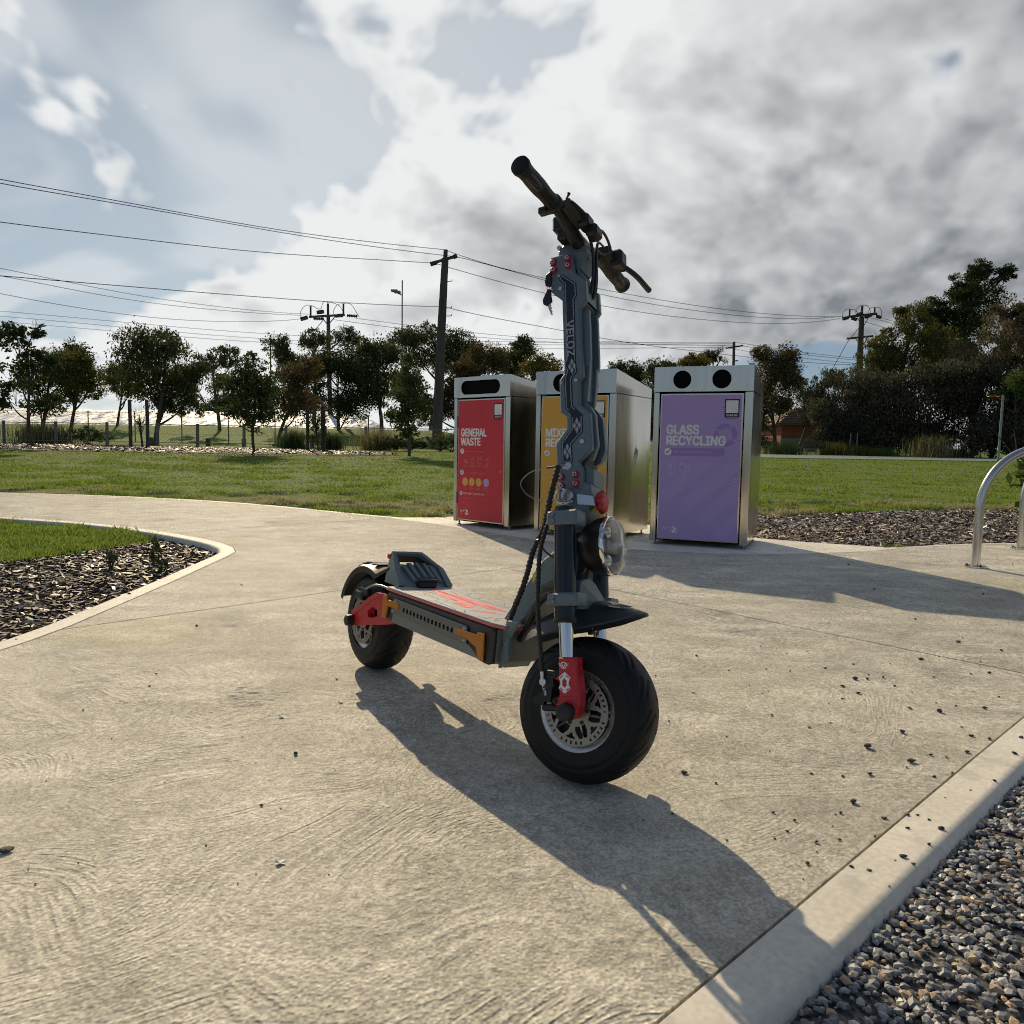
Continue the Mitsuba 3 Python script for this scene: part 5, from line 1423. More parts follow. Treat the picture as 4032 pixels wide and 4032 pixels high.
bush('dark undergrowth beneath the grey brown weeping tree beyond the court', 22.0, 50.5, 4.5, 2.6, 4500, 'shadow', 81, .2)
bush('dark undergrowth in the middle of the stand beyond the court', 27.0, 50.0, 5.0, 3.0, 5000, 'shadow', 82, .2)
bush('dark bush filling the gap between the yellow and purple bins, far behind', 11.2, 58.0, 3.4, 4.2, 4200, 'dark', 86, .2)
bush('dark undergrowth behind the netball post', 31.5, 49.0, 4.5, 3.0, 4500, 'shadow', 83, .2)
bush('grey green undergrowth before the brick house, left of the bench', 16.2, 52.0, 2.6, 1.7, 1800, 'grey', 84, .16)
r8 = np.random.default_rng(88)
for i_, (x, y, h, lab) in enumerate(((-2.62, 4.98, .16, 'small leafy plant in the bark, nearest to the grass'), (-2.45, 5.25, .20, 'small leafy plant in the bark near the kerb corner'), (-2.22, 4.85, .13, 'smallest leafy plant, closest to the kerb'),
                                     (-2.95, 3.98, .23, 'leafy plant in the bark at the left edge, taller of two'), (-3.05, 3.72, .17, 'leafy plant in the bark at the left edge, shorter of two'))):
    t = thing('seedling', lab, 'plant')
    stems = [tube([(x, y, -.07), (x + r8.normal(0, .03), y + r8.normal(0, .03), -.07 + h * .5), (x + r8.normal(0, .03), y + r8.normal(0, .03), -.06 + h)], [.004, .003, .0015], 4, False) for _ in range(7)]
    obj('stem', cat(*stems), 'm_bark', t)
    obj('foliage', leaf_cloud([(x, y, -.06 + h * .5, .05, h * .42)], 150, .024, r8, -.8), 'm_leaf_mid', t)


# ------------------------------------------------------------------ the electric scooter, leaning on its side stand
FB = (np.array([-.4631, 2.6908, .1716]), np.array([[.59132, -.80644, 0], [.80234, .58832, -.10062], [.08114, .0595, .99492]]))      # body: origin at the rear axle, x forward, y left
FS = (np.array([.189572, 1.800698, .170675]), np.array([[.87672594, -.46060229, .13855378], [.48079354, .84745797, -.22506124], [-.01375478, .26393279, .96444299]]))   # steering: origin at the front axle, z along the steering axis
sc = thing('electric_scooter', 'grey electric scooter with red fork legs and fat black tyres standing on the concrete', 'scooter')


def sp(name, mesh, mat, parent=sc, smooth=False, **kw):
    return obj(name, xf(mesh, FS), mat, parent, smooth, **kw)


def bp(name, mesh, mat, parent=sc, smooth=False, **kw):
    return obj(name, xf(mesh, FB), mat, parent, smooth, **kw)


def lathe_x(profile, n=48, o=(0, 0, 0)):
    m = lathe_y(profile, n)
    v = m.vertices
    m.vertices = np.stack([v[:, 1], v[:, 0], v[:, 2]], 1) + np.array(o)
    return m


def mirror(m):
    m = m.copy()
    m.vertices = m.vertices * np.array([1, -1, 1])
    m.invert()
    return m


def tyre_mesh(R=.1715, W=.1336, rr=.0947, nt=420, nq=46):
    q = np.linspace(0, np.pi, nq)
    t = np.linspace(0, 2 * np.pi, nt, endpoint=False)
    T, Q = np.meshgrid(t, q, indexing='ij')
    s = np.sign(np.cos(Q)) * np.abs(np.cos(Q)) ** .75
    r = rr + (R - rr) * np.abs(np.sin(Q)) ** .75
    a = np.abs(s)

    def groove(n, off, k, lo, hi, wid):
        ph = T * n / (2 * np.pi) + off + k * a ** 1.5 + np.where(s < 0, .5, 0)
        d = np.abs((ph % 1) - .5)
        e = np.clip((wid - d) / (wid * .35), 0, 1)
        return e * np.clip((a - lo) / .05, 0, 1) * np.clip((hi - a) / .05, 0, 1)
    g = np.maximum(groove(14, 0, 1.25, .10, .62, .070), groove(14, .42, 1.6, .42, .86, .060))
    g = np.maximum(g, .8 * np.clip((.016 - np.abs(a - .93)) / .01, 0, 1))
    g = np.maximum(g, .55 * np.clip((.02 - np.abs(r - (rr + .012)) * 2.4) / .012, 0, 1) * (r < R * .8))
    nr, ns = np.abs(np.sin(Q)) ** .5, np.cos(Q)
    r = r - .0042 * g * nr
    y = s * W / 2 - .003 * g * ns
    V = np.stack([r * np.cos(T), y, r * np.sin(T)], -1).reshape(-1, 3)
    i, j = np.meshgrid(np.arange(nt), np.arange(nq - 1), indexing='ij')
    a0 = i * nq + j
    a1 = ((i + 1) % nt) * nq + j
    F = np.vstack([np.stack([a0, a1, a1 + 1], -1).reshape(-1, 3), np.stack([a0, a1 + 1, a0 + 1], -1).reshape(-1, 3)])
    return trimesh.Trimesh(V, F, process=False)


def disc_poly(r=.0805):
    P = ring_poly(0, 0, .0635, r, 96)
    for i in range(36):
        if i % 6 == 5:
            continue
        a = i * 2 * math.pi / 36
        P = P.difference(affinity.rotate(sbox(.0690, -.0022, .0765, .0022), math.degrees(a), origin=(0, 0)))
    for i in range(6):
        a = i * math.pi / 3 + .3
        for da, w in ((-.30, .0080), (.30, .0080)):
            P = P.union(LineString([(.030 * math.cos(a), .030 * math.sin(a)), (.050 * math.cos(a + da * .4), .050 * math.sin(a + da * .4)), (.066 * math.cos(a + da), .066 * math.sin(a + da))]).buffer(w / 2))
        P = P.union(affinity.rotate(sbox(.047, -.010, .058, .010), math.degrees(a), origin=(0, 0)).difference(affinity.rotate(sbox(.051, -.005, .070, .005), math.degrees(a), origin=(0, 0))))
    P = P.union(ring_poly(0, 0, .018, .036, 48))
    # scalloped outer edge
    for i in range(6):
        a = i * math.pi / 3 + .62
        P = P.difference(Point(.0830 * math.cos(a), .0830 * math.sin(a)).buffer(.0042))
    return P


TYRE = tyre_mesh()
RIM = lathe_y([(.1005, -.0540), (.0995, -.0585), (.0970, -.0595), (.0820, -.0555), (.0790, -.0520), (.0780, -.020), (.0780, .020), (.0790, .0520), (.0820, .0555), (.0970, .0595), (.0995, .0585), (.1005, .0540)], 96)
DISC = prism(disc_poly(), -.0705, -.0675)


def wheel(put):
    w = thing_part('wheel')
    put('tyre', TYRE, 'm_rubber', w, smooth=True)
    put('rim', RIM, 'm_rim_alloy', w, smooth=35)
    put('hub', cat(lathe_y([(.0, -.030), (.0780, -.026), (.0780, .026), (.0, .030)], 64), lathe_y([(.0, -.066), (.020, -.066), (.022, -.028)], 32), lathe_y([(.022, .028), (.020, .066), (.0, .066)], 32)), 'm_black', w, smooth=30)
    for i in range(10):
        a = i * math.pi / 5 + .15
        da = .22 if i % 2 else -.22
        p0 = np.array([.026 * math.cos(a), -.040, .026 * math.sin(a)])
        p1 = np.array([.0765 * math.cos(a + da), -.030, .0765 * math.sin(a + da)])
        put('spoke', tube([p0, p1], .0032, 6), 'm_alloy', w)
    d = put('brake_disc', DISC, 'm_disc_steel', w)
    for i in range(6):
        a = i * math.pi / 3
        put('disc_bolt', lathe_y([(0, -.0745), (.0042, -.0745), (.0048, -.0700)], 10, (.030 * math.cos(a), 0, .030 * math.sin(a))), 'm_black', w)


_parts = set()


def thing_part(name):
    k = sc + '__' + name
    n, i = k, 0
    while n in _parts:
        i += 1
        n = '%s_%03d' % (k, i)
    _parts.add(n)
    return n


wheel(sp)
wheel(bp)

# --- fork legs
for sgn in (1, -1):
    mm_ = (lambda m: m) if sgn == 1 else mirror
    leg = prism(Polygon([(-.016, .122), (.027, .122), (.029, .090), (.036, .043), (.032, .012), (.022, -.012), (.004, -.018), (-.010, -.008), (-.013, .015), (-.015, .060)]).buffer(.001), -.128, -.088, .004)
    lk = sp('fork_leg', mm_(leg), 'm_red', sc, smooth=28)
    sp('rib', mm_(prism([(-.012, .034), (.033, .036), (.030, .018), (.010, .026), (-.012, .016)], -.1305, -.1275, .001)), 'm_red', lk)
    for zz in (.080, .022):
        sp('lug', mm_(cat(prism(Polygon([(-.034, zz - .003), (-.015, zz - .012), (-.015, zz + .010), (-.034, zz + .005)]).buffer(.0025), -.116, -.104, .002))), 'm_red', lk)
        sp('bolt', mm_(lathe_y([(0, -.1205), (.0055, -.1205), (.0065, -.1150)], 12, (-.031, 0, zz + .001))), 'm_black', lk)
    sp('axle_cap', mm_(lathe_y([(0, -.152), (.014, -.152), (.019, -.149), (.0205, -.128), (.0205, -.120)], 28, (.004, 0, .001))), 'm_black', sc, smooth=35)
    sp('stanchion', mm_(cyl((-.0055, -.104, .118), (-.0085, -.104, .215), .0172, n=32)), 'm_chrome', sc, smooth=40)
    tb = sp('fork_tube', mm_(tube([(-.0085, -.104, .206), (-.0085, -.104, .212), (-.0085, -.104, .470)], [.0262, .0262, .0252], 36)), 'm_tube_blue', sc, smooth=40)
    sp('seal_ring', mm_(tube([(-.0083, -.104, .2015), (-.0083, -.104, .2065), (-.0085, -.104, .2125)], [.0270, .0288, .0268], 36)), 'm_black', tb, smooth=40)
    sp('top_cap', mm_(tube([(-.0085, -.104, .470), (-.0085, -.104, .478), (-.0085, -.104, .4805)], [.022, .022, .016], 28)), 'm_black', tb, smooth=30)
# emblem and badge on the near leg
Ye = -.1282
em = unary_union([ring_poly(-.003, .1045, .0060, .0080, 40).difference(sbox(-.02, .1035, .02, .1075)), line_poly([(-.0075, .1080), (-.003, .0995), (.0015, .1080)], .0019)]
                 + [line_poly([(-.0150 + .0015 * i, .1075 - .0028 * i), (-.0080, .1075 - .0028 * i)], .0014) for i in range(2)] + [line_poly([(.0020, .1075 - .0028 * i), (.0090 - .0015 * i, .1075 - .0028 * i)], .0014) for i in range(2)])
sp('emblem', prism(em, Ye - .0006, Ye), 'm_white', 'electric_scooter__fork_leg')
hexo = Polygon([(-.0005, .0885), (.0125, .0775), (.0085, .0690), (.0085, .0610), (.0125, .0540), (-.0005, .0420), (-.0145, .0540), (-.0105, .0610), (-.0105, .0690), (-.0145, .0775)]).buffer(.001)
hexi = Polygon([(-.0008, .0760), (.0045, .0700), (.0045, .0600), (-.0008, .0540), (-.0065, .0600), (-.0065, .0700)])
hx = hexo.difference(hexi)
for a, b in (((-.0115, .0765), (-.006, .0815)), ((.0045, .0815), (.0095, .0765)), ((-.0115, .0535), (-.006, .0485)), ((.0045, .0485), (.0095, .0535))):
    hx = hx.difference(line_poly([a, b], .0026))
sp('badge', prism(hx, Ye - .0008, Ye), 'm_white', 'electric_scooter__fork_leg')
# caliper behind the near leg
cp = sp('caliper', cat(hull([(-.066, -.112, .090), (-.040, -.112, .092), (-.036, -.112, .055), (-.060, -.112, .045), (-.066, -.082, .090), (-.040, -.082, .092), (-.036, -.082, .055), (-.060, -.082, .045)]),
                        hull([(-.060, -.110, .060), (-.040, -.110, .060), (-.046, -.110, .020), (-.074, -.110, .022), (-.060, -.080, .060), (-.040, -.080, .060), (-.046, -.080, .020), (-.074, -.080, .022)]),
                        hull([(-.070, -.108, .040), (-.056, -.108, .040), (-.066, -.108, .012), (-.092, -.108, .016), (-.092, -.108, .028), (-.070, -.090, .040), (-.056, -.090, .040), (-.066, -.090, .012), (-.092, -.090, .016)]),
                        cbox(-.068, -.026, -.112, -.082, .000, .014, .003), cyl((-.050, -.113, .088), (-.020, -.113, .086), .006, n=10)), 'm_black')
sp('banjo', cat(cyl((-.0615, -.120, .066), (-.0615, -.108, .066), .0085, n=14), cyl((-.062, -.118, .070), (-.0625, -.120, .092), .0045, n=10)), 'm_alloy', cp, smooth=30)
nt = text('NUTT', .0066, True, .0006)
nv = nt.vertices
nt.vertices = np.stack([-.0535 - nv[:, 0] * .28 - nv[:, 1] * .9 + .001, -.1135 - nv[:, 2], .036 + nv[:, 0] * .95 - nv[:, 1] * .25], 1)
sp('lettering', nt, 'm_white', cp)

# --- triple clamps
for zz0, zz1, nm in ((.240, .270, 'clamp'), (.431, .465, 'clamp')):
    body_ = cat(prism(Polygon([(-.040, zz0), (.034, zz0), (.036, zz0 + .004), (.036, zz1 - .004), (.034, zz1), (-.040, zz1), (-.043, zz1 - .006), (-.043, zz0 + .006)]), -.1345, -.0745, .005),
                prism(Polygon([(-.040, zz0), (.034, zz0), (.036, zz0 + .004), (.036, zz1 - .004), (.034, zz1), (-.040, zz1), (-.043, zz1 - .006), (-.043, zz0 + .006)]), .0745, .1345, .005),
                prism([(-.036, zz0 + .003), (.010, zz0 + .003), (.010, zz1 - .003), (-.036, zz1 - .003)], -.080, .080))
    ck = sp('fork_clamp', body_, 'm_grey_paint', sc, smooth=28)
    for zb_ in (zz0 + .0085, zz1 - .0085):
        for sgn in (1, -1):
            sp('bolt', lathe_y([(0, -.1362), (.0030, -.1362), (.0034, -.1378), (.0058, -.1378), (.0062, -.1345)], 16, (-.0265, 0, zb_)) if sgn == 1 else mirror(lathe_y([(0, -.1378), (.0058, -.1378), (.0062, -.1345)], 16, (-.0265, 0, zb_))), 'm_steel_dark', ck)
# cross bracket of the lower clamp, sloping to the far leg
sp('bridge', cat(hull([(.010, -.074, .236), (.020, -.074, .300), (.030, .074, .236), (.026, .060, .262), (.000, -.074, .300), (-.010, -.074, .236), (-.010, .074, .236), (-.006, .050, .290), (.018, -.02, .312), (.0, -.02, .312), (.018, .02, .300)])), 'm_grey_paint', sc)
sp('head_tube', tube([(-.014, 0, .245), (-.014, 0, .47)], .025, 28), 'm_dark_paint', sc, smooth=40)

# --- front mudguard: a beak over the wheel
st = [(-.150, .190, .160, .040), (-.135, .206, .165, .052), (-.112, .222, .172, .060), (-.065, .243, .183, .066), (-.020, .253, .188, .066), (.030, .2555, .196, .063), (.070, .250, .203, .056), (.110, .241, .213, .043), (.142, .231, .2205, .026), (.156, .2255, .222, .010)]
V, nn = [], 11
for x, zt, ze, w in st:
    for side in (0, 1):
        for j in range(nn):
            u_ = j / (nn - 1) * 2 - 1
            prof = 1 - abs(u_) ** 1.6 if abs(u_) > .35 else 1 - .35 ** 1.6 * (abs(u_) / .35)
            z = ze + (zt - ze) * max(prof, 0)
            V.append((x, u_ * w, z - (.004 if side else 0)))
V = np.array(V)
F, rw = [], 2 * nn
for i in range(len(st) - 1):
    for side in (0, 1):
        for j in range(nn - 1):
            a = i * rw + side * nn + j
            F += [[a, a + rw, a + rw + 1], [a, a + rw + 1, a + 1]]
    for j in (0, nn - 1):
        a = i * rw + j
        F += [[a, a + nn, a + rw + nn], [a, a + rw + nn, a + rw]]
for j in range(nn - 1):
    for i in (0, len(st) - 1):
        a = i * rw + j
        F += [[a, a + 1, a + nn + 1], [a, a + nn + 1, a + nn]]
mg = sp('mudguard', trimesh.Trimesh(V, F, process=False), 'm_dark_paint', sc, smooth=22)
sp('flash', hull([(.040, -.030, .2545), (.058, -.014, .2575), (.100, -.016, .2475), (.128, -.006, .2395), (.070, -.034, .2440), (.045, -.024, .250), (.058, -.014, .250), (.100, -.016, .240)]), 'm_panel_grey', mg)

# --- headlight
hl = sp('headlight', lathe_x([(0, -.022), (.022, -.021), (.034, -.016), (.050, -.002), (.062, .014), (.0700, .034), (.0735, .052), (.0745, .060)], 56, (.007, 0, .390)), 'm_black', sc, smooth=40)
sp('bezel', lathe_x([(.0745, .059), (.0750, .063), (.0735, .068), (.0712, .0695), (.0700, .068), (.0695, .062)], 64, (.007, 0, .390)), 'm_chrome', hl, smooth=40)
sp('reflector', lathe_x([(.0695, .062), (.060, .044), (.045, .032), (.020, .026), (0, .025)], 48, (.007, 0, .390)), 'm_lamp_metal', hl, smooth=40)
sp('lens_bar', cat(cbox(.047, .065, -.062, .062, .375, .405, .004), lathe_x([(.0, .063), (.013, .063), (.0145, .058)], 28, (.007, -.016, .390))), 'm_panel_grey', hl)
for zz in (.425, .355):
    sp('lamp_unit', lathe_x([(0, .062), (.010, .060), (.0165, .053), (.018, .042)], 28, (.007, 0, zz)), 'm_alloy', hl, smooth=40)
sp('lens', lathe_x([(.0690, .068), (.0675, .073), (.060, .081), (.045, .088), (.025, .092), (.0005, .0935)], 56, (.007, 0, .390)), 'm_clear', hl, smooth=50)
for yy in (-.022, .022):
    sp('lamp_bracket', hull([(-.034, yy - .004, .305), (-.008, yy - .004, .305), (.020, yy - .004, .350), (.002, yy - .004, .366), (-.034, yy + .004, .305), (-.008, yy + .004, .305), (.020, yy + .004, .350), (.002, yy + .004, .366)]), 'm_black', sc)

# --- stem: two shaped side plates, spine, folding joint
OL = [(-.067, 1.165), (-.066, 1.069), (-.033, 1.037), (-.029, .835), (-.043, .819), (-.041, .735), (-.024, .720), (-.024, .688), (-.054, .653), (-.051, .585), (-.049, .536)]
ORr = [(.016, .529), (.020, .575), (.010, .598), (.045, .628), (.041, .720), (.012, .747), (.013, .807), (.024, .822), (.019, .907), (.018, 1.002), (.036, 1.024), (.033, 1.079), (.003, 1.106), (-.007, 1.166)]
plate = Polygon(OL + ORr)
slot = Polygon([(.0135, .835), (.0195, .845), (.0150, .96), (.0105, .985)]).buffer(.0005)
inlay = Polygon([(-.030, 1.108), (-.043, 1.097), (-.026, 1.078), (-.024, .989), (-.023, .851), (-.0215, .838), (-.029, .823), (-.026, .741), (-.011, .723), (-.010, .686), (-.038, .653), (-.037, .602), (-.035, .598),
                 (-.010, .597), (-.0075, .601), (-.009, .645), (.021, .674), (.021, .718), (-.005, .745), (-.007, .817), (.0085, .833), (.005, .855), (.003, 1.030), (.010, 1.040), (.008, 1.074)])
for sgn in (1, -1):
    mm_ = (lambda m: m) if sgn == 1 else mirror
    pk = sp('stem_plate', mm_(prism(plate, -.053, -.036, .0028)), 'm_grey_paint', sc)
    sp('inlay', mm_(prism(inlay, -.0545, -.0525, .0008)), 'm_navy', pk)
    rim_ = inlay.buffer(-.0030, join_style=2).difference(inlay.buffer(-.0046, join_style=2))
    rim_ = rim_.difference(sbox(-.05, .846, .05, .868)).difference(sbox(-.05, .715, .05, .735)).difference(sbox(-.028, .99, -.02, 1.0)).difference(sbox(-.01, .96, .01, .985))
    sp('inlay_line', mm_(prism(rim_, -.0550, -.0544)), 'm_line_grey', pk)
    bev = plate.difference(plate.buffer(-.0015, join_style=2))
    for dx, dz in ((.0055, .692), (-.0215, .628), (-.006, .850)):
        ds = [Polygon([(dx + ox, dz + oz + .0095), (dx + ox + .0045, dz + oz), (dx + ox, dz + oz - .0095), (dx + ox - .0045, dz + oz)]) for ox, oz in ((0, .0115), (-.0062, 0), (.0062, 0), (0, -.0115))]
        for d_ in ds:
            sp('diamond', mm_(prism(d_, -.0551, -.0544)), 'm_line_grey', pk)
    if sgn == 1:
        tm = meshkit.text_mesh('VELOZ', .0195, .0008, True)
        v = tm.vertices
        Lx = v[:, 0].max()
        tm.vertices = np.stack([-.0205 + v[:, 1], -.0545 - v[:, 2], .976 - v[:, 0] * (.098 / Lx)], 1)
        tm.vertices[:, 0] += (tm.vertices[:, 2] - .976) * -.03
        sp('lettering', tm, 'm_line_grey', pk)
        for xx in (-.0222, .0005):
            sp('side_line', prism([(xx, .862), (xx + .0011, .862), (xx + .0006, 1.0), (xx - .0005, 1.0)], -.0551, -.0544), 'm_line_grey', pk)
    for bx_, bz_ in ((-.056, 1.148), (-.055, 1.126), (-.014, 1.149), (-.013, 1.128), (-.039, .565), (-.038, .541), (.000, .567), (.001, .543)):
        wk = sp('washer', mm_(lathe_y([(.0050, -.0580), (.0068, -.0600), (.0090, -.0585), (.0096, -.0535)], 24, (bx_, 0, bz_))), 'm_red', pk, smooth=40)
        sp('bolt', mm_(lathe_y([(.0022, -.0600), (.0026, -.0620), (.0055, -.0618), (.0060, -.0570)], 18, (bx_, 0, bz_))), 'm_alloy', wk, smooth=30)
        sp('socket', mm_(lathe_y([(0, -.0606), (.0026, -.0606)], 6, (bx_, 0, bz_))), 'm_void', wk)
    for bx_, bz_, r_ in ((-.039, 1.105, .004), (-.036, 1.069, .0072), (-.036, .811, .0052), (.0045, .811, .0052), (.019, .649, .0075)):
        sp('screw', mm_(lathe_y([(0, -.0560), (r_ * .4, -.0560), (r_ * .45, -.0575), (r_ * .8, -.0572), (r_, -.0530)], 16, (bx_, 0, bz_))), 'm_alloy', pk, smooth=30)
core = Polygon([(-.060, 1.150), (-.058, 1.072), (-.026, 1.040), (-.022, .840), (-.034, .815), (-.034, .740), (-.018, .722), (-.018, .690), (-.046, .655), (-.044, .540), (.016, .540), (.018, .590), (.022, .600), (.038, .640), (.036, .714),
                (.008, .745), (.008, .810), (.014, .822), (.012, 1.000), (.026, 1.022), (.024, 1.076), (-.002, 1.120)])
sk = sp('stem_core', prism(core, -.0365, .0365), 'm_dark_paint', sc)
for sgn in (1, -1):
    mm_ = (lambda m: m) if sgn == 1 else mirror
    sp('front_rail', mm_(prism([(.010, .846), (.034, .856), (.037, .870), (.035, .990), (.034, 1.004), (.020, 1.016), (.012, 1.000)], -.034, -.022, .0012)), 'm_grey_paint', sk)
    sp('front_rail', mm_(prism([(.006, .756), (.020, .758), (.034, .742), (.046, .722), (.052, .640), (.038, .606), (.016, .598), (.014, .614), (.034, .650), (.032, .712), (.010, .742)], -.032, -.018, .0012)), 'm_grey_paint', sk)
    sp('front_rail', mm_(prism([(.006, .752), (.024, .762), (.029, .800), (.033, .860), (.010, .850), (.008, .800)], -.030, -.016, .0012)), 'm_grey_paint', sk)
sp('spine', prism([(.004, .760), (.018, .768), (.022, .860), (.022, .985), (.010, 1.0)], -.017, .017, .001), 'm_grey_paint', sk)
sp('head_panel', hull([(-.004, -.034, 1.150), (.028, -.034, 1.084), (.030, -.034, 1.030), (.006, -.034, 1.100), (-.004, .034, 1.150), (.028, .034, 1.084), (.030, .034, 1.030), (.006, .034, 1.100)]), 'm_grey_paint', sk)
jk = sp('folding_joint', cat(prism(Polygon([(-.050, .545), (-.052, .500), (-.044, .470), (-.020, .466), (.018, .466), (.026, .476), (.040, .500), (.038, .540), (.020, .548), (.008, .556), (-.030, .548)]), -.050, .050, .004),
                             prism(Polygon([(.014, .530), (.040, .540), (.042, .580), (.018, .586)]), -.036, .036, .002)), 'm_grey_paint', sc)
sp('yellow_label', hull([(.0425, -.030, .487), (.0285, -.030, .4765), (.0270, .030, .4765), (.0425, .030, .487), (.0430, -.030, .486), (.0430, .030, .486), (.029, .03, .4755), (.029, -.03, .4755)]), 'm_label_yellow', jk)
nk = sp('head_block', hull([(-.040, -.036, .470), (.014, -.036, .470), (.030, -.036, .455), (.004, -.036, .425), (-.040, -.036, .425), (-.040, .036, .470), (.014, .036, .470), (.030, .036, .455), (.004, .036, .425), (-.040, .036, .425)]), 'm_grey_paint', sc)
sp('warning_label', hull([(.0315, -.030, .4535), (.0315, .024, .4535), (.0085, -.030, .4275), (.0085, .024, .4275), (.0305, -.030, .4545), (.0305, .024, .4545), (.0075, -.030, .4285), (.0075, .024, .4285)]), 'm_label_yellow', nk)
for i in range(6):
    t_ = (i + 1) / 7.5
    a = np.array([.0318, 0, .4535]) * (1 - t_) + np.array([.0088, 0, .4275]) * t_
    sp('print_line', box(a[0] - .0004, a[0] + .0006, -.014 if i < 4 else -.026, .021, a[2] - .0009, a[2] + .0009), 'm_wire', nk)
lv = sp('lock_lever', hull([(.002, -.0535, .518), (.046, -.0535, .508), (.050, -.0535, .484), (.004, -.0535, .492), (.002, -.049, .518), (.046, -.049, .508), (.050, -.049, .484), (.004, -.049, .492)]), 'm_alloy', sc)
knob = []
for j in range(12):
    yk = j / 11
    ang = np.linspace(0, 2 * np.pi, 72, endpoint=False)
    rr_ = (.0265 + .0032 * np.cos(8 * ang)) * (1 - .30 * abs(2 * yk - 1) ** 3)
    knob.append(np.stack([np.full(72, .046 + .020 * yk), -.022 + rr_ * np.cos(ang), .497 + rr_ * np.sin(ang)], 1))
kv = np.vstack(knob + [np.array([[.046, -.022, .497], [.068, -.022, .497]])])
kf = []
for j in range(11):
    for i in range(72):
        a, b = j * 72 + i, j * 72 + (i + 1) % 72
        kf += [[a, b, b + 72], [a, b + 72, a + 72]]
for i in range(72):
    kf += [[12 * 72, (i + 1) % 72, i], [12 * 72 + 1, 11 * 72 + i, 11 * 72 + (i + 1) % 72]]
sp('knob', trimesh.Trimesh(kv, kf, process=False), 'm_red', lv, smooth=40)
pk_ = sp('lock_pin', cat(lathe_y([(0, -.074), (.004, -.074), (.0045, -.070), (.0155, -.070), (.0168, -.067), (.0168, -.060), (.010, -.050)], 32, (-.018, 0, .514))), 'm_alloy', sc, smooth=35)
sp('ring', tube(spline([(-.026, -.062, .530), (-.042, -.064, .530), (-.050, -.066, .516), (-.044, -.068, .500), (-.020, -.070, .494), (-.004, -.066, .498)], 24), .0022, 8), 'm_chrome', pk_, smooth=40)
sp('lanyard', tube(spline([(-.020, -.060, .590), (-.034, -.070, .5885), (-.056, -.075, .587), (-.085, -.075, .586), (-.114, -.075, .581), (-.134, -.075, .568), (-.143, -.075, .555), (-.138, -.075, .540), (-.125, -.075, .525), (-.103, -.075, .512), (-.074, -.075, .505),
                          (-.042, -.074, .502), (-.016, -.070, .501)], 60), .0011, 6), 'm_steel_dark', sc, smooth=40)
sp('ferrule', cyl((-.048, -.0742, .5876), (-.068, -.0752, .5866), .0026, n=10), 'm_black', sc)
sp('eyelet', prism(Polygon([(-.034, .586), (-.020, .5815), (-.011, .588), (-.013, .597), (-.024, .598)]).buffer(.001), -.0565, -.0535), 'm_alloy', sc)

# --- head, handlebar, grips, controls
sp('handlebar_clamp', cat(prism(Polygon([(-.054, 1.150), (-.053, 1.190), (-.030, 1.212), (.002, 1.222), (.022, 1.208), (.030, 1.160), (.014, 1.120)]), -.032, .032, .004), lathe_y([(0, -.036), (.021, -.036), (.023, -.030), (.023, .030), (.021, .036), (0, .036)], 28, (.006, 0, 1.196))), 'm_grey_paint', sc, smooth=30)
sp('screw', lathe_y([(0, -.040), (.006, -.040), (.007, -.033)], 14, (-.047, 0, 1.196)), 'm_alloy', sc)
bar = spline([(-.006, -.335, 1.243), (-.006, -.20, 1.2465), (-.008, -.125, 1.247), (.000, -.085, 1.226), (.007, -.045, 1.200), (.008, 0, 1.194), (.007, .045, 1.200), (.000, .085, 1.226), (-.008, .125, 1.247), (-.006, .20, 1.2465), (-.006, .335, 1.243)], 70)
sp('handlebar', tube(bar, np.interp(np.abs(bar[:, 1]), [0, .05, .09, .13, .16, .34], [.0205, .0195, .0165, .0140, .0120, .0120]), 20), 'm_black', sc, smooth=50)
for sgn in (1, -1):
    yy = np.array([.166, .170, .185, .205, .240, .275, .300, .318, .330, .338, .341])
    rr_ = np.array([.0195, .0210, .0190, .0190, .0212, .0210, .0200, .0210, .0242, .0236, .017])
    sp('grip', tube([(-.006, -sgn * a, 1.2462 - .010 * (a - .17)) for a in yy], rr_, 28), 'm_rubber', sc, smooth=40)
# throttle side (near the camera)
sp('throttle', cat(tube([(-.006, -.146, 1.2465), (-.006, -.150, 1.2465), (-.006, -.164, 1.2465), (-.006, -.168, 1.2465)], [.016, .024, .024, .018], 24), cbox(-.044, -.020, -.172, -.150, 1.222, 1.240, .003), cbox(-.024, .004, -.168, -.150, 1.222, 1.236, .003)), 'm_black', sc, smooth=30)
cl = sp('brake_lever', cat(hull([(.006, -.135, 1.262), (.030, -.140, 1.262), (.052, -.085, 1.235), (.020, -.070, 1.225), (.006, -.135, 1.242), (.030, -.140, 1.244), (.052, -.085, 1.212), (.020, -.070, 1.210)]), cbox(.030, .062, -.098, -.052, 1.205, 1.240, .006),
                            cbox(.044, .076, -.078, -.030, 1.186, 1.218, .006), tube([(.026, -.148, 1.256), (.028, -.142, 1.268), (.029, -.140, 1.274)], [.003, .003, .0048], 10)), 'm_black', sc, smooth=30)
sp('lever_blade', tube(spline([(.030, -.132, 1.254), (.040, -.112, 1.246), (.052, -.088, 1.232)], 10), .0065, 10), 'm_black', cl, smooth=40)
sp('display', cat(cbox(-.050, -.018, -.075, -.030, 1.225, 1.268, .005), cbox(-.040, -.008, -.070, -.030, 1.200, 1.236, .005)), 'm_black', sc)
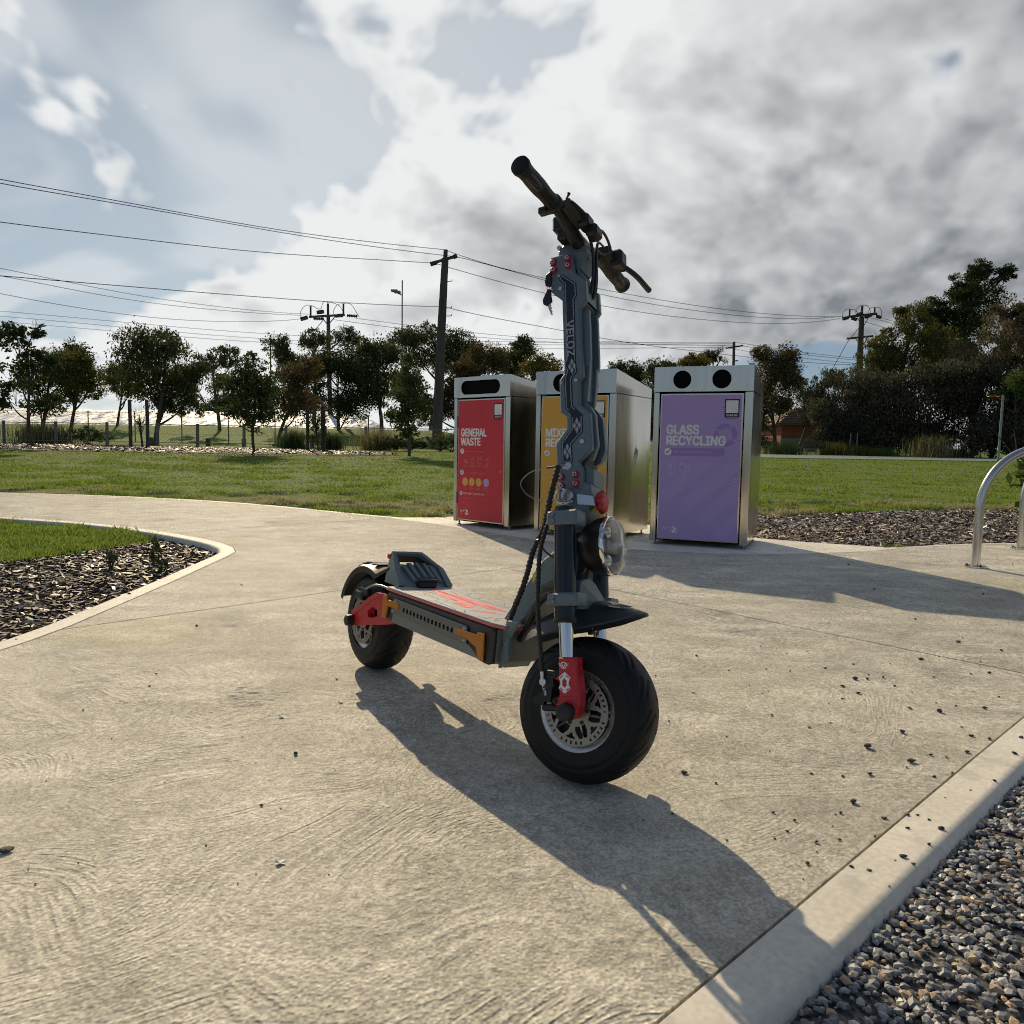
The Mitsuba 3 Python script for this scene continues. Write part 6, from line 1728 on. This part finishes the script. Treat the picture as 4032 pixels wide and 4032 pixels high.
# the far control and its lever
cl2 = sp('brake_lever', cat(hull([(.0, .120, 1.262), (.030, .124, 1.262), (.052, .200, 1.240), (.022, .205, 1.225), (.0, .120, 1.242), (.030, .124, 1.240), (.052, .200, 1.212), (.020, .180, 1.208)]), cbox(.022, .060, .148, .196, 1.214, 1.262, .007), tube([(-.006, .146, 1.2465), (-.006, .168, 1.2465)], .022, 20),
                             cbox(-.032, .004, .110, .140, 1.214, 1.236, .004)), 'm_black', sc, smooth=30)
sp('lever_blade', tube(spline([(.046, .185, 1.226), (.062, .210, 1.217), (.074, .245, 1.209), (.080, .290, 1.202), (.083, .318, 1.199)], 16), np.linspace(.0075, .0088, 16), 14), 'm_black', cl2, smooth=40)
sp('switch_box', cbox(-.020, .018, .085, .118, 1.205, 1.228, .005), 'm_black', sc)
for ps, r_ in (([(.058, -.034, 1.208), (.050, .015, 1.246), (.044, .060, 1.262), (.040, .105, 1.256), (.036, .128, 1.246)], .0040), ([(.048, -.050, 1.205), (.040, -.010, 1.214), (.036, .050, 1.230), (.030, .095, 1.238)], .0030),
               ([(.040, -.060, 1.210), (.042, -.030, 1.190), (.040, -.012, 1.150), (.036, -.008, 1.100), (.030, -.010, 1.060)], .0045), ([(.034, .040, 1.225), (.044, .004, 1.190), (.043, .000, 1.150), (.038, .004, 1.090), (.030, .006, 1.050)], .0042),
               ([(.030, .110, 1.228), (.030, .06, 1.210), (.040, .012, 1.185), (.041, .008, 1.120), (.032, .012, 1.060)], .0036)):
    sp('cable', tube(spline(ps, 26), r_, 8), 'm_black', sc, smooth=40)


def ribbed(ps, r, n, pitch=.011):
    P = spline(ps, n)
    s = np.r_[0, np.cumsum(np.linalg.norm(np.diff(P, axis=0), axis=1))]
    return tube(P, r * (1 + .13 * np.sign(np.sin(2 * np.pi * s / pitch))), 10)


bp('hose', ribbed([(1.006, -.085, .575), (1.004, -.090, .540), (.996, -.092, .495), (.979, -.092, .412), (.955, -.092, .371), (.939, -.092, .315), (.915, -.092, .247), (.884, -.088, .190), (.862, -.080, .155), (.832, -.070, .128)], .0072, 150), 'm_black', sc, smooth=30)
sp('hose', ribbed([(-.046, -.105, .455), (-.051, -.125, .414), (-.063, -.125, .372), (-.068, -.125, .321), (-.070, -.125, .260), (-.067, -.125, .180), (-.063, -.124, .130), (-.0622, -.121, .090)], .0056, 130), 'm_black', sc, smooth=30)
bp('hose', tube(spline([(1.006, -.050, .262), (.981, -.055, .254), (.948, -.055, .228), (.926, -.055, .189), (.900, -.050, .152), (.868, -.040, .118)], 24), .0095, 12), 'm_black', sc, smooth=40)
sp('hose', ribbed([(-.006, .02, .236), (.004, .012, .205), (.007, .010, .176)], .0062, 20), 'm_black', sc, smooth=30)
sp('cable', tube(spline([(-.086, -.095, .405), (-.080, -.085, .388), (-.068, -.080, .373), (-.048, -.075, .361)], 16), .0026, 8), 'm_black', sc, smooth=40)

# --- body: neck, deck, side lights, footrest, swingarm
neck = Polygon([(.778, .144), (.856, .244), (.895, .291), (.934, .339), (.974, .366), (1.005, .398), (1.024, .398), (1.034, .280), (1.022, .272), (.990, .286), (.950, .270), (.934, .235), (.890, .177), (.836, .126), (.838, .066), (.812, .030), (.790, .030), (.780, .080)])
nk2 = bp('neck', prism(neck, -.048, .048, .007), 'm_grey_paint', sc)
bp('neck_foot', prism(Polygon([(.862, .046), (.880, .060), (.896, .086), (.890, .132), (.904, .150), (.925, .175), (.885, .172), (.866, .150), (.872, .120), (.868, .080)]).buffer(.002), -.100, -.086, .003), 'm_grey_paint', nk2)
for zz, xx in ((.112, .880), (.060, .869)):
    bp('bolt', lathe_y([(0, -.106), (.004, -.106), (.0055, -.100)], 14, (xx, 0, zz)), 'm_alloy', nk2)
bp('yellow_label', prism([(.902, .292), (.914, .306), (.919, .290), (.908, .270)], -.0492, -.0478), 'm_label_yellow', nk2)
for zz, xx in ((.110, .815), (.052, .803)):
    bp('bolt', lathe_y([(0, -.054), (.004, -.054), (.0055, -.048)], 14, (xx, 0, zz)), 'm_alloy', nk2)
dk = bp('deck', cbox(.262, .862, -.1185, .1185, .054, .1500, .007), 'm_dark_paint', sc)
bp('front_panel', cbox(.861, .866, -.112, .112, .058, .146, .002), 'm_panel_grey', dk)
for sgn in (1, -1):
    mm_ = (lambda m: m) if sgn == 1 else mirror
    bp('side_panel', mm_(prism([(.312, .0885), (.735, .0865), (.812, .058), (.811, .0545), (.312, .0560)], -.1212, -.1180, .001)), 'm_panel_grey', dk)
    bp('corner_block', mm_(prism([(.752, .127), (.852, .146), (.868, .140), (.866, .058), (.846, .050), (.806, .052), (.744, .086)], -.1225, -.117, .003)), 'm_black', dk)
    sk2 = bp('light_strip', mm_(prism(Polygon([(.321, .131), (.738, .127), (.742, .084), (.308, .0875)]).buffer(.002), -.1255, -.1225, .001)), 'm_strip_clear', dk)
    for i in range(14):
        xx = .384 + .0214 * i
        bp('slot', mm_(prism([(xx, .1145 - .0003 * i), (xx + .0095, .1143 - .0003 * i), (xx + .0100, .1015 - .0003 * i), (xx + .0005, .1017 - .0003 * i)], -.1262, -.1253)), 'm_void', sk2)
    for xx, zz in ((.330, .124), (.318, .093), (.728, .121), (.733, .090)):
        bp('screw', mm_(lathe_y([(0, -.1285), (.0035, -.1285), (.0050, -.1255)], 12, (xx, 0, zz))), 'm_alloy', sk2)
    bp('amber_light', mm_(prism(Polygon([(.253, .131), (.274, .135), (.280, .1225), (.354, .122), (.355, .105), (.286, .103), (.277, .064), (.252, .063)]).buffer(.0012), -.1290, -.1215, .0018)), 'm_amber', dk)
    bp('amber_light', mm_(prism(Polygon([(.685, .114), (.791, .117), (.796, .124), (.825, .127), (.831, .058), (.809, .056), (.794, .086), (.738, .100), (.685, .100)]).buffer(.0012), -.1290, -.1232, .0018)), 'm_amber', dk)
    for i in range(9):
        bp('lens_tooth', mm_(cbox(.8262, .8300, -.1306, -.1288, .064 + .0068 * i, .0675 + .0068 * i, .0006)), 'm_amber', dk)
mo = Polygon([(.249, -.104), (.262, -.1215), (.850, -.1215), (.888, -.108), (.897, -.070), (.897, .070), (.888, .108), (.850, .1215), (.285, .1215), (.262, .104)])
bp('mat_edge', zprism(mo.buffer(.0015), .1502, .1555), 'm_mat_red', dk)
mk = bp('mat', zprism(mo.buffer(-.0005), .1555, .1600), 'm_mat_grey', dk)
em_ = Polygon([(.323, -.001), (.363, -.008), (.441, -.031), (.490, -.038), (.527, -.025), (.548, -.056), (.620, -.068), (.643, -.049), (.608, -.016), (.594, .002), (.653, -.005), (.712, .026), (.660, .041), (.573, .050), (.517, .038), (.433, .048), (.390, .031), (.323, .030)])
bp('mat_emblem', zprism(em_, .1600, .1607), 'm_mat_red', mk)
for a, b in (((.345, .020), (.594, .002)), ((.415, -.016), (.530, -.027)), ((.372, .021), (.540, .022)), ((.355, .012), (.590, -.004)), ((.600, .022), (.690, .024)), ((.610, .016), (.668, .014)), ((.560, -.05), (.585, -.040)), ((.588, -.055), (.606, -.045))):
    bp('emblem_line', zprism(LineString([a, b]).buffer(.0011), .1607, .1611), 'm_red', mk)
for a in (((.671, -.061), (.712, -.020)), ((.680, -.075), (.735, -.03)), ((.486, .106), (.552, .114)), ((.690, -.050), (.745, -.015))):
    bp('red_scuff', zprism(LineString(a).buffer(.0035), .1600, .1604), 'm_mat_red', mk)
GR = [[(.300, -.115), (.398, -.065)], [(.37, -.115), (.457, -.070)], [(.301, -.076), (.389, -.027), (.384, -.017)], [(.381, -.058), (.497, -.068)], [(.500, -.115), (.558, -.100)], [(.535, -.100), (.649, -.110)], [(.668, -.118), (.650, -.112)], [(.71, -.118), (.671, -.090)],
      [(.524, -.103), (.502, -.077)], [(.536, -.073), (.518, -.052)], [(.300, -.043), (.393, -.022)], [(.433, .063), (.434, .072), (.392, .115)], [(.451, .064), (.496, .068), (.453, .115)], [(.509, .066), (.602, .094), (.576, .115)], [(.344, .065), (.416, .045)],
      [(.762, -.108), (.794, -.100)], [(.786, -.099), (.776, -.071)], [(.803, -.082), (.793, -.047)], [(.814, -.092), (.814, -.073)], [(.826, -.098), (.825, -.083)], [(.525, .056), (.658, .069)], [(.300, .085), (.41, .095)], [(.62, .075), (.72, .105)]]
for l_ in GR:
    bp('tread_line', zprism(LineString(l_).buffer(.0013), .1600, .1603), 'm_black', mk)

# footrest over the rear wheel
A0, A1 = np.array([.262, 0, .160]), np.array([.158, 0, .258])


def fr_(y, t, d=0.0):
    """A point on the sloping footrest: t from its foot to its top, d proud of it."""
    nrm = np.array([A1[2] - A0[2], 0, A0[0] - A1[0]]) / np.linalg.norm(A1 - A0)
    p = A0 + (A1 - A0) * t + nrm * d
    return (p[0], y, p[2])


def slab_on(poly, d0, d1):
    out = []
    for g in getattr(poly, 'geoms', [poly]):
        m = trimesh.creation.extrude_polygon(g, 1.0, engine='earcut')
        v = m.vertices
        m.vertices = np.array([fr_(a, b, d0 + (d1 - d0) * c) for a, b, c in v])
        out.append(m)
    return cat(*out)


outer = Polygon([(-.082, 0), (-.076, .50), (-.064, 1.0), (.050, 1.0), (.110, .50), (.120, 0)])
inner = Polygon([(-.044, .92), (.036, .92), (.074, .66), (-.052, .66)])
fk = bp('footrest', slab_on(outer.difference(inner), -.022, .000), 'm_grey_paint', sc)
fram = outer.difference(Polygon([(-.064, -.1), (-.056, .86), (-.050, .94), (.040, .94), (.090, .55), (.098, -.1)]))
bp('frame_edge', slab_on(fram, .0, .009), 'm_grey_paint', fk)
bp('handle_wall', slab_on(inner.difference(inner.buffer(-.006)), -.032, -.001), 'm_dark_paint', fk)
for y0, t1_, y1, t0_ in ((-.040, .60, -.014, .10), (-.016, .70, .004, .20), (.010, .72, .030, .22), (.038, .70, .058, .20), (.060, .60, .082, .10)):
    rb = hull([fr_(y0 - .006, t1_, .0), fr_(y0 + .006, t1_, .0), fr_(y0 - .005, t1_ - .06, .012), fr_(y0 + .005, t1_ - .06, .012), fr_(y1 - .008, t0_, .0), fr_(y1 + .008, t0_, .0), fr_(y1 - .005, t0_ + .03, .009), fr_(y1 + .005, t0_ + .03, .009)])
    bp('rib', rb, 'm_grey_paint', fk)
bp('latch', cat(cbox(.262, .290, -.020, .046, .160, .182, .004), tube([(.284, -.020, .184), (.284, .046, .184)], .006, 12)), 'm_black', fk)
bp('side_wall', hull([fr_(-.082, 0), fr_(-.076, .5), fr_(-.064, 1.0), (.150, -.075, .160), (.150, -.064, .245), fr_(-.079, 0), fr_(-.061, 1.0, -.004)]), 'm_grey_paint', fk)
bp('tail_light', cat(cbox(.140, .160, -.070, -.050, .238, .254, .003), cbox(.138, .150, -.066, .056, .236, .254, .003)), 'm_red', sc)
# rear mudguard
V = []
arcp = [(.175, .215)] + [(.196 * math.cos(a), .196 * math.sin(a)) for a in np.linspace(math.radians(66), math.radians(164), 18)]
prof = [(-.074, -.026), (-.075, -.006), (-.066, .0), (-.03, .005), (0, .006), (.03, .005), (.066, .0), (.075, -.006), (.074, -.026)]
for x, z in arcp:
    rr0 = math.hypot(x, z)
    for y, dr_ in prof:
        s = (rr0 + dr_) / rr0
        V.append((x * s, y, z * s))
V = np.array(V)
k = len(prof)
F = [[i * k + j, (i + 1) * k + j, (i + 1) * k + j + 1] for i in range(len(arcp) - 1) for j in range(k - 1)] + [[i * k + j, (i + 1) * k + j + 1, i * k + j + 1] for i in range(len(arcp) - 1) for j in range(k - 1)]
mk2 = bp('mudguard', trimesh.Trimesh(V, F, process=False), 'm_black', sc, smooth=30)
for i in range(5):
    a = math.radians(80 + 9 * i)
    bp('scale', hull([((.203 + d) * math.cos(a + da), yy, (.203 + d) * math.sin(a + da)) for d in (0, .003) for da, yy in ((0, -.05), (.10, -.04), (.10, .04), (0, .05), (.05, -.055), (.05, .055))]), 'm_dark_paint', mk2)
for sgn in (1, -1):
    mm_ = (lambda m: m) if sgn == 1 else mirror
    sw = Polygon([(.000, .036), (.030, .048), (.110, .096), (.163, .125), (.215, .130), (.262, .120), (.300, .070), (.300, .048), (.225, .030), (.030, -.010), (.006, .004)]).difference(Polygon([(.123, .054), (.151, .073), (.186, .069), (.189, .054), (.157, .043), (.130, .041)]).buffer(.003))
    wk2 = bp('swingarm', mm_(prism(sw, -.112, -.086)), 'm_red', sc)
    bp('bevel', mm_(prism(Polygon([(.000, .034), (.115, .094), (.163, .118), (.205, .121), (.150, .098), (.060, .046), (.012, .018)]), -.1150, -.1118, .0015)), 'm_red', wk2)
    bp('axle_cap', mm_(lathe_y([(0, -.138), (.012, -.138), (.018, -.135), (.020, -.122), (.020, -.110)], 24, (.010, 0, .004))), 'm_black', sc, smooth=35)
bp('caliper', cat(cbox(-.006, .050, -.104, -.078, .078, .110, .005), cbox(.020, .075, -.100, -.080, .095, .125, .005)), 'm_black', sc)
bp('hose', tube(spline([(.035, -.090, .112), (.080, -.100, .126), (.140, -.105, .146), (.205, -.100, .150), (.262, -.095, .140)], 24), .0042, 8), 'm_panel_grey', sc, smooth=40)
bp('side_stand', tube([(.800, .110, .055), (.830, .155, -.050), (.845, .190, -.154)], [.010, .009, .009], 12), 'm_black', sc, smooth=40)

# --- the keys hanging from the lock behind the stem
ky = thing('scooter_key', 'key with a black bow hanging from the lock behind the stem', 'key')
sp('bow', prism(Polygon([(-.072, 1.112), (-.062, 1.118), (-.060, 1.090), (-.064, 1.080), (-.074, 1.084), (-.076, 1.096)]).buffer(.002).difference(Point(-.069, 1.088).buffer(.0018)), -.064, -.056, .0015), 'm_black', ky)
sp('ring', tube(spline([(-.069, -.060, 1.088), (-.0715, -.061, 1.078), (-.070, -.060, 1.066), (-.0665, -.059, 1.066), (-.0665, -.059, 1.078), (-.069, -.060, 1.088)], 22), .0009, 6), 'm_alloy', ky)
sp('bow', prism(Polygon([(-.069, 1.070), (-.063, 1.068), (-.0625, 1.052), (-.060, 1.036), (-.072, 1.028), (-.081, 1.034), (-.082, 1.046), (-.075, 1.060)]).buffer(.002).difference(Point(-.0675, 1.0655).buffer(.0018)), -.064, -.056, .0015), 'm_black', ky)
sp('blade', prism(Polygon([(-.072, 1.030), (-.064, 1.034), (-.0605, 1.026), (-.062, 1.024), (-.0585, 1.018), (-.061, 1.015), (-.057, 1.008), (-.059, 1.005), (-.0555, 1.000), (-.060, .998), (-.066, 1.012)]), -.061, -.059), 'm_alloy', ky)


# ------------------------------------------------------------------ loose stones on the concrete
PEB = [(-1.203,2.561,10.0),(-1.165,2.431,9.5),(-1.252,2.201,9.7),(-0.582,2.537,11.2),(-0.544,1.906,13.2),(-0.540,1.626,9.7),(-0.493,1.613,4.0),(-0.594,1.457,5.8),(-0.843,1.314,5.3),(-0.462,1.358,4.1),(-0.328,1.361,3.4),(-1.058,1.990,2.9),(-1.076,1.730,3.4),(-0.954,1.702,3.4),(-0.800,1.732,3.4),(-0.565,1.882,3.7),(-0.628,1.851,3.2),(-0.422,1.816,3.1),(-0.874,2.201,4.3),(-0.698,2.180,4.3),(-0.720,2.019,3.5),(-0.485,1.328,3.3),(-0.807,1.386,2.4),(-0.885,1.361,2.0),(-1.020,3.115,6.8),(0.721,2.906,11.1),(0.513,2.638,8.4),(0.470,2.191,8.4),(0.436,1.833,17.7),(0.500,1.777,9.7),(0.362,1.619,7.3),(0.294,1.589,5.2),(0.936,2.741,8.7),(1.015,2.721,10.4),(0.793,2.718,8.7),(0.832,2.465,7.1),(0.792,2.254,11.5),(0.869,2.159,11.1),(0.607,2.076,6.7),(0.752,1.840,8.3),(0.587,1.633,9.5),(0.622,1.598,8.3),(0.589,1.551,9.1),(0.553,1.520,6.9),(0.633,1.506,10.8),(0.584,1.426,12.1),(0.695,1.577,6.1),(0.620,1.470,5.7),(0.555,1.371,4.5),(0.451,1.511,6.9),(1.018,3.063,8.8),(1.162,2.769,12.3),(1.014,2.375,6.8),(0.610,2.032,5.2),(0.695,1.980,5.7),(0.761,1.922,4.9),(0.948,2.203,6.4),(0.723,1.629,6.3),(0.858,2.486,6.3),(0.714,2.761,7.0),(1.090,2.966,8.5),(0.814,2.547,6.5),(2.370,5.352,16.9),(1.477,3.508,11.1),(1.938,3.621,13.8),(1.213,2.637,20.2),(1.287,2.695,10.3),(1.257,2.640,13.5),(1.291,2.828,10.8),(1.153,2.478,14.3),(1.315,2.565,11.5),(1.512,2.679,10.3),(1.747,2.742,15.7),(1.673,2.729,10.4),(1.804,2.888,9.2),(1.683,2.954,9.4),(1.895,3.192,20.3),(1.958,3.269,9.3),(1.997,3.065,13.6),(2.677,4.301,13.6),(1.252,2.339,13.5),(1.329,2.310,19.2),(1.492,2.349,15.0),(1.323,2.183,11.2),(1.124,2.133,17.8),(1.076,2.421,10.8),(1.323,2.663,11.9),(1.133,2.550,16.3),(1.437,2.843,9.1),(1.611,2.467,9.5),(1.365,2.396,7.7),(1.342,2.500,6.4),(3.086,5.407,11.9),(3.609,5.485,13.8),(2.106,4.402,13.9),(1.679,4.277,10.8),(1.874,4.502,10.0),(1.264,3.498,10.0),(1.182,2.993,7.6),(1.144,2.413,6.2),(1.116,2.252,5.8),(1.413,2.369,9.1),(0.971,2.013,22.7),(1.013,1.889,10.0),(0.825,1.829,11.0),(0.896,1.842,16.3),(1.053,1.836,11.7),(1.110,1.858,11.8),(1.310,2.114,14.9),(1.348,2.092,13.3),(1.228,1.994,14.1),(1.118,1.971,11.1),(1.152,1.957,9.0),(0.788,1.688,15.0),(0.737,1.637,10.5),(0.686,1.520,9.7),(0.824,1.616,12.6),(0.767,1.535,8.2),(0.883,1.631,11.6),(0.905,1.632,8.7),(0.920,1.611,9.2),(0.853,1.572,10.1),(0.924,1.572,14.5),(0.785,1.455,15.1),(0.762,1.442,6.2),(0.793,1.431,10.2),(0.862,1.506,9.1),(1.189,1.816,11.6),(1.351,1.989,14.0),(1.446,2.106,13.3),(0.665,1.416,10.6),(0.694,1.405,10.6),(0.707,1.352,5.8),(1.099,1.762,7.5),(1.016,1.720,6.1),(-1.967,3.907,20.3),(-1.349,3.251,15.8),(-1.489,4.200,16.0),(-1.727,3.106,7.6),(-1.951,2.982,11.4),(-1.338,3.389,4.7),(-1.770,3.622,5.0),(-2.007,7.635,11.8),(-0.970,6.030,10.4),(-0.558,5.797,8.0),(-0.507,5.752,7.9)]
r6 = np.random.default_rng(99)


def stone(x, y, w, mat, name, label, group=None, flat_=.55):
    m = trimesh.creation.icosphere(subdivisions=1) if w > .012 else ico.copy()
    v = np.array(m.vertices)
    v /= np.linalg.norm(v, axis=1, keepdims=True)
    d = r6.normal(0, 1, (5, 3))
    d /= np.linalg.norm(d, axis=1, keepdims=True)
    for k in d:
        s = v @ k
        v = v - np.outer(np.maximum(s - r6.uniform(.45, .75), 0), k)
    v = v * np.array([1, r6.uniform(.55, .85), flat_ * r6.uniform(.7, 1.1)]) * w * .55
    a = r6.uniform(-.5, .5)
    v = v @ rotz(a)
    m.vertices = v + np.array([x, y, -v[:, 2].min() + .0005])
    k = key(name)
    scene[k] = mikit.ply(m, mat)
    note(k, label, 'stone', group)


for x, y, w in PEB:
    if kerb_line.distance(Point(x, y)) < .125 and Polygon(smooth_line(kerb_in, 40) + [(8, -2)]).buffer(0).contains(Point(x, y)):
        zone = 'on the pale kerb beside the gravel'
    elif x > .75 and y < 2.6:
        zone = 'on the concrete near the gravel kerb'
    elif x > .35 and y < 2.6:
        zone = 'on the sunlit concrete right of the front wheel'
    elif x > .35:
        zone = 'on the concrete in or near the bins\' shadow'
    elif y < 1.9:
        zone = 'on the foreground concrete left of the front wheel'
    else:
        zone = 'on the concrete left of or behind the scooter'
    sz = 'tiny' if w < 6.5 else 'small' if w < 10 else 'larger'
    stone(x, y, max(w, 4.5) / 1000, 'm_pebble', 'pebble', sz + ' dark stone chip ' + zone, sz + ' stone chips ' + zone)
stone(1.043, 1.925, .026, 'm_pebble', 'stone', 'largest dark stone on the concrete, near the gravel kerb', None, .5)
stone(1.589, 2.911, .027, 'm_wire', 'stone', 'long flat dark stone on the concrete right of the bin shadow line', None, .32)
stone(-.967, 1.422, .026, 'm_pebble', 'stone', 'dark spot at the left edge of the foreground concrete, modelled as a stone', None, .5)  # dark spot on the ground, given the shape of a stone
for x, y, w, lab in ((-.659, 2.171, .016, 'pale dried leaf scrap left of the rear wheel shadow'), (-.430, 1.396, .017, 'pale dried leaf scrap in the near foreground'), (-.517, 2.306, .014, 'pale dried leaf scrap closest to the rear wheel'), (.603, 2.465, .017, 'pale dried leaf scrap right of the front wheel')):
    n_ = 18
    an = np.linspace(0, 2 * np.pi, n_, endpoint=False)
    rr_ = w * .55 * (1 + .18 * r6.normal(0, 1, n_))
    V = np.vstack([np.stack([x + rr_ * np.cos(an), y + .75 * rr_ * np.sin(an), .004 + .0015 * np.sin(3 * an)], 1), [[x, y, .0015]]])
    k = key('leaf_scrap')
    scene[k] = mikit.ply(trimesh.Trimesh(V, [[i, (i + 1) % n_, n_] for i in range(n_)], process=False), 'm_dried')
    note(k, lab, 'leaf')
